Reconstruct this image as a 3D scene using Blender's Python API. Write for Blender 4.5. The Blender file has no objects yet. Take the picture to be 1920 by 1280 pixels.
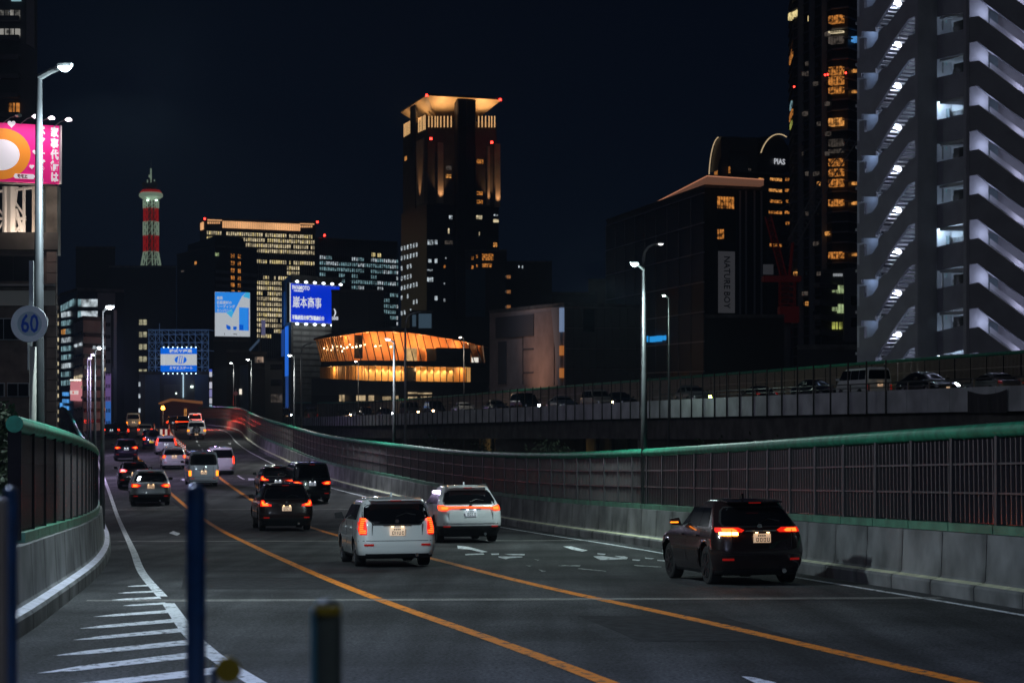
import bpy, math, random
import numpy as np
from mathutils import Vector, Matrix, Euler
rnd = random.Random(7)
S = bpy.context.scene
COL = S.collection
R = math.radians
# ---------------------------------------------------------------- camera
CX, HY, F, CZ = 960.0, 730.0, 4000.0, 18.0     # horizon row and focal length in photo pixels; eye height above street level
cam = bpy.data.cameras.new('camera'); camo = bpy.data.objects.new('camera', cam); COL.objects.link(camo)
camo.location = (0, 0, CZ); camo.rotation_euler = (R(90), 0, 0)
cam.lens = 75; cam.sensor_width = 36; cam.shift_y = (HY-640)/1920
cam.clip_start = 0.3; cam.clip_end = 6000
cam.dof.use_dof = True; cam.dof.focus_distance = 52; cam.dof.aperture_fstop = 4.0
S.camera = camo
# ---------------------------------------------------------------- night sky
w = bpy.data.worlds.new('World'); S.world = w; w.use_nodes = True
nt = w.node_tree; nt.nodes.clear()
wo = nt.nodes.new('ShaderNodeOutputWorld')
b1 = nt.nodes.new('ShaderNodeBackground'); b2 = nt.nodes.new('ShaderNodeBackground'); ad = nt.nodes.new('ShaderNodeAddShader')
sk = nt.nodes.new('ShaderNodeTexSky'); sk.sky_type = 'NISHITA'; sk.sun_disc = False; sk.sun_elevation = R(-6); sk.sun_rotation = R(200)
b1.inputs[1].default_value = 0.02
nt.links.new(sk.outputs[0], b1.inputs[0])
tc = nt.nodes.new('ShaderNodeTexCoord'); sx = nt.nodes.new('ShaderNodeSeparateXYZ'); rp = nt.nodes.new('ShaderNodeValToRGB')
nt.links.new(tc.outputs['Generated'], sx.inputs[0]); nt.links.new(sx.outputs[2], rp.inputs[0])
rp.color_ramp.elements[0].position = 0.0; rp.color_ramp.elements[0].color = (0.0015, 0.0032, 0.0078, 1)
rp.color_ramp.elements[1].position = 0.35; rp.color_ramp.elements[1].color = (0.0004, 0.0010, 0.0034, 1)
nt.links.new(rp.outputs[0], b2.inputs[0]); b2.inputs[1].default_value = 1.0
nt.links.new(b1.outputs[0], ad.inputs[0]); nt.links.new(b2.outputs[0], ad.inputs[1]); nt.links.new(ad.outputs[0], wo.inputs[0])
# added dim sun behind the viewpoint, stands in for stray city light on facades
sl_ = bpy.data.lights.new('city_fill_sun', 'SUN'); sl_.energy = 0.06; sl_.angle = R(40); sl_.color = (.70, .78, 1.0)
so_ = bpy.data.objects.new('city_fill_sun', sl_); COL.objects.link(so_); so_.rotation_euler = (R(52), 0, R(-14))
S.view_settings.view_transform = 'Standard'; S.view_settings.look = 'None'
S.view_settings.exposure = 0.0; S.view_settings.gamma = 1.0; S.view_settings.use_curve_mapping = False
S.cycles.use_denoising = True
S.cycles.max_bounces = 5; S.cycles.diffuse_bounces = 2; S.cycles.glossy_bounces = 3; S.cycles.transmission_bounces = 3
S.cycles.sample_clamp_indirect = 3.0; S.cycles.caustics_reflective = False; S.cycles.caustics_refractive = False
S.cycles.use_light_tree = True

def W(px, py, Y): return Vector(((px-CX)/F*Y, Y, CZ-(py-HY)/F*Y))

# ---------------------------------------------------------------- materials
def mat(name, col, rough=0.6, metal=0.0, var=0.0, scale=2.0, bump=0.0, coat=0.0, emit=None, es=0.0, var2=None, spec=0.5, sample=True, detail=4):
    m = bpy.data.materials.new(name); m.use_nodes = True; n = m.node_tree; p = n.nodes['Principled BSDF']
    p.inputs['Base Color'].default_value = (*col, 1); p.inputs['Roughness'].default_value = rough; p.inputs['Metallic'].default_value = metal
    p.inputs['Specular IOR Level'].default_value = spec
    if coat: p.inputs['Coat Weight'].default_value = coat; p.inputs['Coat Roughness'].default_value = 0.05
    if var or bump:
        t = n.nodes.new('ShaderNodeTexCoord'); g = n.nodes.new('ShaderNodeNewGeometry')
        z = n.nodes.new('ShaderNodeTexNoise'); z.inputs['Scale'].default_value = scale; z.inputs['Detail'].default_value = detail
        n.links.new(g.outputs['Position'], z.inputs['Vector'])
        if var:
            mx = n.nodes.new('ShaderNodeMix'); mx.data_type = 'RGBA'
            c2 = var2 if var2 else tuple(c*(1-var) for c in col)
            c1 = col if var2 else tuple(min(1, c*(1+var)) for c in col)
            mx.inputs[6].default_value = (*c1, 1); mx.inputs[7].default_value = (*c2, 1)
            cr = n.nodes.new('ShaderNodeMapRange'); cr.inputs[1].default_value = 0.35; cr.inputs[2].default_value = 0.65
            n.links.new(z.outputs[0], cr.inputs[0]); n.links.new(cr.outputs[0], mx.inputs[0]); n.links.new(mx.outputs[2], p.inputs['Base Color'])
        if bump:
            b = n.nodes.new('ShaderNodeBump'); b.inputs['Strength'].default_value = bump; b.inputs['Distance'].default_value = 0.02
            n.links.new(z.outputs[0], b.inputs['Height']); n.links.new(b.outputs[0], p.inputs['Normal'])
    if emit: p.inputs['Emission Color'].default_value = (*emit, 1); p.inputs['Emission Strength'].default_value = es
    if not sample: m.cycles.emission_sampling = 'NONE'
    return m
def glow(name, col, s, sample=False): return mat(name, tuple(min(.8, c*.5) for c in col), 0.5, emit=col, es=s, sample=sample)
def room(name, col, s, sc=1.0, lo=0.15, stretch=1.0):
    """a lit room seen through a window: uneven, with furniture and curtain shapes"""
    m = bpy.data.materials.new(name); m.use_nodes = True; n = m.node_tree; p = n.nodes['Principled BSDF']
    p.inputs['Base Color'].default_value = (0.02, 0.02, 0.02, 1); p.inputs['Roughness'].default_value = 0.2
    g = n.nodes.new('ShaderNodeNewGeometry'); mp = n.nodes.new('ShaderNodeMapping'); mp.inputs['Scale'].default_value = (1, 1, stretch)
    z = n.nodes.new('ShaderNodeTexNoise'); z.inputs['Scale'].default_value = sc; z.inputs['Detail'].default_value = 3
    n.links.new(g.outputs['Position'], mp.inputs[0]); n.links.new(mp.outputs[0], z.inputs['Vector'])
    cr = n.nodes.new('ShaderNodeMapRange'); cr.inputs[1].default_value = 0.38; cr.inputs[2].default_value = 0.62; cr.inputs[3].default_value = lo*s; cr.inputs[4].default_value = s
    n.links.new(z.outputs[0], cr.inputs[0])
    p.inputs['Emission Color'].default_value = (*col, 1); n.links.new(cr.outputs[0], p.inputs['Emission Strength'])
    m.cycles.emission_sampling = 'NONE'
    return m
M = {}
HAZE = .00013
M['asphalt'] = mat('asphalt', (0.056, 0.056, 0.058), 0.88, var=0.35, scale=0.35, bump=0.0, detail=8, spec=.12)
# asphalt: aggregate grain + tyre-worn tone
def fix_asphalt(m):
    n = m.node_tree; p = n.nodes['Principled BSDF']; g = n.nodes.new('ShaderNodeNewGeometry')
    z = n.nodes.new('ShaderNodeTexNoise'); z.inputs['Scale'].default_value = 28; z.inputs['Detail'].default_value = 3
    n.links.new(g.outputs['Position'], z.inputs['Vector'])
    b = n.nodes.new('ShaderNodeBump'); b.inputs['Strength'].default_value = 0.9; b.inputs['Distance'].default_value = 0.012
    n.links.new(z.outputs[0], b.inputs['Height']); n.links.new(b.outputs[0], p.inputs['Normal'])
    old = p.inputs['Base Color'].links[0].from_socket
    mx = n.nodes.new('ShaderNodeMix'); mx.data_type = 'RGBA'; mx.blend_type = 'MULTIPLY'; mx.inputs[0].default_value = 1
    cr = n.nodes.new('ShaderNodeMapRange'); cr.inputs[1].default_value = .3; cr.inputs[2].default_value = .7; cr.inputs[3].default_value = .35; cr.inputs[4].default_value = 1.9
    n.links.new(z.outputs[0], cr.inputs[0]); n.links.new(old, mx.inputs[6]); n.links.new(cr.outputs[0], mx.inputs[7]); n.links.new(mx.outputs[2], p.inputs['Base Color'])
    # tyre-worn and oily streaks that run with the lanes
    mp = n.nodes.new('ShaderNodeMapping'); mp.inputs['Rotation'].default_value = (0, 0, R(-13)); mp.inputs['Scale'].default_value = (1.5, .05, 1); n.links.new(g.outputs['Position'], mp.inputs[0])
    z2 = n.nodes.new('ShaderNodeTexNoise'); z2.inputs['Scale'].default_value = 1.0; z2.inputs['Detail'].default_value = 4; n.links.new(mp.outputs[0], z2.inputs['Vector'])
    c2 = n.nodes.new('ShaderNodeMapRange'); c2.inputs[1].default_value = .35; c2.inputs[2].default_value = .65; c2.inputs[3].default_value = .68; c2.inputs[4].default_value = 1.25; n.links.new(z2.outputs[0], c2.inputs[0])
    m2 = n.nodes.new('ShaderNodeMix'); m2.data_type = 'RGBA'; m2.blend_type = 'MULTIPLY'; m2.inputs[0].default_value = 1
    n.links.new(mx.outputs[2], m2.inputs[6]); n.links.new(c2.outputs[0], m2.inputs[7]); n.links.new(m2.outputs[2], p.inputs['Base Color'])
fix_asphalt(M['asphalt'])
def worn(name, col, base=(0.06, 0.06, 0.062), thr=0.40):
    m = mat(name, col, 0.75, var=1, scale=9, var2=base, detail=6, spec=.2)
    for nd in m.node_tree.nodes:
        if nd.type == 'MAP_RANGE': nd.inputs[1].default_value = thr-0.03+0.17; nd.inputs[2].default_value = thr+0.03+0.22
    return m
M['line_white'] = worn('worn white road paint', (0.80, 0.81, 0.84))
M['line_faded'] = worn('very faded white road paint', (0.55, 0.58, 0.56), thr=0.30)
M['line_orange'] = worn('worn orange road paint', (0.88, 0.27, 0.025))
M['joint'] = mat('expansion joint steel', (0.36, 0.34, 0.31), 0.6, metal=0.0, var=.3, scale=6)
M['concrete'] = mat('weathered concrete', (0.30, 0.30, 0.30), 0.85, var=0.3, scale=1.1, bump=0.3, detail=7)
M['concrete_dark'] = mat('dark mottled concrete', (0.10, 0.095, 0.09), 0.85, var=0.35, scale=0.8, detail=6)  # dark grey, mottled at random
def streaks(m):
    """dark run-off stains beside each panel joint"""
    n = m.node_tree; p = n.nodes['Principled BSDF']; t = n.nodes.new('ShaderNodeTexCoord'); sp = n.nodes.new('ShaderNodeSeparateXYZ'); n.links.new(t.outputs['Object'], sp.inputs[0])
    z = n.nodes.new('ShaderNodeTexNoise'); z.inputs['Scale'].default_value = 2.2; z.inputs['Detail'].default_value = 5; n.links.new(n.nodes.new('ShaderNodeNewGeometry').outputs['Position'], z.inputs['Vector'])
    ad = n.nodes.new('ShaderNodeMath'); ad.operation = 'MULTIPLY_ADD'; ad.inputs[1].default_value = .5; n.links.new(z.outputs[0], ad.inputs[0]); n.links.new(sp.outputs[0], ad.inputs[2])
    r_ = n.nodes.new('ShaderNodeValToRGB'); r_.color_ramp.elements[0].position = 0; mr = n.nodes.new('ShaderNodeMapRange'); mr.inputs[2].default_value = 2.5; n.links.new(ad.outputs[0], mr.inputs[0]); n.links.new(mr.outputs[0], r_.inputs[0])
    el = r_.color_ramp.elements; el[0].position = .06; el[0].color = (.22, .21, .20, 1); el[1].position = .97; el[1].color = (.5, .48, .46, 1)
    for ps in (.19, .84): x_ = el.new(ps); x_.color = (1, 1, 1, 1)
    mx = n.nodes.new('ShaderNodeMix'); mx.data_type = 'RGBA'; mx.blend_type = 'MULTIPLY'; mx.inputs[0].default_value = .9
    old = p.inputs['Base Color'].links[0].from_socket; n.links.new(old, mx.inputs[6]); n.links.new(r_.outputs[0], mx.inputs[7]); n.links.new(mx.outputs[2], p.inputs['Base Color'])
M['wall_concrete'] = mat('stained barrier concrete', (0.17, 0.17, 0.172), 0.85, var=0.45, scale=.9, bump=0.3, detail=7); streaks(M['wall_concrete'])
M['kerb_left_lit'] = mat('kerb tinted as lavender lit', (0.66, 0.65, 0.76), 0.55, var=0.2, scale=3)  # lavender lamplight put into the left kerb's colour
M['kerb'] = mat('kerb painted pale', (0.62, 0.61, 0.42), 0.6, var=0.25, scale=3)
M['green_pipe'] = mat('green painted steel', (0.02, 0.25, 0.145), 0.5, var=0.3, scale=4, spec=.3)
M['green_dull'] = mat('dull green cap steel', (0.07, 0.22, 0.14), 0.5, var=0.3, scale=2)
M['rib'] = mat('grey louvre rib', (0.17, 0.15, 0.155), 0.28, metal=0.5)
M['barrier_back'] = mat('dark acoustic panel', (0.022, 0.02, 0.022), 0.16, metal=0.2, var=.3, scale=1)
M['post'] = mat('grey steel post', (0.09, 0.085, 0.09), 0.45, metal=0.4)
M['galv'] = mat('galvanised steel', (0.36, 0.38, 0.38), 0.42, metal=0.6, var=0.15, scale=4)
M['pole'] = mat('weathered pole steel', (.05, .053, .057), .5, var=.2, scale=3)
M['black'] = mat('black plastic', (0.012, 0.012, 0.013), 0.5)
M['tyre'] = mat('tyre rubber', (0.018, 0.018, 0.018), 0.75)
M['rim'] = mat('alloy rim', (0.28, 0.28, 0.30), 0.3, metal=0.8)
M['rim_dark'] = mat('dark alloy rim', (0.06, 0.06, 0.065), 0.3, metal=0.8)
M['glass'] = mat('tinted glass', (0.004, 0.004, 0.005), 0.06, spec=0.8)
M['glass_clear'] = mat('smoky glass', (0.015, 0.017, 0.018), 0.05, spec=0.9)
M['chrome'] = mat('chrome', (0.55, 0.55, 0.56), 0.18, metal=1.0)
M['red_dim'] = mat('red reflector', (0.35, 0.01, 0.01), 0.2, emit=(1, .02, .01), es=0.12, sample=False)  # faint glow put in for lamplight thrown back
M['tail'] = glow('brake lamp red', (1.0, 0.02, 0.006), 0.75, True)
M['tail_far'] = glow('brake lamp bright', (1.0, 0.035, 0.008), 2.8, True)
M['tail_hot'] = glow('brake lamp core', (1.0, 0.05, 0.006), 9.0, True)
M['tail_bar'] = glow('tail light bar', (1.0, 0.05, 0.006), 3.6, True)
M['blinker'] = glow('turn signal amber', (1.0, 0.25, 0.03), 45.0, True)
M['amber'] = glow('amber lamp', (1.0, 0.24, 0.012), 2.6, True)
M['plate_w'] = mat('lit number plate', (0.8, 0.75, 0.66), 0.5, emit=(1.0, 0.62, 0.36), es=0.45, sample=False)
M['plate_c'] = mat('lit number plate cool', (0.8, 0.8, 0.8), 0.5, emit=(0.75, 0.85, 1.0), es=0.30, sample=False)
M['plate_y'] = mat('yellow number plate', (0.8, 0.55, 0.05), 0.5, emit=(1.0, 0.66, 0.06), es=0.6, sample=False)
M['plate_lamp'] = glow('number plate lamp', (1.0, .62, .30), 6.0, True)
M['plate_lamp_c'] = glow('number plate lamp cool', (.85, .93, 1.0), 6.0, True)
M['ink'] = mat('plate lettering', (0.05, 0.10, 0.07), 0.6)
M['head_w'] = glow('headlamp white', (0.85, 0.93, 1.0), 60.0, True)
M['head_o'] = glow('headlamp warm', (1.0, 0.55, 0.22), 60.0, True)
M['head_g'] = glow('headlamp yellow green', (0.80, 1.0, 0.12), 70.0, True)
def paint(name, col, metal=0.2, rough=0.3): return mat('paint '+name, col, rough, metal=metal, coat=1.0)
P = dict(white=paint('white', (0.72, 0.74, 0.74), 0), pearl=paint('pearl white', (0.78, 0.78, 0.80), 0.1), silver=paint('silver', (0.42, 0.44, 0.46), 0.5, .32),
         silverblue=paint('silver blue', (0.46, 0.52, 0.58), 0.3, .35), black=paint('black', (0.008, 0.007, 0.009), 0.1, .15), darkbrown=paint('dark brown', (0.020, 0.010, 0.010), 0.3, .25),
         purple=paint('dark purple', (0.045, 0.022, 0.075), 0.4, .25), navy=paint('navy', (0.012, 0.02, 0.06), 0.3, .25), beige=paint('beige', (0.50, 0.46, 0.38), 0.1), cream=paint('cream', (0.62, 0.64, 0.52), 0, .4),
         grey=paint('grey', (0.10, 0.10, 0.11), 0.4, .3))

# ---------------------------------------------------------------- mesh building
WL = {}
class MB:
    def __init__(s): s.v = []; s.f = []; s.m = []
    def add(s, vs, fs, mi=0):
        o = len(s.v); s.v += [tuple(v) for v in vs]; s.f += [tuple(i+o for i in f) for f in fs]; s.m += [mi]*len(fs); return s
    def obox(s, o, a, b, c, mi=0):
        o = Vector(o); a = Vector(a); b = Vector(b); c = Vector(c)
        if a.cross(b).dot(c) < 0: a, b = b, a
        vs = [o, o+a, o+a+b, o+b, o+c, o+a+c, o+a+b+c, o+b+c]
        return s.add(vs, [(0, 3, 2, 1), (4, 5, 6, 7), (0, 1, 5, 4), (1, 2, 6, 5), (2, 3, 7, 6), (3, 0, 4, 7)], mi)
    def box(s, x0, x1, y0, y1, z0, z1, mi=0):
        return s.obox((x0, y0, z0), (x1-x0, 0, 0), (0, y1-y0, 0), (0, 0, z1-z0), mi)
    def tube(s, pts, r, n=8, mi=0, cap=True):
        pts = [Vector(p) for p in pts]; rs = r if isinstance(r, (list, tuple)) else [r]*len(pts); o = len(s.v); k = len(pts)
        up = Vector((0, 0, 1)); 
        for i, p in enumerate(pts):
            d = (pts[min(i+1, k-1)]-pts[max(i-1, 0)]).normalized()
            a = d.cross(up)
            if a.length < 0.05: a = d.cross(Vector((1, 0, 0)))
            a.normalize(); b = d.cross(a)
            for j in range(n):
                t = 2*math.pi*j/n; s.v.append(tuple(p+(a*math.cos(t)+b*math.sin(t))*rs[i]))
        for i in range(k-1):
            for j in range(n):
                j2 = (j+1) % n; s.f.append((o+i*n+j, o+i*n+j2, o+(i+1)*n+j2, o+(i+1)*n+j)); s.m.append(mi)
        if cap: s.f.append(tuple(o+j for j in range(n))[::-1]); s.f.append(tuple(o+(k-1)*n+j for j in range(n))); s.m += [mi, mi]
        return s
    def prism(s, poly, d, mi=0):
        """poly: 3-D points of a planar outline, d: extrusion vector"""
        poly = [Vector(p) for p in poly]; d = Vector(d); k = len(poly)
        nn = Vector((0, 0, 0))
        for i in range(k): nn += poly[i].cross(poly[(i+1) % k])
        if nn.dot(d) > 0: poly = poly[::-1]
        vs = poly+[p+d for p in poly]
        return s.add(vs, [tuple(range(k)), tuple(range(2*k-1, k-1, -1))]+[(i, i+k, (i+1) % k+k, (i+1) % k) for i in range(k)], mi)
    def disc(s, c, r, ax, th, n=24, mi=0):
        c = Vector(c); ax = Vector(ax).normalized(); a = ax.orthogonal().normalized(); b = ax.cross(a)
        return s.prism([c+(a*math.cos(2*math.pi*i/n)+b*math.sin(2*math.pi*i/n))*r for i in range(n)], ax*th, mi)
    def mesh(s, name, mats, off=None, smooth=False):
        me = bpy.data.meshes.new(name)
        vs = s.v if off is None else [(v[0]-off[0], v[1]-off[1], v[2]-off[2]) for v in s.v]
        me.from_pydata(vs, [], s.f)
        for m_ in (mats if isinstance(mats, (list, tuple)) else [mats]): me.materials.append(m_)
        me.polygons.foreach_set('material_index', s.m)
        if smooth: me.polygons.foreach_set('use_smooth', [True]*len(s.f))
        me.update(); return me
    def build(s, name, mats, parent=None, local=False, smooth=False, kind=None):
        off = None if (local or parent is None) else WL.get(parent.name)
        o = bpy.data.objects.new(name, s.mesh(name, mats, off, smooth)); COL.objects.link(o)
        if parent is not None:
            o.parent = parent
            if not local: WL[o.name] = off
        if kind: o['kind'] = kind
        return o
def tag(o, label=None, cat=None, group=None, kind=None):
    if label: o['label'] = label
    if cat: o['category'] = cat
    if group: o['group'] = group
    if kind: o['kind'] = kind
    return o
def thing(name, label, cat, loc=(0, 0, 0), rot=0, group=None):
    o = bpy.data.objects.new(name, None); COL.objects.link(o); o.empty_display_size = .5
    o.location = loc; o.rotation_euler = (0, 0, rot); WL[o.name] = tuple(loc)
    return tag(o, label, cat, group)
def inst(name, me, parent, loc, rot=0, scale=None, world=True, mx=None):
    """an object that shares mesh data; loc in world space when world and the parent is an unrotated thing"""
    o = bpy.data.objects.new(name, me); COL.objects.link(o)
    off = WL.get(parent.name, (0, 0, 0)) if (parent is not None and world) else (0, 0, 0)
    if parent is not None: o.parent = parent
    o.location = (loc[0]-off[0], loc[1]-off[1], loc[2]-off[2])
    if isinstance(rot, (tuple, list)): o.rotation_euler = rot
    else: o.rotation_euler = (0, 0, rot)
    if scale: o.scale = scale
    if world: WL[o.name] = tuple(loc)
    return o
UC = {}
def unit(m):
    """unit cube, centred in x, back at y=0, base at z=0"""
    k = m.name
    if k not in UC: UC[k] = MB().box(-.5, .5, -1, 0, 0, 1).mesh('piece', m)
    return UC[k]
def lamp(kind, loc, e, col, radius=0.15, rot=None, size=R(150), blend=0.6, parent=None):
    l = bpy.data.lights.new('lamp_light', kind); l.energy = e; l.color = col; l.shadow_soft_size = radius
    if kind == 'SPOT': l.spot_size = size; l.spot_blend = blend
    o = bpy.data.objects.new('lamp_light', l); COL.objects.link(o); o.location = loc
    if rot: o.rotation_euler = rot
    return o
def text_mesh(s, size, depth=0.02, extra=0.0, align='CENTER'):
    cu = bpy.data.curves.new('lettering', 'FONT'); cu.body = s; cu.size = size; cu.extrude = depth/2; cu.offset = extra
    cu.align_x = align; cu.align_y = 'CENTER'; cu.resolution_u = 2
    o = bpy.data.objects.new('lettering', cu); COL.objects.link(o); dg = bpy.context.evaluated_depsgraph_get(); dg.update()
    me = bpy.data.meshes.new_from_object(o.evaluated_get(dg)); COL.objects.unlink(o); bpy.data.objects.remove(o)
    return me
def lettering(s, size, m, parent, loc, rotz=0, depth=0.04, extra=0.0, align='CENTER', sx=1.0, roll=0.0, sy=1.0):
    me = text_mesh(s, size, depth, extra, align); me.materials.clear(); me.materials.append(m)
    o = inst('lettering', me, parent, loc); o.rotation_mode = 'XYZ'
    o.rotation_euler = (Matrix.Rotation(rotz, 4, 'Z') @ Matrix.Rotation(R(90), 4, 'X') @ Matrix.Rotation(roll, 4, 'Z')).to_euler()
    o.scale = (sx, sy, 1)
    return o
def pch(xs, ys):
    xs = np.array(xs, float); ys = np.array(ys, float); h = np.diff(xs); d = np.diff(ys)/h; m = np.zeros(len(xs))
    m[0] = d[0]; m[-1] = d[-1]; m[1:-1] = (d[:-1]*h[1:]+d[1:]*h[:-1])/(h[1:]+h[:-1])
    def f(x):
        i = int(np.clip(np.searchsorted(xs, x)-1, 0, len(h)-1)); 
        if x < xs[0]: return ys[0]+m[0]*(x-xs[0])
        if x > xs[-1]: return ys[-1]+m[-1]*(x-xs[-1])
        t = (x-xs[i])/h[i]
        return (2*t**3-3*t*t+1)*ys[i]+(t**3-2*t*t+t)*h[i]*m[i]+(-2*t**3+3*t*t)*ys[i+1]+(t**3-t*t)*h[i]*m[i+1]
    return f
# ---------------------------------------------------------------- the expressway: profile and plan
DROP = pch([8, 20, 34, 45, 61, 73, 90, 110, 135, 160, 210, 250, 300, 360, 430], [2.25, 2.75, 3.31, 3.78, 4.44, 4.90, 5.33, 5.45, 5.45, 5.25, 4.95, 4.85, 5.2, 6.6, 9.0])
def RZ(Y): return CZ-DROP(Y)
RIGHT = pch([8, 31, 42.5, 57, 67, 81, 101, 124, 151, 180, 203, 236, 250, 280, 320, 400], [10.6, 7.44, 5.84, 4.1, 2.55, -.2, -4.85, -10.5, -15.9, -21.4, -25.2, -30.2, -32.6, -39.2, -50, -72])
LEFT = pch([8, 25.5, 31.4, 34, 41, 51, 61, 78, 107, 150, 200, 250, 300, 400], [-4.7, -5.9, -6.65, -7.0, -8.0, -9.65, -11.5, -14.9, -20.9, -30.2, -41, -52, -63, -85])
LA = pch([8, 20, 33.7, 51.5, 70, 87, 112, 153, 210, 230, 300, 400], [3.0, .9, -2.15, -5.65, -9.2, -12.6, -17.9, -26.5, -38.2, -42.2, -57, -79])
LB = pch([8, 20.4, 29, 34, 51, 83, 108, 128, 172, 203, 290, 400], [6.8, 4.2, 2.4, 1.25, -1.95, -8.3, -13.4, -17.3, -25.9, -31.8, -46.8, -73])
def ground(px, py):
    lo, hi = 12.0, 262.0
    for _ in range(50):
        mid = (lo+hi)/2
        if HY+F*DROP(mid)/mid > py: lo = mid
        else: hi = mid
    return Vector(((px-CX)/F*lo, lo, RZ(lo)))
def ribbon(mb, f0, f1, y0, y1, dz=0.0, step=2.0, mi=0):
    n = max(1, int((y1-y0)/step)); a = []
    for i in range(n+1):
        y = y0+(y1-y0)*i/n; a += [(f0(y), y, RZ(y)+dz), (f1(y), y, RZ(y)+dz)]
    mb.add(a, [(2*i, 2*i+1, 2*i+3, 2*i+2) for i in range(n)], mi)
# night air: a thin even haze added round the scene for lamp glow
hz = bpy.data.materials.new('night haze'); hz.use_nodes = True; n_ = hz.node_tree; n_.nodes.clear(); ho = n_.nodes.new('ShaderNodeOutputMaterial'); pv = n_.nodes.new('ShaderNodeVolumePrincipled')
pv.inputs['Density'].default_value = HAZE; pv.inputs['Color'].default_value = (.62, .80, 1.0, 1); n_.links.new(pv.outputs[0], ho.inputs['Volume'])
# street-level ground, far below
g = MB(); g.add([(-1400, -300, 0), (1400, -300, 0), (1400, 1400, 0), (-1400, 1400, 0)], [(0, 1, 2, 3)])
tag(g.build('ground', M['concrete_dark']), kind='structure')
if HAZE: tag(MB().box(-1402, 1402, -302, 1402, -1, 190).build('haze', hz), kind='stuff')
r = MB(); ribbon(r, lambda y: LEFT(y)-.15, lambda y: RIGHT(y)+.15, 8, 420, 0, 2.0)
tag(r.build('road', M['asphalt']), kind='structure')
# girder under the deck
r = MB(); n = 100
for i in range(n):
    y0 = 8+i*4.12; y1 = y0+4.12
    for s0, s1 in ((lambda y: LEFT(y)-.6, lambda y: RIGHT(y)+.6),):
        a = [(s0(y0), y0, RZ(y0)-.06), (s1(y0), y0, RZ(y0)-.06), (s1(y1), y1, RZ(y1)-.06), (s0(y1), y1, RZ(y1)-.06)]
        b = [(x, y, z-1.7) for x, y, z in a]
        r.add(a+b, [(0, 3, 7, 4), (1, 5, 6, 2), (4, 7, 6, 5)]+([(0, 4, 5, 1)] if i == 0 else []))
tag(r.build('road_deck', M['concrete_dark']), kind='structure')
for y in (30, 65, 100, 140, 180, 225, 270, 330, 390):
    xm = (LEFT(y)+RIGHT(y))/2
    p = thing('bridge_pier', 'dark concrete pier under the expressway deck', 'pier', (xm, y, 0), 0, 'piers under the expressway')
    MB().box(xm-2, xm+2, y-1.2, y+1.2, 0, RZ(y)-3.4).build('column', M['concrete_dark'], p)
    MB().box(xm-6, xm+6, y-1.2, y+1.2, RZ(y)-3.4, RZ(y)-1.9).build('crosshead', M['concrete_dark'], p)
# repaired strips of darker asphalt
M['patch'] = mat('darker asphalt repair', (.036, .036, .038), .9, var=.3, scale=6, spec=.1)
for (y0, y1, t0, t1) in ((36.5, 41, .12, .34), (47, 55, .40, .50), (25, 29.5, .52, .66), (70, 80, .66, .80), (90, 104, .25, .36)):
    fp0 = lambda y, t=t0: LEFT(y)+(RIGHT(y)-LEFT(y))*t; fp1 = lambda y, t=t1: LEFT(y)+(RIGHT(y)-LEFT(y))*t
    mb = MB(); ribbon(mb, fp0, fp1, y0, y1, .003, 1.0); tag(mb.build('asphalt_patch', M['patch']), kind='structure')
# painted lines
def line(f, wd, y0, y1, m, name='lane_line', dz=0.006, step=1.5):
    def off(s):
        def q(y):
            t = (f(y+.5)-f(y-.5)); return f(y)+s*wd/2*math.sqrt(1+t*t)
        return q
    mb = MB(); ribbon(mb, off(-1), off(1), y0, y1, dz, step); return tag(mb.build(name, m), kind='structure')
line(LA, .20, 8, 262, M['line_orange']); line(LB, .22, 8, 158, M['line_orange']); line(LB, .18, 158.4, 262, M['line_white'])
line(lambda y: RIGHT(y)-.45-.003*y, .13, 8, 262, M['line_white'], 'edge_line')
LW = pch([14, 22.7, 33, 42, 55, 73, 90, 107, 200, 300], [-.6, -3.14, -5.35, -7.25, -9.75, -13.25, -16.65, -20.1, -39.6, -61])
line(LW, .19, 14, 32.4, M['line_white'], 'edge_line'); line(LW, .17, 34.2, 60, M['line_white'], 'edge_line'); line(LW, .16, 60, 262, M['line_white'], 'edge_line')
MID = lambda y: RIGHT(y)-.8-.003*y-3.35
for k in range(9):
    y0 = 118+k*12; line(MID, .14, y0, y0+5, M['line_white'], 'lane_dash')
mb = MB()
def gpoly(pts, dz=.006):
    g_ = [ground(*p) for p in pts]; mb.add([(v.x, v.y, v.z+dz) for v in g_], [tuple(range(len(g_)))])
def z3(x, y): return (x/3.2, 880+y/3.2)
mb_h = []
for (xl, yl, xr, yr, t) in ((760, 702, 915, 690, 9), (705, 742, 935, 727, 10), (650, 785, 960, 762, 13), (735, 818, 990, 797, 12), (560, 884, 1040, 840, 18), (475, 955, 1075, 893, 22), (435, 1024, 1105, 950, 24), (320, 1118, 1170, 1018, 30), (220, 1224, 1240, 1085, 36), (120, 1340, 1310, 1185, 42), (20, 1470, 1380, 1290, 50)):
    mb = MB(); gpoly([z3(xl, yl), z3(xl+(xr-xl)*.25, yl+(yr-yl)*.25-t*.25), z3(xr, yr), z3(xr+8, yr+t), z3(xl+(xr-xl)*.25, yl+(yr-yl)*.25+t*.5)][::-1])
    tag(mb.build('hatch_stripe', M['line_white']), kind='structure')
def z5(x, y): return (800+x/3.84, 1020+y/3.84)
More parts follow.
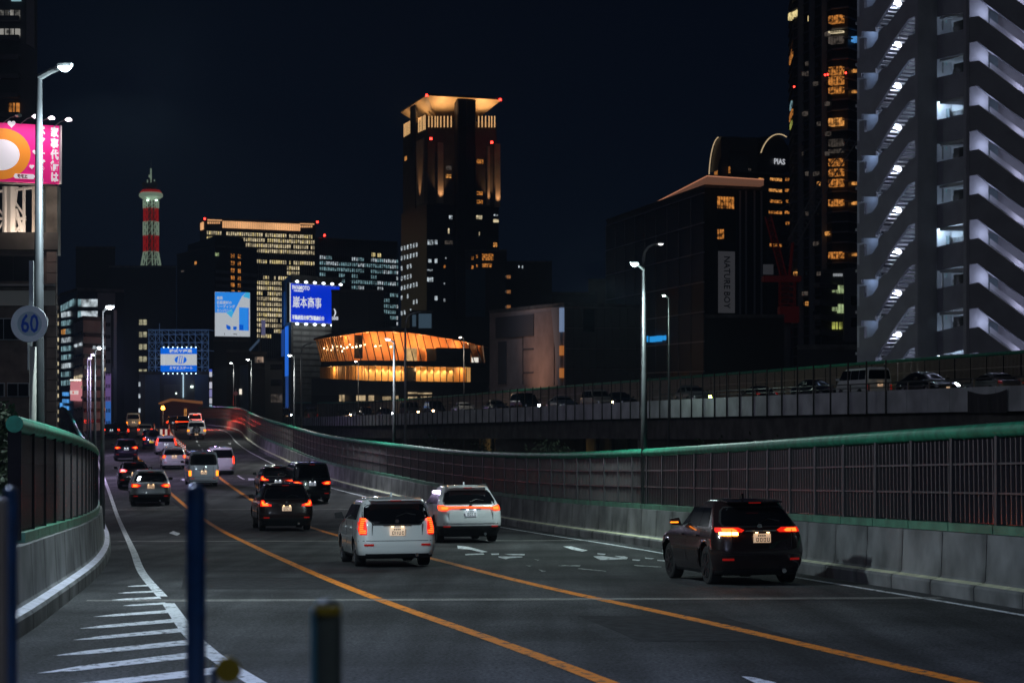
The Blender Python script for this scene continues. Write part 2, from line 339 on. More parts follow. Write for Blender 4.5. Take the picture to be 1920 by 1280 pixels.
ARW = [[(220, 10), (300, 18), (440, 55), (400, 60), (310, 38), (225, 32)], [(275, 70), (410, 66), (415, 74), (280, 80)], [(460, 68), (520, 66), (520, 76), (470, 78)], [(560, 70), (705, 70), (705, 80), (600, 78)],
       [(515, 88), (690, 88), (690, 94), (600, 100), (570, 108), (520, 96)], [(980, 15), (1040, 15), (1160, 45), (1120, 52), (1050, 40)], [(1230, 64), (1290, 70), (1280, 77), (1230, 72)],
       [(1200, 88), (1260, 84), (1350, 96), (1450, 96), (1440, 108), (1250, 114)], [(1350, 84), (1420, 86), (1450, 96), (1400, 96)], [(1480, 108), (1540, 112), (1530, 120), (1480, 117)], [(1570, 96), (1640, 102), (1620, 108), (1575, 104)], [(1660, 112), (1740, 116), (1740, 126), (1660, 120)]]
FAD = [[(770, 108), (820, 112), (800, 117)], [(950, 150), (1110, 152), (1100, 160), (950, 157)], [(710, 152), (760, 154), (740, 160)], [(1490, 148), (1690, 160), (1690, 168), (1500, 156)], [(1090, 172), (1290, 192), (1290, 198), (1090, 178)], [(800, 180), (860, 194), (830, 198)]]
for pl in ARW: mb = MB(); gpoly([z5(*p) for p in pl][::-1], .007); tag(mb.build('road_marking', M['line_white']), kind='structure')
for pl in FAD: mb = MB(); gpoly([z5(*p) for p in pl][::-1], .007); tag(mb.build('road_marking', M['line_faded']), kind='structure')
for pl in [[(317, 999), (325, 995), (338, 1000), (332, 1004)], [(465, 896), (478, 897), (476, 900), (466, 900)], [(426, 831), (433, 830), (432, 833)], [(338, 899), (346, 897), (348, 901)], [(1390, 1268), (1412, 1270), (1452, 1279), (1470, 1290), (1430, 1288)]]:
    mb = MB(); gpoly(pl[::-1], .007); tag(mb.build('road_marking', M['line_white']), kind='structure')
for y in (33.3, 64.5, 96, 131, 168, 205):
    mb = MB(); a, b = LEFT(y)+.3, RIGHT(y)-.4; c = RIGHT(y-.4)-.4
    for dy in (0, .16): mb.add([(a, y+dy-.35, RZ(y)+.012), (c, y+dy+.1, RZ(y)+.012), (b, y+dy+.17, RZ(y)+.012), (a, y+dy-.28, RZ(y)+.012)], [(0, 1, 2, 3)])
    tag(mb.build('expansion_joint', M['joint']), kind='structure')
# ---------------------------------------------------------------- noise barriers along the expressway
def walk(fx, fz, y0, y1, L):
    """points every L metres along a plan curve"""
    pts = [Vector((fx(y0), y0, fz(y0)))]; y = y0; d = 0
    while y < y1:
        y += .05; p = Vector((fx(y), y, fz(y))); 
        if (p-pts[-1]).length >= L: pts.append(p)
    return pts
def frame_mx(a, b, off):
    d = b-a; yaw = math.atan2(d.y, d.x); pit = -math.asin(d.z/d.length)
    return (0, pit, yaw)
ML = 2.0
def concrete_mesh(side):
    # local x along the wall, road face at y=0 looking to -y*side
    s = side; mb = MB()
    prof = [(-.28, -.3), (-.28, .20), (-.25, .245), (-.12, .275), (-.09, .31), (-.05, 1.02), (.24, 1.02), (.24, -.3)]
    e = .005
    vs = [(e, s*p, q) for p, q in prof]+[(ML-e, s*p, q) for p, q in prof]; k = len(prof)
    fs = [(i, (i+1) % k, (i+1) % k+k, i+k) for i in range(k)]+[tuple(range(k))[::-1], tuple(range(k, 2*k))]
    if s > 0: fs = [f[::-1] for f in fs]
    mb.add(vs, fs); mb.m = [1 if i in (2,) else 0 for i in range(k)]+[0, 0]
    return mb.mesh('concrete_panel', [M['wall_concrete'], M['kerb'] if side < 0 else M['kerb_left_lit']])
def panel_meshes(side, h=1.36, nr=9):
    s = side
    back = MB().box(.06, ML-.06, s*.17, s*.21, 0, h).mesh('acoustic_panel', M['barrier_back'])
    rb = MB()
    for i in range(nr):
        x = .06+(ML-.12)*(i+.5)/nr; rb.box(x-.2/nr, x+.2/nr, s*.10, s*.145, 0.02, h-.02)
    for z in (h*.36, h*.70): rb.box(.06, ML-.06, s*(.085 if s < 0 else .105), s*.15, z-(.016 if s < 0 else .01), z+(.016 if s < 0 else .01))
    rb = rb.mesh('louvre', M['rib'] if s < 0 else mat('glossy brown louvre rib', (.10, .085, .085), .25, spec=.8))
    fr = MB().box(-.05 if s < 0 else -.028, .05 if s < 0 else .016, s*.07, s*.25, -.10, h+.02).mesh('fence_post', M['post'] if s < 0 else M['barrier_back'])
    cap = MB().box(.01, ML-.01, s*.02, s*.28, -.14, -.005).mesh('cap_rail', M['green_dull'])
    pip = MB().tube([(-.012, s*.16, h+.11), (ML+.012, s*.16, h+.11)], .115, 20, cap=False).mesh('top_pipe', M['green_pipe'], smooth=True)
    return back, rb, fr, cap, pip
def barrier(label, fx, fz, y0, y1, side, fence=True, fence_from=0, gaps=(), skip_conc=False, hbase=1.17, h=1.36):
    pts = walk(fx, fz, y0, y1, ML)
    wl = thing('noise_barrier', label, 'noise barrier', pts[0])
    cm = concrete_mesh(side); bk, rb, fr, cap, pip = panel_meshes(side, h, 9 if side < 0 else 15)
    up = Vector((0, 0, 1))
    for i in range(len(pts)-1):
        a, b = pts[i], pts[i+1]; ro = frame_mx(a, b, 0); ay = a.y
        nn = Vector((-(b-a).y, (b-a).x, 0)).normalized()*side*.26; a = a+nn
        if not skip_conc: inst('concrete_panel', cm, wl, a, ro)
        if fence and ay >= fence_from:
            q = a+up*hbase
            if i not in gaps:
                inst('cap_rail', cap, wl, q, ro); o = inst('acoustic_panel', bk, wl, q, ro)
                l = bpy.data.objects.new('louvre', rb); COL.objects.link(l); l.parent = o; l['kind'] = 'stuff'
                inst('top_pipe', pip, wl, q, ro)
            inst('fence_post', fr, wl, q, (0, 0, ro[2]))
    k0 = next(i for i, p in enumerate(pts) if p.y >= fence_from)
    a, b = pts[k0], pts[k0+1]; u = (b-a).normalized(); nn = Vector((-u.y, u.x, 0)).normalized()*side*.42; q = a+nn+up*(hbase+h+.11)-u*.02
    MB().disc(q, .116, -u, .012, 24).build('pipe_end', M['green_pipe'], wl)
    return wl, pts
wr, ptsR = barrier('long curving roadside noise barrier with green top pipe, right of the traffic lanes', RIGHT, RZ, 15, 335, -1)
wl, ptsL = barrier('short curved noise barrier with round green pipe end, left edge of the road', LEFT, RZ, 9, 330, 1, fence_from=29.0)
# ---------------------------------------------------------------- street lamps
def lamp_post(name, label, base, ztop, arm, head, lit=(0.72, 0.92, 0.86), energy=1500, r=.09, group=None, curved=False, hr=.3, es=30):
    """base: foot of the pole, arm: horizontal vector to the head"""
    t = thing(name, label, 'street lamp', base, 0, group)
    b = Vector(base); top = Vector((b.x, b.y, ztop)); arm = Vector(arm)
    hd = top+arm+Vector((0, 0, .12))
    if curved:
        pts = [b, top-Vector((0, 0, 1.4)), top-Vector((0, 0, .8))+arm*.03, top-Vector((0, 0, .35))+arm*.12, top-Vector((0, 0, .08))+arm*.32, top+arm*.6+Vector((0, 0, .06)), hd]
        MB().tube(pts, [r, r*.75, r*.7, r*.65, r*.6, r*.55, r*.5], 10).build('pole', M['galv'], t, smooth=True)
    else:
        MB().tube([b, b+(top-b)*.4, top], [r, r*.75, r*.45], 12).build('pole', M['pole'], t, smooth=True)
        MB().tube([top+Vector((0, 0, -.05)), top+arm*.5+Vector((0, 0, .05)), hd], [r*.5, r*.42, r*.35], 8).build('arm', M['galv'], t)
    u = arm.normalized()*hr; s = Vector((-u.y, u.x, 0))*.42
    hb = MB().prism([hd-u*.6-s*.5, hd-u*.6+s*.5, hd+u*.2+s, hd+u+s*.7, hd+u-s*.7, hd+u*.2-s], (0, 0, .09*hr/.3)).build('lamp_head', M['galv'], t)
    if es:
        g_ = GL.setdefault((lit, es), glow('street lamp lens', lit, es))
        k = 8; pts = []
        cc = hd+u*.2-Vector((0, 0, .01))
        MB().tube([cc, cc-Vector((0, 0, .03)), cc-Vector((0, 0, .075))], [hr*.75, hr*.62, hr*.25], 12).build('lens', g_, hb, smooth=True)
    if energy:
        lamp('SPOT', hd+u.normalized()*1.0-Vector((0, 0, .3)), energy*.75, lit, .14, size=R(158), blend=.45)
        lamp('POINT', hd+u.normalized()*1.3-Vector((0, 0, .2)), energy*.30, lit, .14)
    return t
GL = {}
cool = (0.66, 0.90, 0.98); teal = (0.70, 0.98, 0.84); warm = (1.0, 0.52, 0.16)
def foot_on(f, y, out): 
    x = f(y); t = f(y+.5)-f(y-.5); n = Vector((1, -t, 0)).normalized(); return Vector((x, y, RZ(y)+1.0))+n*out
# near left lamp
Yn = 35.5; b = Vector(((73-CX)/F*Yn, Yn, RZ(Yn)-.4))
lamp_post('street_lamp', 'tall street lamp nearest on the left, pole passing in front of the pink billboard', b, W(86, 140, Yn).z, (.42, -.1, 0), None, (.70, .88, .95), 2900, .12, hr=.16, es=16)
# lamps on the right barrier
f1 = foot_on(RIGHT, 61.5, .38); lamp_post('street_lamp', 'tall lamp post rising from the right-hand barrier, bright greenish head, beside the hooked pole', f1, W(1188, 502, 61.5).z, (-.26, -.1, 0), None, (.70, .92, .90), 2200, .11, hr=.16)
f2 = foot_on(RIGHT, 108.5, .38); f2.x = (739-CX)/F*108.5
lamp_post('street_lamp', 'lamp post on the right barrier in front of the glowing orange glass hall', f2, W(738, 640, 108.5).z, (-.3, -.1, 0), None, (.84, .93, 1), 2300, .11, hr=.17)
f3 = foot_on(RIGHT, 150, .38); f3.x = (552-CX)/F*150
lamp_post('street_lamp', 'lamp post on the right barrier left of the glass hall, under the blue billboard', f3, W(554, 669, 150).z, (-.28, -.1, 0), None, (.9, .95, .9), 1500, .1, hr=.18)
f4 = foot_on(RIGHT, 203, .5); f4.x = (471.5-CX)/F*203
lamp_post('street_lamp', 'lamp post by the bend of the barrier, fourth from the near end of its row', f4, W(472, 676, 203).z, (-.3, 0, 0), None, (.9, .95, .9), 1400, .1, hr=.2)
f5 = W(438.5, 765, 260); lamp_post('street_lamp', 'lamp post behind the red lit barrier, with a round sign below its head', f5, W(438, 682, 260).z, (-.3, 0, 0), None, (.9, .95, .9), 1400, .1, hr=.22)
sg = thing('round_sign', 'small round road sign on its pole just right of a far lamp post', 'road sign', W(442, 770, 258))
MB().tube([W(442, 770, 258), W(442, 728, 258)], .05, 6).build('post', M['galv'], sg); MB().disc(W(442, 737, 257.9), .26, (0, -1, 0), .04, 20).build('sign_face', mat('faded pink sign face', (.45, .2, .2), .5, emit=(.6, .2, .22), es=.06, sample=False), sg)
# left row, behind the short barrier
LR = [('second street lamp of the left row, its head clear of the dark tower', 68, 192, 582, 812, 204), ('third lamp of the left row with its head against the grey office', 100, 178, 656, 800, 186),
      ('fourth lamp of the left row, slim pole beside the pink sign', 130, 169, 668, 800, 174), ('fifth lamp of the left row, farthest of the slim left poles', 165, 164, 674, 800, 168)]
for (lb, Y, px, py, pb, hx) in LR:
    lamp_post('street_lamp', lb, W(px, 1005 if Y == 68 else 905, Y) if Y == 68 else Vector((W(px, 0, Y).x, Y, RZ(Y))), W(px, py, Y).z, ((hx-px)/F*Y, 0, 0), None, (.82, .92, 1) if Y < 110 else (.74, .60, 1), 600 if Y < 110 else 3000, .09, hr=.18)
# hooked (davit) poles of the viaduct side
lamp_post('hooked_lamp', 'tall hooked lamp pole with unlit head curving right, beside the bright lamp post', Vector((W(1205, 0, 118).x, 118, 14)), W(1222, 461, 118).z, (.95, 0, 0), None, (1, 1, 1), 0, .12, curved=True, hr=.22, es=2.5)
lamp_post('hooked_lamp', 'hooked unlit lamp pole rising in front of the glass hall', Vector((W(760, 0, 190).x, 190, 10)), W(768, 588, 190).z, (1.2, 0, 0), None, (1, 1, 1), 0, .13, curved=True, hr=.2, es=0)
lamp_post('hooked_lamp', 'hooked unlit lamp pole left of the glass hall before the stone faced building', Vector((W(565, 0, 250).x, 250, 10)), W(572, 646, 250).z, (1.1, 0, 0), None, (1, 1, 1), 0, .13, curved=True, hr=.2, es=0)
lamp_post('street_lamp', 'lamp post behind the viaduct right of the hooked pole, small greenish head', Vector((W(1254, 0, 150).x, 150, 12)), W(1254, 557, 150).z, (-.3, 0, 0), None, teal, 900, .09, hr=.18)
lamp_post('street_lamp', 'thin lamp post in front of the lower gallery, left end of the glass hall', Vector((W(672, 0, 300).x, 300, 5)), W(671, 679, 300).z, (-.32, 0, 0), None, (1, .9, .75), 700, .1, hr=.25)
lamp_post('street_lamp', 'lamp post in front of the right end of the glass hall', Vector((W(870, 0, 230).x, 230, 5)), W(870, 634, 230).z, (-.35, 0, 0), None, (1, .9, .75), 700, .1, hr=.2)
sp = thing('signal_lamp', 'orange warning light on a short pole at the lane split', 'warning light', W(305.5, 798, 262))
MB().tube([W(305.5, 798, 262), W(305.5, 768, 262)], .06, 6).build('pole', M['galv'], sp); MB().tube([W(305.5, 768, 262), W(305.5, 766, 262), W(305.5, 762, 262), W(305.5, 760.5, 262)], [.14, .24, .2, .04], 12).build('lamp_lens', glow('orange beacon', (1, .3, .03), 14, True), sp, smooth=True)
lamp('POINT', W(305.5, 764, 260), 80, (1, .35, .06), .2)
# unseen lamps added out of frame to light the near road and left wall
for (x, y, e, c) in ((7.5, -6, 160, (.8, .93, 1.0)), (-6.6, 13, 3400, (.52, .64, 1.0))):
    lamp_post('street_lamp', 'unseen roadside lamp post added out of frame', Vector((x, y, RZ(8)-.5)), CZ+6.2, (1.0 if x < 0 else -1.0, .2, 0), None, c, e, .11, hr=.2, es=14, group='unseen lamp posts added out of frame')
# ---------------------------------------------------------------- speed sign
Ys = 33.5; sg = thing('speed_sign', 'round speed limit sign reading 60 on a beige post by the near lamp pole', 'road sign', W(57, 1150, Ys))
s_board = mat('retroreflective sign white', (.92, .93, .95), .5, var=.04, scale=8); s_in = mat('sign inner grey', (.52, .62, .66), .5); s_blue = mat('sign blue', (.01, .10, .55), .5)
MB().tube([W(60, 1190, Ys), W(62, 650, Ys)], .055, 12).build('post', mat('beige post', (.42, .40, .34), .6, var=.1), sg, smooth=True)
MB().box(W(49, 0, Ys).x, W(57.5, 0, Ys).x, Ys+.09, Ys+.12, W(0, 693, Ys).z, W(0, 640, Ys).z).build('back_plate', M['galv'], sg)
MB().box(W(52, 0, Ys).x, W(60, 0, Ys).x, Ys+.09, Ys+.14, W(0, 600, Ys).z, W(0, 488, Ys).z).build('upright', M['galv'], sg)
d = MB().disc(W(55.5, 607, Ys), .288, (0, -1, 0), .03, 40).build('sign_face', s_board, sg)
MB().disc(W(55.5, 607, Ys-.031), .192, (0, -1, 0), .004, 36).build('inner_disc', s_in, d)
lettering('60', .40, s_blue, sg, W(55.5, 608, Ys-.045), depth=.006, extra=.006, sx=.72)
# ---------------------------------------------------------------- vehicles
class Body:
    """a car body as a stack of rounded plan outlines; x to the right, y forward, z up, origin on the ground under the middle"""
    def __init__(s, L, Wd, H, rear, front, width, rr=.22, rf=.35, bow=.06, wb=2.6, wr=.33, fo=None, clear=.2):
        s.L, s.W, s.H = L, Wd, H; s.rr, s.rf, s.bow = rr, rf, bow; s.wb, s.wr = wb, wr; s.clear = clear
        s.R = np.array(rear); s.Fr = np.array(front); s.Wp = np.array(width)
        s.ya = -L/2+(fo if fo else (L-wb)*.52)          # rear axle
        s.yf = s.ya+wb
    def w(s, z): return s.W/2*float(np.interp(z, s.Wp[:, 0], s.Wp[:, 1]))
    def r0(s, z): return -s.L/2+float(np.interp(z, s.R[:, 0], s.R[:, 1]))
    def f0(s, z): return s.L/2-float(np.interp(z, s.Fr[:, 0], s.Fr[:, 1]))
    def yr(s, x, z):
        w = s.w(z); rr = min(s.rr, w*.6); b = s.bow*(x/w)**2; ax = min(abs(x), w)
        if ax <= w-rr: return s.r0(z)+b
        d = ax-(w-rr); return s.r0(z)+b+rr-math.sqrt(max(0, rr*rr-d*d))
    def yfr(s, x, z):
        w = s.w(z); rr = min(s.rf, w*.6); b = s.bow*1.6*(x/w)**2; ax = min(abs(x), w)
        if ax <= w-rr: return s.f0(z)-b
        d = ax-(w-rr); return s.f0(z)-b-rr+math.sqrt(max(0, rr*rr-d*d))
    def outline(s, z, nx=14, nc=5, ns=44, inset=0):
        w = s.w(z)-inset; rr = min(s.rr, w*.6); rf = min(s.rf, w*.6); o = []
        xs = list(np.linspace(-(w-rr), w-rr, nx)); arc = [w-rr+rr*math.sin(R(90)*i/nc) for i in range(1, nc)]
        def YR(x): 
            b = s.bow*(x/(w))**2; d = max(0, abs(x)-(w-rr)); return s.r0(z)+inset+b+rr-math.sqrt(max(0, rr*rr-d*d))
        def YF(x):
            b = s.bow*1.6*(x/w)**2; d = max(0, abs(x)-(w-rf)); return s.f0(z)-inset-b-rf+math.sqrt(max(0, rf*rf-d*d))
        for x in xs+arc: o.append((x, YR(x)))
        y0 = YR(w); y1 = YF(w)
        for y in np.linspace(y0, y1, ns): o.append((w, y))
        arcf = [w-rf+rf*math.sin(R(90)*i/nc) for i in range(nc-1, 0, -1)]; xf = list(np.linspace(w-rf, -(w-rf), nx))
        for x in arcf+xf: o.append((x, YF(x)))
        for x in arcf[::-1]: o.append((-x, YF(-x)))
        for y in np.linspace(y1, y0, ns): o.append((-w, y))
        for x in arc[::-1]: o.append((-x, YR(-x)))
        return o
    def shell(s, mats, lower=0.0, name='body', dark_z=None):
        zs = list(np.arange(s.clear, .9, .06))+list(np.arange(.9, s.H-.06, .07))+[s.H-.055, s.H-.02, s.H]
        mb = MB(); n = None
        for k, z in enumerate(zs):
            ins = 0 if z < s.H-.05 else (.03 if z < s.H-.03 else (.10 if z < s.H-.01 else .30))
            o = s.outline(min(z, s.H-.055), inset=ins); n = len(o); mb.v += [(x, y, z) for x, y in o]
        for k in range(len(zs)-1):
            zc = (zs[k]+zs[k+1])/2
            for i in range(n):
                j = (i+1) % n; a, b, c, d = k*n+i, k*n+j, (k+1)*n+j, (k+1)*n+i
                p = [mb.v[q] for q in (a, b, c, d)]; cy = sum(q[1] for q in p)/4; cx = sum(q[0] for q in p)/4
                cut = False
                if abs(cx) > s.w(zc)*.72:
                    for yw in (s.ya, s.yf):
                        if math.hypot(cy-yw, zc-s.wr) < s.wr+.045 and abs(p[0][1]-p[1][1]) > .02: cut = True
                if cut: continue
                mb.f.append((a, b, c, d)); mb.m.append(1 if (dark_z and zc < dark_z) else 0)
        used = set(i for f in mb.f for i in f); vv = []
        for i, v in enumerate(mb.v):
            x, y, z = v
            if abs(x) > s.w(z)*.9:
                for yw in (s.ya, s.yf):
                    d = math.hypot(y-yw, z-s.wr); r_ = s.wr+.065
                    if r_-.07 < d < r_+.045 and z > s.clear+.01:
                        y = yw+(y-yw)*r_/d; z = s.wr+(z-s.wr)*r_/d
            vv.append((x, y, z))
        mb.v = vv
        top = (len(zs)-1)*n; mb.f.append(tuple(range(top, top+n))); mb.m.append(0); mb.f.append(tuple(range(n))[::-1]); mb.m.append(1)
        return mb
    def patch(s, rows, fn, nx=8, off=.012, sink=.03):
        """rows: (z, x0, x1) grid laid on the surface fn(x, z); outward is -y for the rear"""
        mb = MB(); k = len(rows)
        rws = []
        for i in range(k-1):
            sub = max(1, int((rows[i+1][0]-rows[i][0])/.08))
            for q in range(sub): t = q/sub; rws.append(tuple(rows[i][c]*(1-t)+rows[i+1][c]*t for c in range(3)))
        rws.append(rows[-1]); k = len(rws)
        for lay in (off, -sink):
            for z, x0, x1 in rws:
                for j in range(nx+1):
                    x = x0+(x1-x0)*j/nx; mb.v.append(fn(x, z, lay))
        N = nx+1
        for i in range(k-1):
            for j in range(nx): a = i*N+j; mb.f.append((a, a+1, a+N+1, a+N))
        o = k*N
        per = [j for j in range(N)]+[i*N+nx for i in range(1, k)]+[(k-1)*N+j for j in range(nx-1, -1, -1)]+[i*N for i in range(k-2, 0, -1)]
        for q in range(len(per)):
            a, b = per[q], per[(q+1) % len(per)]; mb.f.append((a, a+o, b+o, b))
        mb.m = [0]*len(mb.f); return mb
    def rear(s, rows, off=.012, nx=8, sink=.03): return s.patch(rows, lambda x, z, l: (x, s.yr(x, z)-l, z), nx, off, sink)
    def frontp(s, rows, off=.012, nx=8, sink=.03): return s.patch(rows, lambda x, z, l: (-x, s.yfr(x, z)+l, z), nx, off, sink)
    def side(s, sg, rows, off=.008, nx=6, sink=.02):
        return s.patch([(z, a, b) if sg < 0 else (z, b, a) for z, a, b in rows][::1], lambda y, z, l: (sg*(s.w(z)+l), y, z), nx, off, sink)
def mirror(rows): return [(z, -b, -a) for z, a, b in rows]
WM = {}
def wheel_meshes(r, dark=False):
    k = (round(r, 2), dark)
    if k in WM: return WM[k]
    t = MB(); n = 32; wd = .11
    prof = [(-wd, r*.66), (-wd, r*.93), (-wd*.8, r), (wd*.8, r), (wd, r*.93), (wd, r*.66)]
    for x, q in prof:
        for i in range(n): a = 2*math.pi*i/n; t.v.append((x, q*math.cos(a), q*math.sin(a)))
    for k_ in range(len(prof)-1):
        for i in range(n): j = (i+1) % n; t.f.append((k_*n+i, k_*n+j, (k_+1)*n+j, (k_+1)*n+i)); t.m.append(0)
    t.f.append(tuple(range(n))); t.m.append(0); t.f.append(tuple(range(5*n, 6*n))[::-1]); t.m.append(0)
    rm = MB()
    for sx in (-1, 1):
        rm.tube([(sx*(wd+.002), 0, 0), (sx*(wd+.02), 0, 0)], [r*.2, r*.14], 12)
        for q in range(7):
            a = 2*math.pi*q/7; d = Vector((0, math.cos(a), math.sin(a))); e = Vector((0, -math.sin(a), math.cos(a)))
            rm.obox(Vector((sx*(wd+.002), 0, 0))+d*r*.1-e*.022, d*r*.56, e*.044, Vector((sx*.014, 0, 0)))
        for i in range(n):
            a, b = 2*math.pi*i/n, 2*math.pi*(i+1)/n
            p = [(sx*(wd+.012), q*math.cos(c), q*math.sin(c)) for q, c in ((r*.61, a), (r*.67, a), (r*.67, b), (r*.61, b))]
            rm.add(p, [(0, 1, 2, 3)])
    WM[k] = (t.mesh('wheel', M['tyre']), rm.mesh('rim', M['rim_dark'] if dark else M['rim'])); return WM[k]
BM = {}
KINDS = {
 'wagon': dict(L=4.4, W=1.70, H=1.50, wb=2.5, wr=.30, rear=[(.2, .10), (.3, .02), (.5, 0), (.72, .05), (.95, .10), (1.0, .12), (1.42, .46), (1.5, .58)], front=[(.2, .1), (.55, 0), (.72, .06), (.85, .35), (1.0, 1.05), (1.1, 1.35), (1.4, 2.05), (1.54, 2.4)], width=[(.2, .92), (.35, .98), (.6, 1), (.85, .985), (1.0, .95), (1.4, .80), (1.54, .70)], belt=.98, rr=.22),
 'suv': dict(L=4.75, W=1.92, H=1.69, wb=2.82, wr=.38, rear=[(.25, .14), (.4, .03), (.6, 0), (.85, .04), (1.06, .10), (1.12, .16), (1.5, .60), (1.69, .78)], front=[(.25, .1), (.6, 0), (.85, .08), (.98, .45), (1.08, 1.25), (1.15, 1.5), (1.5, 2.25), (1.69, 2.7)], width=[(.25, .90), (.4, .97), (.65, 1), (.9, .99), (1.1, .94), (1.5, .77), (1.69, .68)], belt=1.10, rr=.30),
 'crossover': dict(L=4.2, W=1.78, H=1.60, wb=2.56, wr=.36, rear=[(.22, .14), (.4, .03), (.62, 0), (.85, .05), (1.02, .12), (1.08, .17), (1.4, .52), (1.6, .70)], front=[(.25, .1), (.6, 0), (.85, .08), (.95, .4), (1.04, 1.05), (1.1, 1.3), (1.42, 2.0), (1.6, 2.4)], width=[(.22, .90), (.4, .97), (.65, 1), (.9, .98), (1.05, .93), (1.42, .77), (1.6, .66)], belt=1.05, rr=.30),
 'minivan': dict(L=4.9, W=1.85, H=1.93, wb=3.0, wr=.34, rear=[(.2, .10), (.35, .02), (.6, 0), (.9, .03), (1.15, .06), (1.7, .20), (1.93, .32)], front=[(.2, .1), (.6, 0), (.9, .08), (1.05, .55), (1.15, .85), (1.6, 1.6), (1.93, 2.1)], width=[(.2, .93), (.4, .98), (.7, 1), (1.1, .985), (1.3, .95), (1.75, .86), (1.93, .78)], belt=1.15, rr=.18),
 'van': dict(L=4.7, W=1.70, H=1.98, wb=2.57, wr=.31, rear=[(.3, .06), (.4, 0), (.65, .0), (1.0, .02), (1.25, .04), (1.8, .14), (1.98, .22)], front=[(.25, .08), (.6, 0), (.9, .05), (1.1, .25), (1.2, .4), (1.75, .95), (1.98, 1.4)], width=[(.25, .95), (.4, .99), (.7, 1), (1.1, 1), (1.3, .975), (1.8, .89), (1.98, .82)], belt=1.2, rr=.12),
 'kei': dict(L=3.4, W=1.48, H=1.65, wb=2.45, wr=.28, rear=[(.2, .06), (.35, .01), (.6, 0), (1.0, .03), (1.5, .16), (1.65, .24)], front=[(.2, .06), (.55, 0), (.8, .08), (.92, .45), (1.0, .6), (1.45, 1.15), (1.65, 1.5)], width=[(.2, .94), (.4, .99), (.7, 1), (.95, .985), (1.1, .96), (1.5, .86), (1.65, .78)], belt=1.0, rr=.14),
 'sedan': dict(L=4.6, W=1.78, H=1.45, wb=2.7, wr=.32, rear=[(.2, .12), (.35, .02), (.6, 0), (.85, .06), (.95, .16), (1.0, .45), (1.05, .62), (1.3, 1.15), (1.45, 1.6)], front=[(.2, .1), (.5, 0), (.7, .08), (.82, .4), (.92, 1.2), (.98, 1.4), (1.3, 2.1), (1.45, 2.5)], width=[(.2, .92), (.4, .98), (.6, 1), (.8, .98), (.95, .93), (1.3, .76), (1.45, .64)], belt=.96, rr=.25),
 'offroad': dict(L=4.3, W=1.90, H=1.85, wb=2.5, wr=.41, rear=[(.4, .10), (.6, .02), (.85, .0), (1.1, 0), (1.2, .02), (1.7, .10), (1.85, .14)], front=[(.4, .1), (.7, 0), (1.05, .0), (1.12, .1), (1.17, 1.1), (1.25, 1.3), (1.7, 1.7), (1.85, 1.9)], width=[(.4, .80), (.55, .96), (.8, 1), (1.1, .97), (1.2, .93), (1.7, .84), (1.85, .8)], belt=1.2, rr=.10),
}
def tl_rows(kind, b):
    """left-hand tail lamp outlines: (z, x_outer, x_inner) with x negative"""
    w = b.w
    if kind == 'tall': return [(.70, -w(.70)+.05, -w(.70)+.18), (.82, -w(.82)-.0, -w(.82)+.19), (.96, -w(.96)+.0, -w(.96)+.15), (1.06, -w(1.06)+.02, -w(1.06)+.10)]
    if kind == 'slim': return [(.98, -w(.98)+.04, -w(.98)+.48), (1.02, -w(1.02)+.02, -w(1.02)+.52), (1.07, -w(1.07)+.02, -w(1.07)+.40)]
    if kind == 'bar': return [(1.00, -w(1.0)+.05, 0), (1.07, -w(1.07)+.02, 0)]
    if kind == 'block': return [(.80, -w(.8)+.03, -w(.8)+.24), (.98, -w(.98)+.02, -w(.98)+.24)]
    if kind == 'wide': return [(.90, -w(.9)+.04, -w(.9)+.38), (.98, -w(.98)+.02, -w(.98)+.48), (1.05, -w(1.05)+.02, -w(1.05)+.30)]
    if kind == 'low': return [(.62, -w(.62)+.02, -w(.62)+.16), (.92, -w(.92)+.02, -w(.92)+.16)]
    if kind == 'vert': return [(.78, -w(.78)+.01, -w(.78)+.13), (1.3, -w(1.3)+.01, -w(1.3)+.12)]
    if kind == 'hook': return [(.88, -w(.88)+.03, -w(.88)+.42), (.95, -w(.95)+.02, -w(.95)+.40), (1.0, -w(1.0)+.02, -w(1.0)+.18), (1.10, -w(1.1)+.02, -w(1.1)+.12)]
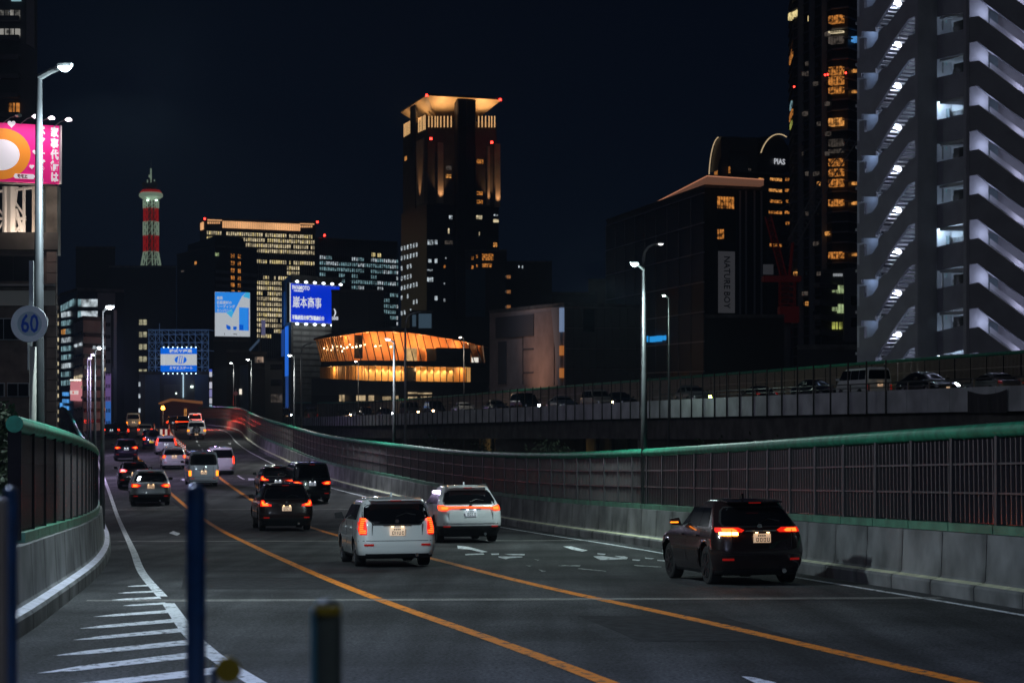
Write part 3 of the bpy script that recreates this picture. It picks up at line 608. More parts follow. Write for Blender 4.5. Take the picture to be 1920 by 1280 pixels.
def make_car(label, kind, col, loc, yaw, pitch=0, tail='block', lit='tail', plate='plate_w', cat='car', name='car', lower=None, roof_rack=False, head=None, blink=False, scale=1.0, bigwin=False, detail=2, plz=.80, spare=False, hm=None, dark_rim=False):
    K = KINDS[kind]; b = Body(K['L'], K['W'], K['H'], K['rear'], K['front'], K['width'], rr=K['rr'], wb=K['wb'], wr=K['wr'], clear=.2 if kind != 'offroad' else .4)
    t = thing(name, label, cat, loc); t.rotation_mode = 'XYZ'; t.rotation_euler = (Matrix.Rotation(yaw, 3, 'Z') @ Matrix.Rotation(pitch, 3, 'X')).to_euler()
    if scale != 1: t.scale = (scale,)*3
    Lc = dict(parent=t, local=True)
    bk = (kind, col, lower)
    if bk not in BM: BM[bk] = b.shell([P[col], M['black']], dark_z=lower or .26).mesh('body', [P[col], M['black']], smooth=True)
    body = inst('body', BM[bk], t, (0, 0, 0), world=False)
    H, belt = K['H'], K['belt']; w = b.w
    MB().box(-w(.4)+.2, w(.4)-.2, -K['L']/2+.25, K['L']/2-.3, .18, .5).build('underbody', M['black'], **Lc)
    wm, rm = wheel_meshes(b.wr, dark_rim)
    for sx in (-1, 1):
        for y in (b.ya, b.yf):
            o = inst('wheel', wm, t, (sx*(w(.4)-.135), y, b.wr), world=False); q = bpy.data.objects.new('rim', rm); COL.objects.link(q); q.parent = o
    # windows
    zt = H-.17
    rw = [(belt+.05, -w(belt+.05)+.15, w(belt+.05)-.15), (belt+.12, -w(belt+.12)+.10, w(belt+.12)-.10), (zt-.06, -w(zt-.06)+.10, w(zt-.06)-.10), (zt, -w(zt)+.16, w(zt)-.16)]
    if bigwin: rw = [(belt-.06, -.48, .48), (belt+.0, -.55, .55), (belt+.06, -w(belt)+.10, w(belt)-.10), (zt-.06, -w(zt-.06)+.05, w(zt-.06)-.05), (zt, -w(zt)+.10, w(zt)-.10)]
    if kind == 'sedan': rw = [(1.04, -w(1.04)+.12, w(1.04)-.12), (1.32, -w(1.32)+.12, w(1.32)-.12)]
    b.rear(rw, nx=12).build('rear_window', M['glass'], **Lc, smooth=False)
    ws = [(belt+.10, -w(belt+.1)+.12, w(belt+.1)-.12), (zt, -w(zt)+.12, w(zt)-.12)]
    b.frontp(ws, nx=12).build('windscreen', M['glass'], **Lc)
    for sg in (-1, 1):
        yr0, yr1 = b.r0(belt)+.62, b.r0(zt)+.42; yf0, yf1 = b.f0(belt+.06)-.35, b.f0(zt)-.12
        ym = (b.ya+b.yf)/2
        if kind in ('minivan', 'van', 'offroad'): yr0, yr1 = b.r0(belt)+.3, b.r0(zt)+.28
        y1m = yr0+(ym-yr0)*.45
        segs = [(yr0, yr1, y1m-.05, y1m-.05), (y1m, y1m, ym-.05, ym-.05), (ym, ym, yf0, yf1)]
        for (a0, a1, c0, c1) in segs:
            if c0-a0 < .15: continue
            b.side(sg, [(belt+.03, a0, c0), (zt, max(a1, a0) if a0 == a1 else a1, min(c1, max(c0, c1)))]).build('side_window', M['glass'], **Lc)
        if detail > 1:
            yd = [ym-.02, y1m-.35]
            for y in yd: MB().box(min(sg*w(.7), sg*(w(.7)+.003)), max(sg*w(.7), sg*(w(.7)+.003)), y-.006, y+.006, .38, belt).build('door_seam', M['black'], **Lc)
            for y in (ym+.12, ym-.85 if kind != 'kei' else ym-.7): MB().box(min(sg*w(.88), sg*(w(.88)+.035)), max(sg*w(.88), sg*(w(.88)+.035)), y, y+.2, belt-.16, belt-.13).build('door_handle', P[col], **Lc)
        my = b.f0(belt+.06)-.45
        mr = MB(); mr.prism([(sg*(w(belt)+.02), my, belt+.02), (sg*(w(belt)+.22), my+.02, belt+.03), (sg*(w(belt)+.24), my+.02, belt+.15), (sg*(w(belt)+.08), my, belt+.17)], (0, .12, 0)); mr.build('wing_mirror', P[col] if col in ('white', 'silver') and detail < 2 else M['black'], **Lc)
    # tail lamps
    lm = M['tail_far' if (lit == 'tail' and detail < 2) else lit] if isinstance(lit, str) else lit
    if tail == 'bar':
        bar = b.rear([(1.015, -w(1.0)+.10, w(1.0)-.10), (1.065, -w(1.06)+.10, w(1.06)-.10)], nx=20, off=.022).build('light_bar', M['tail_bar'], **Lc)
        for sg in (-1, 1):
            rows = [(.955, -w(.96)+.03, -w(.96)+.22), (1.02, -w(1.02)-.005, -w(1.02)+.34), (1.10, -w(1.1)+.0, -w(1.1)+.10)]
            b.rear(rows if sg < 0 else mirror(rows), off=.03, nx=8).build('tail_light', M['tail_bar'], **Lc)
            rows = [(.985, -w(1.0)+.08, -w(1.0)+.24), (1.055, -w(1.05)+.06, -w(1.05)+.26)]
            b.rear(rows if sg < 0 else mirror(rows), off=.036, nx=5).build('lamp_core', M['tail_hot'], **Lc)
    elif tail:
        rows = tl_rows(tail, b)
        for sg in (-1, 1):
            rr_ = rows if sg < 0 else mirror(rows)
            tl = b.rear(rr_, off=.022, nx=6).build('tail_light', lm, **Lc)
            if detail > 1 and tail == 'tall':
                cm = MB()
                for q in range(8):
                    z = .73+q*.042; xo = -w(z)+.035; xi = xo+(.10 if q in (0, 1, 6, 7) else .075)+(.03 if q < 2 else 0)
                    rws = [(z, xo+.012, xi+.012), (z+.02, xo, xi)]
                    pm_ = b.rear(rws if sg < 0 else mirror(rws), off=.034, nx=3, sink=-.02); cm.add(pm_.v, pm_.f)
                cm.build('lamp_segments', M['tail_hot'], **Lc)
            elif detail > 1 and lit == 'tail':
                z0, z1 = rows[0][0], rows[-1][0]; cr = []
                for z, a, c in rows: m_ = (a+c)/2; cr.append((z0+(z-z0)*.7+(z1-z0)*.12, m_+(a-m_)*.62, m_+(c-m_)*.45))
                b.rear(cr if sg < 0 else mirror(cr), off=.03, nx=4).build('lamp_core', M['tail_hot'], **Lc)
    if blink:
        rows = [(.93, -w(.93)+.10, -w(.93)+.42), (.985, -w(.98)+.08, -w(.98)+.40)]
        b.rear(rows, off=.03, nx=6).build('turn_signal', M['blinker'], **Lc)
        MB().box(-w(belt)-.26, -w(belt)-.10, b.f0(belt+.06)-.47, b.f0(belt+.06)-.455, belt+.07, belt+.095).build('mirror_signal', M['amber'], **Lc)
    # plate, its lamps, bumper pieces
    if plate:
        yp = b.yr(0, plz)-.03
        pl = MB().box(-.165, .165, yp-.012, yp, plz-.083, plz+.083).build('number_plate', M[plate], **Lc)
        gm = MB(); rg = random.Random(int(abs(loc[0])*97+loc[1]*13))
        for q in range(4):
            x = -.115+q*.07; 
            for (dx, dz, ww, hh) in ((0, 0, .012, .075), (.012, .063, .026, .012), (.012, 0, .026, .012), (.036, 0, .012, .075)):
                if rg.random() < .78: gm.box(x+dx, x+dx+ww, yp-.016, yp-.0115, plz-.066+dz, plz-.066+dz+hh)
        for q in range(4): gm.box(-.08+q*.04, -.055+q*.04, yp-.016, yp-.0115, plz+.032, plz+.062)
        gm.build('plate_characters', M['ink'], parent=pl, local=True)
        lp = M['plate_lamp_c'] if plate == 'plate_c' else M['plate_lamp']
        for sg in (-1, 1): MB().box(sg*.11-.025, sg*.11+.025, yp-.035, yp-.012, plz+.095, plz+.112).build('plate_lamp', lp, **Lc)
        MB().obox((-.3, b.yr(0, plz+.13)-.018, plz+.125), (.6, 0, 0), (0, .03, 0), (0, 0, .02)).build('garnish', M['chrome'] if detail > 1 else M['black'], **Lc)
    if detail > 0:
        b.rear([(K['rear'][0][0]+.03, -w(.3)+.12, w(.3)-.12), ((.40 if lower else .29) if kind != 'offroad' else .6, -w(.4)+.16, w(.4)-.16)], off=.012, nx=12).build('lower_bumper', M['black'], **Lc)
        for sg in (-1, 1):
            rows = [(.46, -w(.46)+.13, -w(.46)+.33), (.50, -w(.5)+.13, -w(.5)+.33)]
            b.rear(rows if sg < 0 else mirror(rows), off=.016, nx=4).build('reflector', M['red_dim'], **Lc)
    if detail > 1:
        zt2 = H-.09; yy = b.r0(zt2)
        MB().obox((-w(zt2)+.10, yy-.17, zt2+.01), (2*w(zt2)-.20, 0, 0), (0, .4, .035), (0, 0, .025)).build('roof_spoiler', P[col], **Lc)
        MB().box(-.12, .12, yy-.178, yy-.168, zt2+.0, zt2+.018).build('high_brake_light', M['red_dim'], **Lc)
        MB().prism([(-.02, yy+.55, H), (-.02, yy+.75, H), (-.02, yy+.57, H+.09)], (.04, 0, 0)).build('antenna', P[col], **Lc)
        MB().tube([(0, b.yr(0, belt+.1)-.03, belt+.10), (.22, b.yr(.2, belt+.2)-.035, belt+.17), (.42, b.yr(.4, belt+.14)-.035, belt+.13)], .012, 5).build('rear_wiper', M['black'], **Lc)
        for sg in (-1, 1):
            x = sg*(w(.8)-.30); MB().box(x-.004, x+.004, b.yr(x, .7)-.004, b.yr(x, .7)+.02, .52, belt-.02).build('tailgate_seam', M['black'], **Lc)
        MB().tube([(.42, -K['L']/2+.02, .26), (.42, -K['L']/2+.35, .26)], .045, 8).build('exhaust', M['chrome'], **Lc)
        MB().disc((0, b.yr(0, plz+.22)-.012, plz+.22), .045, (0, -1, 0), .012, 16).build('badge', M['chrome'], **Lc)
    if detail > 1:
        zc_ = .56 if not lower else lower+.04
        b.rear([(zc_, -w(zc_)+.02, w(zc_)-.02), (zc_+.012, -w(zc_)+.02, w(zc_)-.02)], off=.004, nx=16).build('bumper_seam', M['black'], **Lc)
        fr_ = [(z, x0-.03, x1+.03) for z, x0, x1 in rw]; fr_[0] = (fr_[0][0]-.03, fr_[0][1], fr_[0][2]); fr_[-1] = (fr_[-1][0]+.02, fr_[-1][1], fr_[-1][2])
        b.rear(fr_, nx=12, off=.006).build('window_surround', M['black'], **Lc)
    if roof_rack:
        for sg in (-1, 1): MB().tube([(sg*(w(H-.1)-.06), b.r0(H-.05)+.1, H-.03), (sg*(w(H-.1)-.06), b.r0(H-.05)+.3, H+.02), (sg*(w(H-.1)-.06), b.f0(H-.05)-.3, H+.02), (sg*(w(H-.1)-.06), b.f0(H-.05)-.05, H-.02)], .016, 6).build('roof_rail', M['black'], **Lc)
    if spare:
        yp = b.yr(0, .95)-.02
        q = MB().tube([(0, yp, .98), (0, yp-.22, .98)], .39, 24).build('spare_wheel', M['tyre'], **Lc)
        sm = MB()
        for i in range(5):
            a = R(90+72*i); sm.obox((math.cos(a)*.06-math.sin(a)*.02, yp-.235, .98+math.sin(a)*.06+math.cos(a)*.02), (math.cos(a)*.24, 0, math.sin(a)*.24), (0, .02, 0), (math.sin(a)*.05, 0, -math.cos(a)*.05))
        sm.build('rim', M['chrome'], parent=q, local=True)
    if head:
        for sg in (-1, 1):
            rows = [(.62, -w(.62)+.12, -w(.62)+.34), (.78, -w(.78)+.10, -w(.78)+.36)]
            b.frontp(rows if sg < 0 else mirror(rows), off=.012, nx=4).build('headlight', M['chrome'] if hm != 'both' and sg != hm and hm else head, **Lc)
        MB().box(-.165, .165, b.f0(.5)+.02, b.f0(.5)+.03, .42, .58).build('number_plate', M['plate_w'], **Lc)
        b.frontp([(.45, -.5, .5), (.72, -.42, .42)], off=.02, nx=6).build('grille', M['black'], **Lc)
    return t, b
def road_car(px, py, label, kind, col, f=LA, yaw_extra=0, **k):
    """px, py: where the middle of the rear bumper meets the road in the photograph"""
    g_ = ground(px, py); L = KINDS[kind]['L']*k.get('scale', 1)
    y = g_.y; t = (f(y+4)-f(y-1))/5; d = Vector((t, 1, 0)).normalized()
    yaw = math.atan2(-d.x, d.y)+yaw_extra; d = Vector((-math.sin(yaw), math.cos(yaw), 0))
    c = Vector((g_.x, g_.y, 0))+d*(L/2)
    z0 = RZ(g_.y); z1 = RZ(g_.y+d.y*L); c.z = (z0+z1)/2+.012
    return make_car(label, kind, col, c, yaw, math.atan2(z1-z0, L), **k)
C = road_car
C(746, 1064, 'white station wagon with dark tailgate window and lit orange number plate, centre of the road', 'wagon', 'white', tail='tall', bigwin=True, detail=2, plz=.76)
C(884, 1018, 'white SUV with a full width red light bar, just right of the white wagon', 'suv', 'pearl', f=LB, tail='bar', plate='plate_c', lower=.52, roof_rack=True, plz=.87, dark_rim=True)
C(1431, 1098, 'black crossover signalling left with a glowing amber lamp, nearest the right barrier', 'crossover', 'darkbrown', f=lambda y: RIGHT(y), yaw_extra=R(3.5), tail='slim', lit='tail', blink=True, dark_rim=True, plz=.87, scale=.955)
C(538, 996, 'black SUV with a bright orange number plate, left of the white wagon', 'suv', 'darkbrown', tail='hook', roof_rack=True, lower=.42, plz=.80, scale=.985)
C(586, 944, 'black minivan with long slanted red tail lights in the right lane', 'minivan', 'black', f=RIGHT, tail='wide', plate='plate_c', plz=.93)
C(521, 934, 'dark car with hooked red tail light, half hidden beside the black minivan', 'crossover', 'black', f=LB, tail='hook', plate='plate_c', plz=.80)
C(283, 949, 'silver SUV with dark lower bumper behind the blue post, last in the left lane', 'suv', 'silver', f=LW, tail='wide', lower=.55, plz=.92, scale=.98)
C(252, 916, 'black saloon just ahead of the silver SUV in the left lane', 'sedan', 'black', f=LW, tail='wide', plz=.78)
C(237, 864, 'dark purple car with wide orange red lamps in the far left lane', 'crossover', 'purple', f=LW, tail='wide', plate='plate_c', plz=.86)
C(382, 913, 'silver blue high roof delivery van with amber side lamps', 'van', 'silverblue', tail='low', lit='amber', cat='van', name='van', plz=.80, bigwin=False)
C(416, 890, 'white small minivan partly hidden behind the silver blue van', 'minivan', 'white', f=LB, tail='vert', detail=1, plate=None, scale=.9)
C(327, 880, 'white hatchback in the queue ahead of the delivery van', 'wagon', 'white', f=LA, tail='block', plz=.85, detail=2, scale=.97)
C(312, 853, 'white car with tall vertical red lamps ahead of the white hatchback', 'wagon', 'silver', f=LA, tail='vert', plate='plate_c', detail=1)
C(284, 842, 'dark blue small car with a yellow number plate', 'kei', 'navy', f=LA, tail='block', plate='plate_y', plz=.62, detail=1)
C(272, 821, 'pale beige saloon in the middle of the queue near the lane split', 'wagon', 'beige', f=LA, tail='block', detail=1, scale=.95, plate='plate_c')
C(209, 822, 'black car with square red lamps, far left lane behind a lamp post', 'sedan', 'black', f=LW, tail='block', plate='plate_c', detail=1)
C(226, 821, 'dark car squeezed beside the black car in the far left lane', 'crossover', 'black', f=LW, tail='low', plate=None, detail=1)
C(250, 803, 'old cream high roof van farthest up the left carriageway', 'van', 'cream', f=LA, tail='low', lit='amber', cat='van', name='van', detail=1)
C(368.5, 824, 'white boxy off-roader with a spare wheel on its tailgate', 'offroad', 'pearl', f=RIGHT, tail='block', lit='amber', spare=True, plz=.5, detail=1)
C(344, 807, 'dark car with an unbroken red light bar ahead of the off-roader', 'suv', 'black', f=RIGHT, tail='bar', plate=None, detail=1)
C(325, 805, 'dark car left of the one with the light bar at the lane split', 'crossover', 'black', f=LB, tail='block', plate='plate_c', detail=1)
C(366, 799, 'white van with one high red lamp seen over the off-roader', 'van', 'white', f=RIGHT, tail=None, plate=None, cat='van', name='van', detail=0)
vt = [o for o in bpy.data.objects if o.get('label', '').startswith('white van with one high red')][0]
q = MB().box(-.25, .25, -2.42, -2.30, 1.74, 1.84).build('high_lamp', M['tail_far'], vt, local=True)
lamp('POINT', vt.location+Vector((2.4, -4.5, .9)), 620, (1, .05, .03), .15)  # red light added off the van, reddens the far barrier
# splitter barrier with chevrons
sb = thing('chevron_board', 'red and white chevron board at the lane split', 'traffic sign', ground(310, 829))
for i, px in enumerate((302.5, 307, 311.5, 316)):
    g0 = ground(px, 829); u = 1 if i % 2 else -1
    MB().box(g0.x-.12, g0.x+.12, g0.y, g0.y+.04, g0.z+.55, g0.z+1.25).build('board', M['red_dim'] if i % 2 else glow('lit reflective white', (1, .8, .7), .5), sb)  # boards glow, standing for headlight thrown back
ORD = 'nearest second third fourth fifth sixth seventh eighth ninth tenth eleventh twelfth thirteenth fourteenth fifteenth sixteenth seventeenth eighteenth nineteenth twentieth twenty-first twenty-second'.split()
def delin(f, ys, label, m, grp):
    for q_, y in enumerate(ys):
        x = f(y); t = thing('lane_delineator', ('nearest ' if q_ == 0 else ORD[q_]+' ')+label, 'delineator', (x, y, RZ(y)), 0, grp)
        MB().tube([(x, y, RZ(y)), (x, y, RZ(y)+.72)], .05, 8).build('post', m, t)
        for z in (.3, .5): MB().tube([(x, y, RZ(y)+z), (x, y, RZ(y)+z+.09)], .056, 8).build('reflective_band', glow_band, t)
glow_band = mat('reflective band with added glow', (.8, .75, .7), .4, emit=(1, .75, .6), es=.5, sample=False)  # glow put in for headlight thrown back by the bands
red_post = mat('orange red delineator', (.75, .10, .02), .45, emit=(1, .16, .05), es=.12, sample=False)  # posts glow faintly too, standing for headlight on them
delin(lambda y: LB(y)-.45, [y for y in np.arange(172, 262, 4.2)], 'red delineator post along the right edge of the painted island', red_post, 'delineators along the right edge of the island')
delin(lambda y: LB(y)-1.9-.004*(y-172), [y for y in np.arange(205, 262, 4.2)], 'red delineator post along the left edge of the painted island', red_post, 'delineators along the left edge of the island')
# ---------------------------------------------------------------- the upper viaduct on the right
VX = pch([70, 108, 135, 173, 210, 270, 333, 450], [37.8, 26, 17.6, 7.6, -3.2, -18.5, -33, -60])
VZ = pch([70, 108, 135, 173, 210, 270, 333, 450], [17.5, 16.92, 16.38, 15.6, 14.75, 13.45, 12.4, 11.5])   # underside of the edge beam
def vnorm(y):
    t = (VX(y+1)-VX(y-1))/2; return Vector((1, -t, 0)).normalized()
def VO(y, o): q = Vector((VX(y), y, 0))+vnorm(y)*o; return q
mb = MB(); ys = np.arange(72, 448, 4.0)
for y in ys:
    a0, a1 = VO(y, .2), VO(y, 10.6); b0, b1 = VO(y+4.02, .2), VO(y+4.02, 10.6); z0, z1 = VZ(y)+.85, VZ(y+4)+.85
    a0.z = a1.z = z0; b0.z = b1.z = z1; dn = Vector((0, 0, .8))
    mb.add([a0, a1, b1, b0, a0-dn, a1-dn, b1-dn, b0-dn], [(0, 1, 2, 3), (4, 7, 6, 5), (0, 4, 5, 1), (2, 6, 7, 3), (1, 5, 6, 2), (0, 3, 7, 4)])
tag(mb.build('viaduct_roadway', M['asphalt']), kind='structure')
mb = MB()
for y in ys:
    for o0, o1 in ((1.4, 3.0), (7.6, 9.2)):
        a0, a1, b0, b1 = VO(y, o0), VO(y, o1), VO(y+4.02, o0), VO(y+4.02, o1); z0, z1 = VZ(y), VZ(y+4); dn = Vector((0, 0, 1.6))
        a0.z = a1.z = z0; b0.z = b1.z = z1
        mb.add([a0, a1, b1, b0, a0-dn, a1-dn, b1-dn, b0-dn], [(4, 7, 6, 5), (0, 4, 5, 1), (2, 6, 7, 3), (1, 5, 6, 2), (0, 3, 7, 4)])
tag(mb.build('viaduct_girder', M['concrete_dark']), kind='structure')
for y in (96, 132, 168, 208, 250, 300, 360):
    q = VO(y, 5.3); p = thing('viaduct_pier', 'dark pier under the upper viaduct', 'pier', (q.x, q.y, 0), 0, 'piers under the upper viaduct')
    MB().box(q.x-1, q.x+1, q.y-.8, q.y+.8, 0, VZ(y)-3).build('column', M['concrete_dark'], p)
    MB().obox(VO(y-.8, .8)+Vector((0, 0, VZ(y)-3)), vnorm(y)*9, (0, 1.6, 0), (0, 0, 1.35)).build('crosshead', M['concrete_dark'], p)
# near parapet: concrete panels with dark joints, slim posts, railing
M['parapet'] = mat('pale parapet concrete', (.52, .53, .56), .8, var=.25, scale=.5, bump=.2, detail=7)
vp = thing('viaduct_parapet', 'pale concrete parapet along the near edge of the upper viaduct', 'parapet', (26, 108, 16.9))
pts = walk(VX, VZ, 74, 440, 2.4)
pm = MB().box(.012, 2.388, -.22, 0, 0, 1.3).mesh('parapet_panel', M['parapet'])
po = MB().box(-.035, .035, .02, .10, -.02, 3.05).mesh('slim_post', M['black'])
pr = MB().tube([(0, -.1, 1.75), (2.4, -.1, 1.75)], .045, 6).tube([(0, -.1, 1.50), (2.4, -.1, 1.50)], .03, 6).box(-.04, .04, -.14, -.06, 1.3, 1.78).mesh('railing', M['post'])
for i in range(len(pts)-1):
    a, b = pts[i], pts[i+1]; ro = frame_mx(a, b, 0)
    inst('parapet_panel', pm, vp, a, ro)
    if a.y > 121: inst('slim_post', po, vp, a, (0, 0, ro[2]))
    if a.y < 158: inst('railing', pr, vp, a, ro)
# far barrier with ribs and green pipe
vf = thing('viaduct_noise_barrier', 'long noise barrier on the far side of the upper viaduct, green top pipe', 'noise barrier', VO(130, 10.2))
fx = lambda y: VO(y, 10.2).x
bk, rb, fr, cap, pip = panel_meshes(-1, 2.25, 12)
def VOpt(y): q = VO(y, 10.2); q.z = VZ(y)+.85; return q
P0 = [VOpt(74)]; y = 74
while y < 440:
    y += .05; q = VOpt(y)
    if (q-P0[-1]).length >= ML: P0.append(q)
rbr = MB()
for i in range(12):
    x = .06+1.88*(i+.5)/12; rbr.box(x-.022, x+.022, .06, .10, .02, 2.23)
for z in (.75, 1.5): rbr.box(.06, 1.94, .05, .11, z-.02, z+.02)
rib2 = mat('brownish louvre rib', (.24, .19, .15), .4, metal=.2)
rbr = rbr.mesh('louvre', rib2)
for i in range(len(P0)-1):
    a, b = P0[i], P0[i+1]; ro = frame_mx(a, b, 0); q = a+Vector((0, 0, .45))
    o = inst('acoustic_panel', bk, vf, q, ro)
    if a.y < 330:
        l = bpy.data.objects.new('louvre', rbr); COL.objects.link(l); l.parent = o; l['kind'] = 'stuff'
    inst('top_pipe', pip, vf, q, ro)
    inst('fence_post', fr, vf, q, (0, 0, ro[2]))
mb = MB()
for i in range(len(P0)-1):
    a, b = P0[i], P0[i+1]; mb.add([a, b, b+Vector((0, 0, .46)), a+Vector((0, 0, .46))], [(0, 1, 2, 3)])
mb.build('base_kerb', M['concrete_dark'], vf)
# retaining wall with dark pilasters below, and a bare tree in front
rw_ = thing('pilaster_wall', 'dim brown wall with dark pilasters under the upper viaduct', 'wall', (10, 210, 0))
mwall = mat('dim brown wall', (.16, .13, .09), .9, var=.3, scale=.3)
for i in range(44):
    y = 118+i*5; a, b = VO(y, 15), VO(y+5, 15); a.z = b.z = 0
    MB().obox(a, b-a, vnorm(y)*.4, (0, 0, VZ(y)-1.0)).build('wall_bay', mwall, rw_)
    MB().obox(a-vnorm(y)*.35, (b-a)*.14, vnorm(y)*.35, (0, 0, VZ(y)-1.0)).build('pilaster', M['black'], rw_)
for y, e in ((150, 90), (185, 120), (225, 160), (265, 180)):
    q = VO(y, 11.5); lamp_post('street_lamp', 'street level lamp under the upper viaduct', Vector((q.x, q.y, 0)), 9.5, (.6, 0, 0), None, (1, .72, .3), e*2.2, .07, hr=.2, es=4, group='lamps under the upper viaduct')
def bare_tree(label, x, y, z0, h, seed, m):
    rg = random.Random(seed); t = thing('bare_tree', label, 'tree', (x, y, z0)); tr = MB(); br = MB()
    def grow(p, d, l, r, dep):
        e = p+d*l; (tr if dep > 2 else br).tube([p, (p+e)/2+Vector((rg.uniform(-.1, .1), rg.uniform(-.1, .1), 0))*l*.4, e], [r, r*.85, r*.65], 5)
        if dep == 0:
            for _ in range(5):
                q = e+Vector((rg.gauss(0, .25), rg.gauss(0, .25), rg.gauss(0, .25))); u = Vector((rg.gauss(0, 1), rg.gauss(0, 1), rg.gauss(0, 1))).normalized()*.16; v = u.orthogonal().normalized()*.09
                lf.add([q-u, q-v, q+u, q+v], [(0, 1, 2, 3)])
            return
        for _ in range(rg.choice((2, 3))):
            a = d+Vector((rg.uniform(-.8, .8), rg.uniform(-.8, .8), rg.uniform(-.25, .5))); grow(e, a.normalized(), l*rg.uniform(.62, .8), r*.62, dep-1)
    lf = MB(); grow(Vector((x, y, z0)), Vector((0, 0, 1)), h*.33, h*.02, 5)
    tr.build('trunk', m, t); br.build('branches', m, t); o = lf.build('leaves', mat('dark leaf '+str(seed), (.03, .05, .02), .7), t); o['kind'] = 'stuff'
bark = mat('dark bark', (.03, .025, .02), .9)
bare_tree('dark small tree under the viaduct left of the lamp post gap', W(1005, 0, 150).x, 150, 5, 9.3, 3, bark)
bare_tree('dark bare tree under the viaduct right of the lamp posts', W(1385, 0, 128).x, 128, 5, 10.2, 9, bark)
bare_tree('dark shrubby tree under the viaduct beside the far lamp post', W(850, 0, 190).x, 190, 4, 10.5, 12, bark)
# dark cloth over one parapet panel
cl = MB(); a = pts[0]
n_ = [p for p in pts if 106 < p.y < 114]
tp = []; k = 12; A = W(1842, 0, 113.2); B = W(1897, 0, 109.2); A.x = VX(113.2)-.0; B.x = VX(109.2)
A = Vector((VX(113.4), 113.4, VZ(113.4)+1.12)); B = Vector((VX(109.6), 109.6, VZ(109.6)+1.12)); nn = vnorm(111)*-.10
for i in range(k+1):
    t_ = i/k; p = A.lerp(B, t_)+nn; sag = .22*(1-(2*t_-1)**2); tp += [p+Vector((0, 0, -sag)), p+Vector((0, 0, -1.2))+nn*.3*math.sin(i*2)]
cl.add(tp, [(2*i, 2*i+1, 2*i+3, 2*i+2) for i in range(k)])
tag(cl.build('dark_sheet', mat('black sheeting', (.012, .012, .014), .7)), 'black sheet hung over the pale viaduct parapet', 'sheet')
# vehicles on the viaduct; px: where the middle of the vehicle is seen, o: distance from the near edge
def vcar(px, label, kind, col, o, toward=False, **k):
    lo, hi = 80.0, 430.0
    for _ in range(40):
        m_ = (lo+hi)/2; q = VO(m_, o)
        if CX+F*q.x/q.y > px: lo = m_
        else: hi = m_
    q = VO(lo, o); t = VO(lo+1, o)-VO(lo-1, o); yaw = math.atan2(-t.x, t.y)+(math.pi if toward else 0)
    z = VZ(lo)+.86; dz = (VZ(lo+2)-VZ(lo-2))/4/ t.length*2
    return make_car(label, kind, col, (q.x, q.y, z), yaw, math.atan(dz)*(-1 if toward else 1), **k)
vcar(1618, 'white van on the upper viaduct seen above the parapet, one small red lamp', 'van', 'white', 2.6, tail='low', lit='red_dim', cat='van', name='van', detail=1, plate='plate_w', plz=.9, scale=1.0)
vcar(1740, 'black saloon on the upper viaduct behind the railing, right of the white van', 'sedan', 'black', 2.6, toward=True, tail=None, plate=None, head=M['head_w'], detail=1, hm=1, scale=1.06)
vcar(1860, 'dark low car on the upper viaduct at the right edge', 'sedan', 'grey', 6.2, tail='block', lit='red_dim', plate=None, detail=1)
vcar(1530, 'dark car on the upper viaduct left of the white van', 'sedan', 'black', 2.6, toward=True, tail=None, plate=None, detail=1)
vcar(1420, 'dark pickup like car low behind the viaduct parapet with small rear lamps', 'sedan', 'darkbrown', 6.5, tail='block', lit='red_dim', plate=None, detail=1)
vcar(1300, 'car on the viaduct with a dazzling yellow green headlamp', 'crossover', 'grey', 2.8, toward=True, tail=None, plate=None, head=M['head_g'], detail=1, hm=1)
vcar(1165, 'dark minivan on the viaduct behind the beige one', 'crossover', 'black', 5.6, toward=True, tail=None, plate=None, head=M['chrome'], detail=1)
vcar(1120, 'beige minivan on the viaduct with an orange glowing lamp', 'minivan', 'beige', 2.8, toward=True, tail=None, plate=None, head=M['head_o'], detail=1, hm=1, scale=.92)
vcar(1055, 'pale saloon on the viaduct between two minivans', 'sedan', 'silver', 3.2, toward=True, tail=None, plate=None, head=M['chrome'], detail=1)
vcar(985, 'dark minivan on the viaduct with a dazzling blue white headlamp', 'minivan', 'black', 2.8, toward=True, tail=None, plate=None, head=M['head_w'], detail=1, hm=1)
vcar(930, 'dark saloon on the viaduct left of the blue white headlamp', 'sedan', 'grey', 3, toward=True, tail=None, plate=None, head=M['chrome'], detail=1)
vcar(870, 'silver saloon in the viaduct queue', 'sedan', 'silver', 3, toward=True, tail=None, plate=None, head=M['chrome'], detail=1)
vcar(815, 'black minivan in the viaduct queue in front of the glass hall', 'minivan', 'black', 3, toward=True, tail=None, plate=None, head=M['head_o'], detail=1, hm=-1, scale=.95)
vcar(768, 'grey van in the viaduct queue with a warm glowing lamp', 'van', 'grey', 3, toward=True, tail=None, plate=None, head=M['head_o'], detail=1, hm=1, cat='van', name='van')
vcar(722, 'low dark saloon in the viaduct queue', 'sedan', 'black', 3, toward=True, tail=None, plate=None, head=M['head_w'], detail=1, hm=1, scale=.95)
vcar(685, 'dark sport utility car in the viaduct queue', 'suv', 'black', 3, toward=True, tail=None, plate=None, head=M['chrome'], detail=1)
vcar(645, 'dark saloon in the viaduct queue with a warm lamp', 'sedan', 'black', 3, toward=True, tail=None, plate=None, head=M['head_o'], detail=1, hm=1)
vcar(583, 'dark truck like van at the left end of the viaduct queue', 'van', 'grey', 3.4, tail='low', lit='red_dim', plate=None, detail=1, cat='van', name='van')
vcar(535, 'car with a dazzling white headlamp at the far left of the viaduct', 'minivan', 'navy', 3, toward=True, tail=None, plate=None, head=M['head_w'], detail=1, hm=1)
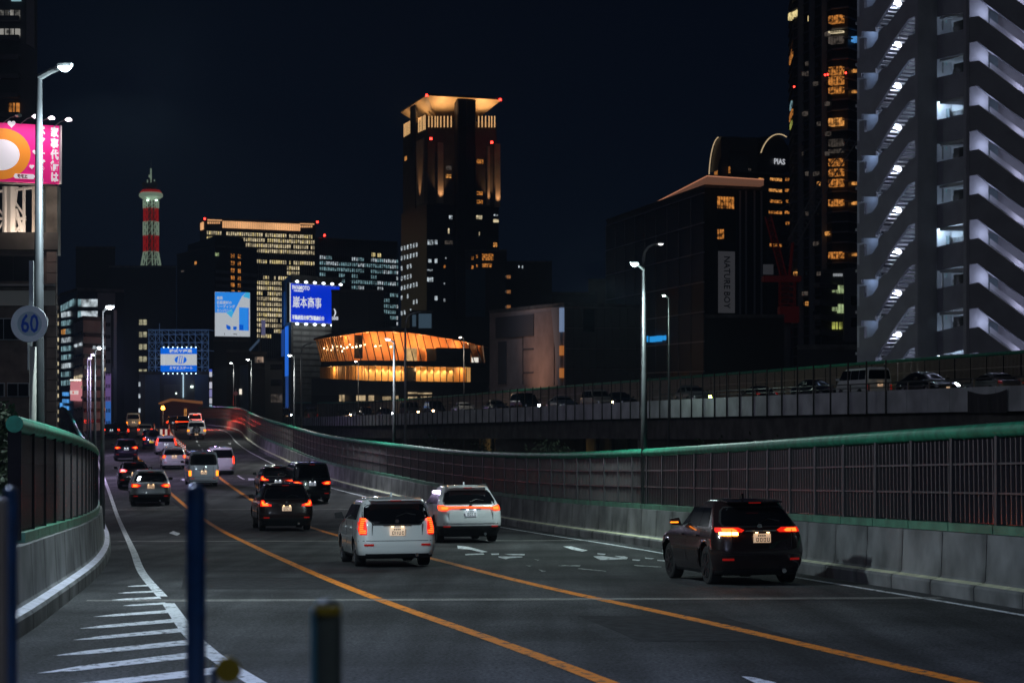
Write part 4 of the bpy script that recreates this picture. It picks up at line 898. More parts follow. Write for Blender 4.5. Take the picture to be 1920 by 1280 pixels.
# lamps that light the viaduct
for y, e in ((96, 1500),):
    q = VO(y, 10.9); lamp_post('street_lamp', 'tall lamp post on the far side of the upper viaduct', Vector((q.x, q.y, VZ(y)-1)), VZ(y)+9, (-1.6, 0, 0), None, (1, .86, .5), e, .1, hr=.2, es=6, group='lamp posts beyond the viaduct')
# blue posts in the foreground
M['blue_post'] = mat('blue enamel steel', (.012, .075, .22), .35, var=.15, scale=20, coat=.5); M['yellow_cap'] = mat('yellow reflector', (.42, .30, .02), .35)
M['olive'] = mat('olive rubber post', (.10, .125, .11), .6)
Yf = 5.2; zb = 16.35
st = MB().box(-3, 3, -1.5, 6.2, 16.1, 16.35); tag(st.build('footbridge_deck', M['concrete']), kind='structure')
for y in (-1, 5.8):
    q = thing('footbridge_pier', 'pier carrying the footbridge at the viewpoint', 'pier', (0, y, 0), 0, 'piers of the footbridge'); MB().box(-1, 1, y-.3, y+.3, 0, 16.1).build('column', M['concrete_dark'], q)
def fpost(name, label, px0, px1, pyt, Y, m, dome=True):
    x0, x1 = W(px0, 0, Y).x, W(px1, 0, Y).x; r_ = (x1-x0)/2; x = (x0+x1)/2; zt = W(0, pyt, Y).z
    t = thing(name, label, 'post', (x, Y, zb)); pts_ = [(x, Y, zb), (x, Y, zt-r_*.7)]; rs = [r_, r_]
    for a in (25, 50, 70, 85): pts_.append((x, Y, zt-r_*.7+r_*.7*math.sin(R(a)))); rs.append(r_*math.cos(R(a)))
    MB().tube(pts_, rs, 20).build('shaft', m, t, smooth=True); return t, x, r_, zt
fpost('blue_post', 'blurred blue round topped post in the left foreground, the tallest', 349, 386, 908, Yf, M['blue_post'])
t, x, r_, zt = fpost('blue_post', 'blurred dark blue post cut by the left edge of the picture', 6, 33, 912, Yf-.3, M['blue_post'])
q = MB().box(W(-14, 0, Yf-.4).x, W(9, 0, Yf-.4).x, Yf-.42, Yf-.38, zb, W(0, 935, Yf-.4).z); tag(q.build('beige_board', mat('beige panel', (.45, .38, .33), .6)), 'blurred beige panel edge at the very left of the frame', 'panel')
t, x, r_, zt = fpost('yellow_topped_post', 'blurred dark post with a yellow domed top and a blue side stripe', 588, 641, 1122, 4.3, M['olive'])
MB().disc((x+.002, 4.3-.02, zt-.028), .026, (0, 0, 1), .016, 20).build('yellow_cap', M['yellow_cap'], t)
MB().tube([(x-r_+.004, 4.29, zb), (x-r_+.004, 4.29, zt-.02), (x-r_+.010, 4.29, zt-.004)], [.009, .009, .006], 8).build('blue_stripe', mat('light blue reflector', (.08, .30, .42), .4), t)
t = thing('reflector_disc', 'blurred round yellow reflector beside the tallest blue post', 'reflector', (W(428, 0, 4.9).x, 4.9, zb))
MB().disc(W(429, 1254, 4.9), .029, (0, -1, 0), .01, 24).build('disc', M['yellow_cap'], t)
MB().tube([W(402, 1290, 4.95), W(402, 1262, 4.95), W(415, 1254, 4.95)], .014, 8).build('bracket', M['blue_post'], t); MB().tube([(W(402, 0, 4.95).x, 4.95, zb), W(402, 1285, 4.95)], .012, 8).build('stalk', M['blue_post'], t)
# ---------------------------------------------------------------- buildings
D = {}
D['dark'] = mat('dark tower cladding', (.035, .035, .04), .5, var=.2, scale=.1)
D['darker'] = mat('near black cladding', (.018, .018, .022), .5)
D['navy'] = mat('dark blue glass cladding', (.012, .018, .03), .3)
D['grey'] = mat('grey cladding', (.16, .16, .17), .7, var=.2, scale=.2)
D['brown'] = mat('brown stone', (.085, .072, .065), .7, var=.2, scale=.3)
D['pale'] = mat('pale render', (.34, .33, .34), .8, var=.15, scale=.3, detail=6)
D['brick'] = mat('dark brown tile', (.13, .095, .085), .7, var=.25, scale=3)
D['beam'] = mat('pale beam', (.40, .36, .31), .7, var=.12, scale=1)
L = {}
L['warm'] = room('lit room warm', (1.0, .42, .10), .85, 1.1, .12)
L['amber'] = room('lit room amber', (1.0, .36, .07), .62, 1.5, .06)
L['yellow'] = room('lit office yellow', (1.0, .80, .36), .95, .9, .35)
L['cream'] = room('lit office cream', (1.0, .83, .52), .85, .5, .25)
L['white'] = room('lit office white', (.80, .92, 1.0), .75, .8, .15)
L['teal'] = room('lit office teal', (.38, .66, .74), .55, .7, .12)
L['blue'] = room('lit office blue', (.10, .40, .95), .9, .6, .5)
L['green'] = room('lit room greenish', (.66, .85, .42), .55, 1.4, .3)
L['lime'] = room('lit room lime', (.80, .85, .18), .5, 1.4, .3)
L['dim'] = room('dim room', (.55, .45, .38), .12, 1.0, .2)
L['off'] = mat('dark window', (.012, .014, .018), .15)
L['off2'] = mat('dark window reflecting', (.03, .035, .045), .12)
RED = glow('aviation light', (1, .03, .02), 9)
class Fac:
    def __init__(s, P0, P1):
        s.p = Vector((P0[0], P0[1], 0)); q = Vector((P1[0], P1[1], 0)); s.len = (q-s.p).length; s.u = (q-s.p).normalized(); s.n = Vector((s.u.y, -s.u.x, 0))
        if s.n.dot(-s.p) < 0: s.n = -s.n
        s.yaw = math.atan2(s.u.y, s.u.x)
    def hit(s, px, py):
        dx = (px-CX)/F; # (t*dx, t) = p + u*a
        den = s.u.x-dx*s.u.y; a = (dx*s.p.y-s.p.x)/den; y = s.p.y+s.u.y*a
        return a, CZ-(py-HY)/F*y
    def at(s, a, z, o=0): q = s.p+s.u*a+s.n*o; return Vector((q.x, q.y, z))
    def obox(s, mb, a0, a1, z0, z1, o0, o1, mi=0): return mb.obox(s.at(a0, z0, o0), s.u*(a1-a0), s.n*(o1-o0), (0, 0, z1-z0), mi)
    def piece(s, name, m, parent, a0, a1, z0, z1, d=.06):
        """one window, panel or slat: a shared unit block scaled to size"""
        rot = (0, 0, s.yaw if s.n.dot(Vector((s.u.y, -s.u.x, 0))) > 0 else s.yaw+math.pi)
        return inst(name, unit(m), parent, s.at((a0+a1)/2, z0, 0), rot, (abs(a1-a0), d, z1-z0))
    def win(s, parent, px0, py0, px1, py1, m, name='window', d=.06, bars=0, frame=None):
        """window seen at this rectangle of the facade"""
        pm = (py0+py1)/2; a0, _ = s.hit(px0, pm); a1, _ = s.hit(px1, pm); _, z1 = s.hit((px0+px1)/2, py0); _, z0 = s.hit((px0+px1)/2, py1)
        if a1 < a0: a0, a1 = a1, a0
        w_ = s.piece(name, m, parent, a0, a1, z0, z1, d)
        if bars:
            mb = MB(); k = bars
            for i in range(1, k): a = a0+(a1-a0)*i/k; s.obox(mb, a-.035, a+.035, z0, z1, d, d+.04)
            o = MB2(mb, 'mullion', frame or L['off'], parent, w_)
        return w_
def MB2(mb, name, m, parent, sub):
    """a sub-part: world-space mesh re-based on a scaled, turned part"""
    bpy.context.view_layer.update()
    off = Vector(WL[sub.name]); mx = Matrix.LocRotScale(Vector(off), sub.rotation_euler, sub.scale).inverted()
    mb.v = [tuple(mx @ Vector(v)) for v in mb.v]
    o = bpy.data.objects.new(name, mb.mesh(name, m)); COL.objects.link(o); o.parent = sub; return o
def bld(name, label, foot, z1, m, cat='building', z0=0, roof=True, group=None, wallname='wall'):
    """foot: plan corners; one wall mesh plus a roof slab"""
    c = foot[0]; t = thing(name, label, cat, (c[0], c[1], 0), 0, group)
    MB().prism([(x, y, z0) for x, y in foot], (0, 0, z1-z0)).build(wallname, m, t)
    if roof:
        cx = sum(p[0] for p in foot)/len(foot); cy = sum(p[1] for p in foot)/len(foot)
        MB().prism([(cx+(x-cx)*1.012, cy+(y-cy)*1.012, z1) for x, y in foot], (0, 0, .5)).build('roof', M['concrete_dark'], t)
    return t
def X(px, Y): return (px-CX)/F*Y
def Z(py, Y): return CZ-(py-HY)/F*Y
def front(name, label, px0, px1, pyt, Y, dep, m, skew=0, **k):
    """block whose front face spans px0..px1; skew: how much deeper its right end lies"""
    A = (X(px0, Y), Y); B = (X(px1, Y+skew), Y+skew); u = Vector((B[0]-A[0], B[1]-A[1])); n = Vector((-u.y, u.x)).normalized()*dep
    if n.y < 0: n = -n
    fB = [B[0]+n.x, B[1]+n.y]; fA = [A[0]+n.x, A[1]+n.y]      # side walls splay so that only the front shows, as seen in the street
    wpx = px1-px0; cl = lambda v, lo, hi: max(lo, min(hi, v))
    fB[0] = X(cl(CX+F*fB[0]/fB[1], px0+wpx*.7, px1-1), fB[1]); fA[0] = X(cl(CX+F*fA[0]/fA[1], px0+1, px0+wpx*.3), fA[1])
    t = bld(name, label, [A, B, tuple(fB), tuple(fA)], Z(pyt, Y), m, **k); return t, Fac(A, B)
def corner(name, label, pl, Yl, pc, Yc, pr_, Yr, pyt, m, **k):
    """block with a vertical edge towards the viewer at pc"""
    A = (X(pl, Yl), Yl); Cc = (X(pc, Yc), Yc); B = (X(pr_, Yr), Yr); Dd = (A[0]+B[0]-Cc[0], A[1]+B[1]-Cc[1]); Dd = (X(max(pl+1, min(pr_-1, CX+F*Dd[0]/Dd[1])), Dd[1]), Dd[1])
    t = bld(name, label, [A, Cc, B, Dd], Z(pyt, Yc), m, **k); return t, Fac(A, Cc), Fac(Cc, B)
def grid_stuff(fac, parent, xs, ys, ww, wh, pick, name='window_grid', d=.08):
    """small far windows joined into one mesh, one material slot per light colour. xs, ys: px columns / py rows (py given at left edge)"""
    mats = []; mb = MB()
    for j, py in enumerate(ys):
        for i, px in enumerate(xs):
            m = pick(i, j)
            if m is None: continue
            if m not in mats: mats.append(m)
            yy = py(px) if callable(py) else py
            a0, z1 = fac.hit(px, yy); a1, z0 = fac.hit(px+ww, yy+wh)
            if a1 < a0: a0, a1 = a1, a0
            fac.obox(mb, a0, a1, z0, z1, 0, d, mats.index(m))
    if mb.v: o = mb.build(name, mats, parent, kind='stuff'); return o
def wins(fac, parent, lst, m, **k):
    for r_ in lst: fac.win(parent, *r_, m, **k)
# ---- the lit office block
t, fl, ff = corner('office_tower', 'broad office block full of lit cream windows with a glowing orange top band', 375, 1015, 386, 1000, 592, 1020, 411, D['dark'])
rg = random.Random(4)
xs = [388+4.06*i for i in range(50)]
rows = [433+9.95*j for j in range(20)]
dens = [.97, .93, .93, .93, .35, .9, .35, .6, .75, .7, .92, .95, .97, .95, .9, .85, .85, .8, .7, .6]
st_ = {}
def pick(i, j):
    if (i//5, j) not in st_: st_[(i//5, j)] = rg.random() < dens[j]+.12
    if j == 4: on = i < 5 or 18 < i < 22
    elif j == 0: on = i not in (7, 8)
    elif j == 6: on = 36 < i < 43
    elif j == 7: on = (3 < i < 11) or 36 < i < 43
    elif j == 8: on = i < 5 or (4 < i and rg.random() < .8 and i > 25)
    else: on = st_[(i//5, j)]
    on = on and rg.random() < .95
    return (L['yellow'] if rg.random() < .22 else L['cream']) if on else (L['off2'])
slope = (420-411)/(588-388)
grid_stuff(ff, t, xs, [(lambda x, y=y: y+(x-388)*.041) for y in rows], 2.5, 6.4, pick)
fin = MB()
for i in range(51): a, _ = ff.hit(387.3+4.06*i, 500); ff.obox(fin, a-.1, a+.1, 20, Z(431, 1000), 0, .35)
fin.build('facade_fins', D['grey'], t, kind='stuff')
band = room('lit louvre band', (1, .50, .22), 1.0, .08, .7)
for i in range(36):
    x = 417+i*4.06; ff.win(t, x, 413+(x-388)*.041, x+3.3, 426+(x-388)*.041, band, name='lit_louvre', d=.4)
for x0 in (389, 562):
    for i in range(6): ff.win(t, x0+i*4.1, 416+(x0-388)*.041, x0+i*4.1+2.6, 419.5+(x0-388)*.041, band, name='lit_louvre', d=.4)
    ff.win(t, x0, 411.8+(x0-388)*.041, x0+27, 414+(x0-388)*.041, band, name='lit_strip', d=.3)
fl.win(t, 377, 417, 382, 431, band, name='lit_louvre', d=.4)
for p in ((384, 410), (595, 416)): MB().tube([W(p[0], p[1]+2, 1000), W(p[0], p[1]-1.5, 1000)], .45, 8).build('aviation_light', RED, t)
# ---- glass office behind the blue billboard
t, fl, ff = corner('glass_office', 'dark glass office with rows of teal lit floors right of the cream lit block', 590, 1095, 598, 1090, 745, 1120, 447, D['navy'])
xs = [599+4*i for i in range(37)]
def pick(i, j):
    g_ = i//3; k = (g_*7+j*13) % 29; on = [.75, .8, .75, .35, .85, .25, .75, .3, .3, .35, .5, .1, .6][j]
    if i % 3 == 2 and False: return None
    if j in (7, 8, 9, 10, 11, 12) and i < 17: return L['off2']
    rr = random.Random(g_*31+j*7).random()
    if rr > on+.1: return L['off']
    if j in (6, 8) and 8 <= g_ <= 9: return L['warm']
    if j == 10 and g_ == 9: return L['blue']
    return L['teal'] if rr < on*.7 else L['white']
slp = .055
grid_stuff(ff, t, xs, [(lambda x, y=y: y+(x-599)*slp) for y in [479+10.6*j for j in range(13)]], 3.0, 6.2, pick)
ff.win(t, 697, 474, 704, 481, L['yellow']); ff.win(t, 708, 475, 715, 482, L['yellow'])
fin = MB()
for i in range(38): a, _ = ff.hit(598.5+4*i, 500); ff.obox(fin, a-.12, a+.12, 20, Z(450, 1090), 0, .35)
fin.build('facade_fins', D['dark'], t, kind='stuff')
MB().tube([W(608.5, 443, 1089), W(608.5, 439.5, 1089)], .5, 8).build('aviation_light', RED, t)
# ---- dark block before the office with amber window columns
t, fl, ff = corner('office_tower', 'dark block with two columns of amber lit windows above a blue poster', 332, 640, 403, 600, 482, 615, 463, D['darker'])
for j in range(6):
    y = 476+j*13.6; ff.win(t, 433, y, 439.5, y+7.5, L['amber'], bars=2); ff.win(t, 446, y+1, 451, y+8.5, L['amber'], bars=2)
for j in range(3):
    y = 507+j*13; ff.win(t, 404, y, 431, y+6, D['grey'], name='spandrel_panel', d=.3); ff.win(t, 453, y+5.5, 481, y+11.5, D['grey'], name='spandrel_panel', d=.3)
ff.win(t, 403.5, 474, 410, 480, L['green']); fl.win(t, 365, 490, 369, 496, L['warm']); fl.win(t, 340, 507, 345, 510, L['dim'])
MB().prism([(X(352, 640), 640, Z(465, 610)), (X(403, 602), 602, Z(465, 610)), (X(457, 610), 610, Z(465, 610)), (X(440, 650), 650, Z(465, 610))], (0, 0, (466-447)/F*610)).build('roof_box', D['darker'], t)
# poster on it
pb = thing('lit_poster', 'tall light blue and white lit poster on the dark block', 'billboard', W(403, 632, 590))
fp = Fac((X(403, 592), 592), (X(468.5, 597), 597))
pw = glow('poster white', (.62, .68, .75), .68); pbk = glow('poster blue', (.02, .22, .72), 1.05); pcy = glow('poster cyan', (.05, .42, .75), .9); pdk = glow('poster deep blue', (.0, .10, .62), .9)
a0, z1 = fp.hit(403, 547); a1, z0 = fp.hit(468.5, 631)
mb = MB(); fp.obox(mb, a0-.2, a1+.2, z0-.2, z1+.2, -.6, -.02); mb.build('back_box', M['black'], pb)
mb = MB(); fp.obox(mb, a0, a1, z0, z1, 0, .1); mb.build('poster_face', pw, pb)
def fpoly(fac, parent, name, pts, m, o=.1, th=.03):
    q = []
    for (x, y) in pts: a, z = fac.hit(x, y); q.append(fac.at(a, z, o))
    return MB().prism(q, fac.n*th).build(name, m, parent)
fpoly(fp, pb, 'blue_field', [(403, 547.5), (461, 548), (453, 556), (434, 594), (432, 586), (403, 586)], pbk)
fpoly(fp, pb, 'blue_corner', [(461, 548), (468, 548.5), (468, 560), (455, 556)], pcy)
fpoly(fp, pb, 'blue_fold', [(424, 586.2), (434, 578), (437, 586.2), (434, 596)], pcy, .14)
fpoly(fp, pb, 'blue_tower', [(448, 576), (466, 577), (466, 620), (448, 619)], pbk)
fpoly(fp, pb, 'blue_tower', [(464.5, 577), (466, 577), (466, 620), (464.5, 620)], pdk, .14); fpoly(fp, pb, 'blue_tower', [(448, 608), (456, 609), (456, 619.5), (448, 619)], pdk, .14)
fpoly(fp, pb, 'blue_arrow', [(424, 608), (432, 612), (432, 618), (427, 618), (424, 614)], pdk); fpoly(fp, pb, 'blue_arrow', [(437, 612), (443, 612), (444, 615), (442, 619), (437, 618)], pdk)
for k, (s_, sz) in enumerate((('建築', .92), ('仮設資材の', .92), ('リーディング', .92), ('カンパニー', .92))):
    q = fp.hit(406, [559, 567.3, 574.7, 582.3][k]); lettering(s_, sz*1.05, pw, pb, fp.at(q[0], q[1], .16), fp.yaw, .05, .02, 'LEFT', sx=.93)
q = fp.hit(420, 626); lettering('i', .8, D['dark'], pb, fp.at(q[0], q[1], .13), fp.yaw, .04, .03, 'LEFT')
q = fp.hit(430, 626.5); lettering('FYN', .55, D['dark'], pb, fp.at(q[0]+1.2, q[1], .13), fp.yaw, .04, .01, 'LEFT')
# ---- grand hotel tower with flared lit crown
Yc = 900
A = Vector((X(752, 950), 950)); Cc = Vector((X(800, 900), 900)); B = Vector((X(935, 914), 914)); DD = A+B-Cc
t = thing('hotel_tower', 'tallest tower with a flared golden roof and uplit pilasters', 'tower', (Cc.x, Cc.y, 0))
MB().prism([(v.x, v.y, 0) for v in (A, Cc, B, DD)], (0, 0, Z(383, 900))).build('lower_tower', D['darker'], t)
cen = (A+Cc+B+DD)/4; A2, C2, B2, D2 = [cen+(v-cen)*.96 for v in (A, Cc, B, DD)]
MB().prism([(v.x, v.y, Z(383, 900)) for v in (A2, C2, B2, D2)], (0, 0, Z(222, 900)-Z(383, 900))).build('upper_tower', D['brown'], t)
gold = mat('gilded soffit', (.75, .52, .26), .45, metal=.2, var=.12, scale=.2)
zt_, zb_ = Z(181, 900), Z(216, 900)
top_ = [Vector((X(751, 953), 953)), Vector((X(800, 897), 897)), Vector((X(940, 911), 911))]; top_.append(top_[0]+top_[2]-top_[1])
bot = [cen+(v-cen)*.52 for v in (A, Cc, B, DD)]
mb = MB(); vs = [(v.x, v.y, zb_) for v in bot]+[(v.x, v.y, zt_) for v in top_]
mb.add(vs, [(0, 1, 5, 4), (1, 2, 6, 5), (2, 3, 7, 6), (3, 0, 4, 7), (0, 3, 2, 1)]); mb.build('flared_soffit', gold, t)
MB().prism([(v.x, v.y, zt_) for v in top_], (0, 0, .8)).build('roof', D['dark'], t)
fL, fF = Fac(A2, C2), Fac(C2, B2)
fF.win(t, 852, 181, 885, 600, D['darker'], name='dark_shaft', d=3.2); fL.win(t, 771, 198, 780.5, 600, D['darker'], name='dark_shaft', d=.5)
for x in (853, 869, 884.5): fF.win(t, x, 190, x+1.3, 383, D['dark'], name='shaft_rib', d=3.5)
fins = [782.5+2.4*i for i in range(6)]
stripe = glow('lit crown strip', (1, .58, .24), .75)
for x in (785, 788, 791, 794.4, 797): fL.win(t, x, 216+(797-x)*.45, x+.9, 243+(797-x)*.45, stripe, name='crown_strip', d=.25)
for i in range(5): fL.win(t, 758+i*2.6, 233-i*1.6, 758.8+i*2.6, 257-i*1.6, stripe, name='crown_strip', d=.25)
for x in (803, 809, 815, 819.5, 825.5, 832, 838.5, 845, 890, 896.5, 903, 909.5, 916, 921, 926.5): fF.win(t, x, 218, x+1.0, 239, stripe, name='crown_strip', d=.6)
pilm = mat('uplit pilaster stone', (.34, .27, .21), .8, var=.12, scale=.3)
for (fc, x0, x1, yt, yb) in ((fL, 781.5, 795.5, 262, 383), (fF, 819, 829.5, 268, 381), (fF, 912, 916.5, 275, 385), (fF, 927, 936, 270, 389)):
    fc.win(t, x0, yt, x1, yb, pilm, name='pilaster', d=.3 if fc is fL else 1.2)
    a, z = fc.hit((x0+x1)/2, yb); lamp('SPOT', fc.at(a, z+.5, 2.9), 5200 if x1-x0 > 8 else 3200, (1, .55, .26), .3, rot=(Vector(fc.at(a, z+16, .6))-fc.at(a, z+.5, 2.9)).to_track_quat('-Z', 'Y').to_euler(), size=R(60), blend=1)
for (x, y, e) in ((788, 223, 5200), (832, 214, 6400), (905, 214, 5600), (762, 232, 2600)):
    fc = fL if x < 800 else fF; a, z = fc.hit(x, y); lamp('SPOT', fc.at(a, z-2, 3.5), e*.8, (1, .64, .36), .5, rot=(Vector((0, 0, -1))).to_track_quat('Z', 'Y').to_euler() if False else (R(180), 0, 0), size=R(150), blend=.6)
wins(fF, t, [(836, 327, 846, 334), (862, 314, 868, 319), (874, 359, 882, 366), (874, 374, 887, 382)], L['warm'], bars=2)
wins(fF, t, [(894, 299, 906, 307), (894, 359, 905, 366), (894, 375, 905, 382)], L['amber'], bars=3); wins(fF, t, [(836, 311, 847, 319), (855, 345, 868, 349)], L['dim'], bars=2)
wins(fL, t, [(759, 293, 763, 301), (770.5, 334, 774, 341), (770.5, 349, 772, 355), (770.5, 379, 774, 386), (779, 272, 780.5, 277)], L['warm'])
fL2, fF2 = Fac(A, Cc), Fac(Cc, B)
wins(fF2, t, [(855, 402, 869, 411), (874, 402, 888, 411), (893, 404, 904, 411)], L['cream'], bars=3); wins(fF2, t, [(855, 434, 869, 442), (874, 433, 888, 442), (842, 404, 848, 411), (926, 402, 933, 405)], L['white'], bars=3)
wins(fF2, t, [(925, 411, 935, 417)], L['cream'], bars=2); wins(fF2, t, [(834, 451, 849, 458)], L['dim'], bars=2); wins(fF2, t, [(925, 455, 932, 463)], L['warm'], bars=2)
wins(fF2, t, [(840, 428, 842.5, 438), (856, 440, 857, 446), (898, 435, 899.5, 441)], L['cream'])
rg = random.Random(11)
for j, (y, n_, p_) in enumerate(((456, 6, 1), (474, 5, 1), (493, 4, .8), (512, 3, .7), (530, 6, 1), (548, 3, .6), (562, 5, .7), (577, 3, .5))):
    for i in range(6):
        if rg.random() < p_ and i < n_+1: x = 752+i*5.6; fL2.win(t, x, y-(x-752)*.25+6, x+2.6, y-(x-752)*.25+14, L['white'])
wins(fF2, t, [(802, 450, 812, 459), (803, 486, 809, 492), (801, 505, 811, 508), (801, 520, 812, 528)], L['white'], bars=3)
for y in (450, 485, 555): fF2.win(t, 815, y, 820, y+8, L['white'], bars=2)
wins(fF2, t, [(832, 497, 835, 502)], L['amber']); wins(fF2, t, [(832, 530, 834, 533), (832, 560, 835, 565), (835, 482, 837, 485)], L['white'])
for p in ((800, 179, 896), (938, 187, 910), (808, 260, 894), (922, 267, 905)): MB().tube([W(p[0], p[1]+2, p[2]), W(p[0], p[1]-2, p[2])], [.6, .45], 8).build('aviation_light', RED, t)
# ---- dark towers in front of and beside it
t, ff = front('residential_block', 'dark block with amber lit rooms in front of the golden crowned tower', 872, 950, 471, 700, 30, D['darker'])
wins(ff, t, [(884, 481, 888, 487), (893, 478, 896, 484), (884, 498, 888, 504), (893, 496, 896, 501)], L['amber']); wins(ff, t, [(904, 476, 925, 488), (904, 494, 922, 501)], L['amber'], bars=4)
ff.win(t, 873, 505, 910, 594, mat('faint blue wall', (.02, .06, .10), .6), name='blue_panel', d=.2)
for y in (517, 545, 573): ff.win(t, 947, y, 950, y+4, L['dim'])
t, ff = front('dark_block', 'plain dark block with three orange slit windows right of the tallest tower', 945, 1035, 492, 720, 30, D['dark'])
for y in (516, 544, 572): ff.win(t, 947, y, 957.5, y+6, room('orange slit %d' % y, (.9, .36, .12), .32, 2, .6))
ff.win(t, 972, 498, 974, 502, L['white']); ff.win(t, 978.5, 498, 981, 503, L['white'])
t, ff = front('dark_block', 'low dark block on the skyline behind the concrete building', 1103, 1150, 527, 500, 30, D['brown'])
t, ff = front('dark_block', 'dark slab behind the lit concrete wall, one bright slot', 1035, 1120, 552, 430, 20, D['dark'])
ff.win(t, 1140, 540, 1142, 554, L['warm']) if False else None
# small flat blocks in the gap
t, ff = front('low_block', 'low block with dim blue lit windows behind the hooked lamp', 768, 812, 586, 480, 10, D['dark']); wins(ff, t, [(773, 590, 780, 612), (785, 588, 809, 615)], mat('pale blue blind', (.22, .30, .36), .7, emit=(.2, .35, .5), es=.14, sample=False))
# ---- stone faced building with the blue billboard
t, fl, ff = corner('stone_building', 'tall narrow stone faced building carrying the bright blue billboard', 528, 450, 546, 420, 641, 436, 519, D['brown'])
for j in range(16):
    a0, z1 = ff.hit(549, 609+j*11); a1, z0 = ff.hit(640, 619.5+j*11)
    for i in range(6): ff.piece('stone_panel', D['pale'] if False else D['stone'] if 'stone' in D else D.setdefault('stone', mat('beige stone panel', (.22, .205, .185), .75, var=.18, scale=.6)), t, a0+(a1-a0)*i/6+.03, a0+(a1-a0)*(i+1)/6-.03, z0+.03, z1-.02, .08)
bl = mat('blue lit stone', (.10, .22, .34), .6)
fl.win(t, 529, 548, 535.5, 612, bl, name='blue_panel', d=.15)
fl.win(t, 536, 612, 541, 705, glow('blue light strip', (.02, .16, .75), .8), name='light_strip', d=.2); fl.win(t, 529, 618, 533, 668, glow('blue light strip dim', (.02, .10, .45), .4), name='light_strip', d=.2)
fl.win(t, 537, 706, 541, 776, glow('blue light strip low', (.03, .12, .5), .35), name='light_strip', d=.2)
lamp('POINT', fl.at(fl.len*.5, Z(585, 430), 5), 900, (.1, .35, 1), .3)
fs = Fac((X(544, 417), 417), (X(636, 431), 431)); sg = thing('blue_billboard', 'bright deep blue billboard with big white characters and a row of lamps', 'billboard', fs.at(0, Z(607, 417)))
bb = glow('billboard blue', (.0, .03, .62), .85); wh = glow('billboard white', (.75, .78, .78), .85)
a0, z1 = fs.hit(544, 531); a1, _ = fs.hit(636, 531); _, z0 = fs.hit(544, 603)
mb = MB(); fs.obox(mb, a0-.15, a1+.15, z0-.15, z1+.15, -.7, -.02); mb.build('frame', M['galv'], sg)
mb = MB(); fs.obox(mb, a0, a1, z0, z1, 0, .12); mb.build('sign_face', bb, sg)
u_ = (a1-a0)
lettering('IWAMOTO', 1.15, wh, sg, fs.at(a0+.45, z1-.78, .16), fs.yaw, .04, .03, 'LEFT', sx=1.0); lettering('CORPORATION', .42, wh, sg, fs.at(a0+1.0, z1-1.42, .16), fs.yaw, .04, .015, 'LEFT')
lettering('巖本商事', 2.35, wh, sg, fs.at(a0+.6, z1-3.75, .16), fs.yaw, .05, .012, 'LEFT', sx=1.02)
lettering('不動産総合事業', .92, wh, sg, fs.at(a0+.4, z0+.85, .16), fs.yaw, .04, .03, 'LEFT'); lettering('不動産仲介', .92, wh, sg, fs.at(a0+6.5, z0+.85, .16), fs.yaw, .04, .03, 'LEFT')
lt = glow('sign lamp', (.85, .95, 1), 3.5)
for i in range(6):
    a = a0+.9+i*(u_-1.8)/5
    for zz, s_ in ((z1+.35, 1), (z0-.4, -1)):
        MB().tube([fs.at(a, zz, .1), fs.at(a, zz, 1.0)], .06, 6).build('lamp_arm', M['galv'], sg)
        MB().prism([fs.at(a+c_[0], zz+c_[1], .95) for c_ in ((-.55, 0), (-.3, .2), (0, .27), (.3, .2), (.55, 0), (.3, -.2), (0, -.24), (-.3, -.2))], fs.n*.15).build('sign_lamp', lt, sg)
MB().obox(fs.at(a0-.12, z0, .0), fs.u*.1, fs.n*.16, (0, 0, z1-z0)).build('edge_light', wh, sg)
for i in (1, 3, 5): lamp('POINT', fs.at(a0+i*u_/6, z0-1.2, 1.6), 130, (.8, .93, 1), .2)
# dark block with small white letters in front of the billboard
t, ff = front('dark_block', 'dark slab block cutting off the right end of the blue billboard', 621.5, 720, 548, 409, 16, mat('charcoal cladding', (.05, .05, .055), .6))
a, z = ff.hit(627, 578); cb = mat('charcoal panel', (.09, .095, .105), .6); ff.win(t, 621.7, 549, 636, 622, cb, name='side_panel', d=.15)
lt2 = glow('small sign letters', (.85, .9, 1), .8)
lettering(')', 1.5, lt2, t, ff.at(ff.hit(628.5, 585)[0], ff.hit(628, 585)[1], .22), ff.yaw, .05, .05); lettering('DIXIS', .62, lt2, t, ff.at(ff.hit(628.5, 597)[0], ff.hit(628, 597)[1], .22), ff.yaw, .05, .02, sx=.8, sy=1.3)
ff.win(t, 691, 548, 720, 611, D['dark'], name='wall_panel', d=.2)
# ---- the glass hall
HYd = pch([586, 640, 720, 800, 880, 925], [392, 378, 370, 371, 379, 392])
def HP(px, py, dy=0): Y = HYd(px)+dy; return W(px, py, Y)
t = thing('glass_hall', 'long low hall with a curved roof and glowing orange glass galleries', 'hall', HP(750, 760))
def strip(name, xs, top, bot, m, th=.5, push=0, parent=None, smooth=False):
    mb = MB()
    for x in xs:
        for py in (top(x), bot(x)):
            p = HP(x, py, push); q = HP(x, py, push); q.y += th; mb.v += [tuple(p), tuple(q)]
    n = len(xs)
    for i in range(n-1):
        a = 4*i; b = a+4
        for f_ in ((a, a+2, b+2, b), (a+1, b+1, b+3, a+3), (a, b, b+1, a+1), (a+2, a+3, b+3, b+2)): mb.f.append(f_); mb.m.append(0)
    mb.f += [(0, 1, 3, 2), (4*(n-1), 4*(n-1)+2, 4*(n-1)+3, 4*(n-1)+1)]; mb.m += [0, 0]
    return mb.build(name, m, parent or t, smooth=smooth)
rt = pch([588, 643, 706, 768, 831, 902, 915], [634, 619.5, 614, 615.5, 624, 642, 647]); gt = pch([590, 660, 685, 727, 768, 810, 852, 902, 912], [636.5, 625.5, 622, 621.5, 623.5, 629.5, 636.5, 647.5, 650])
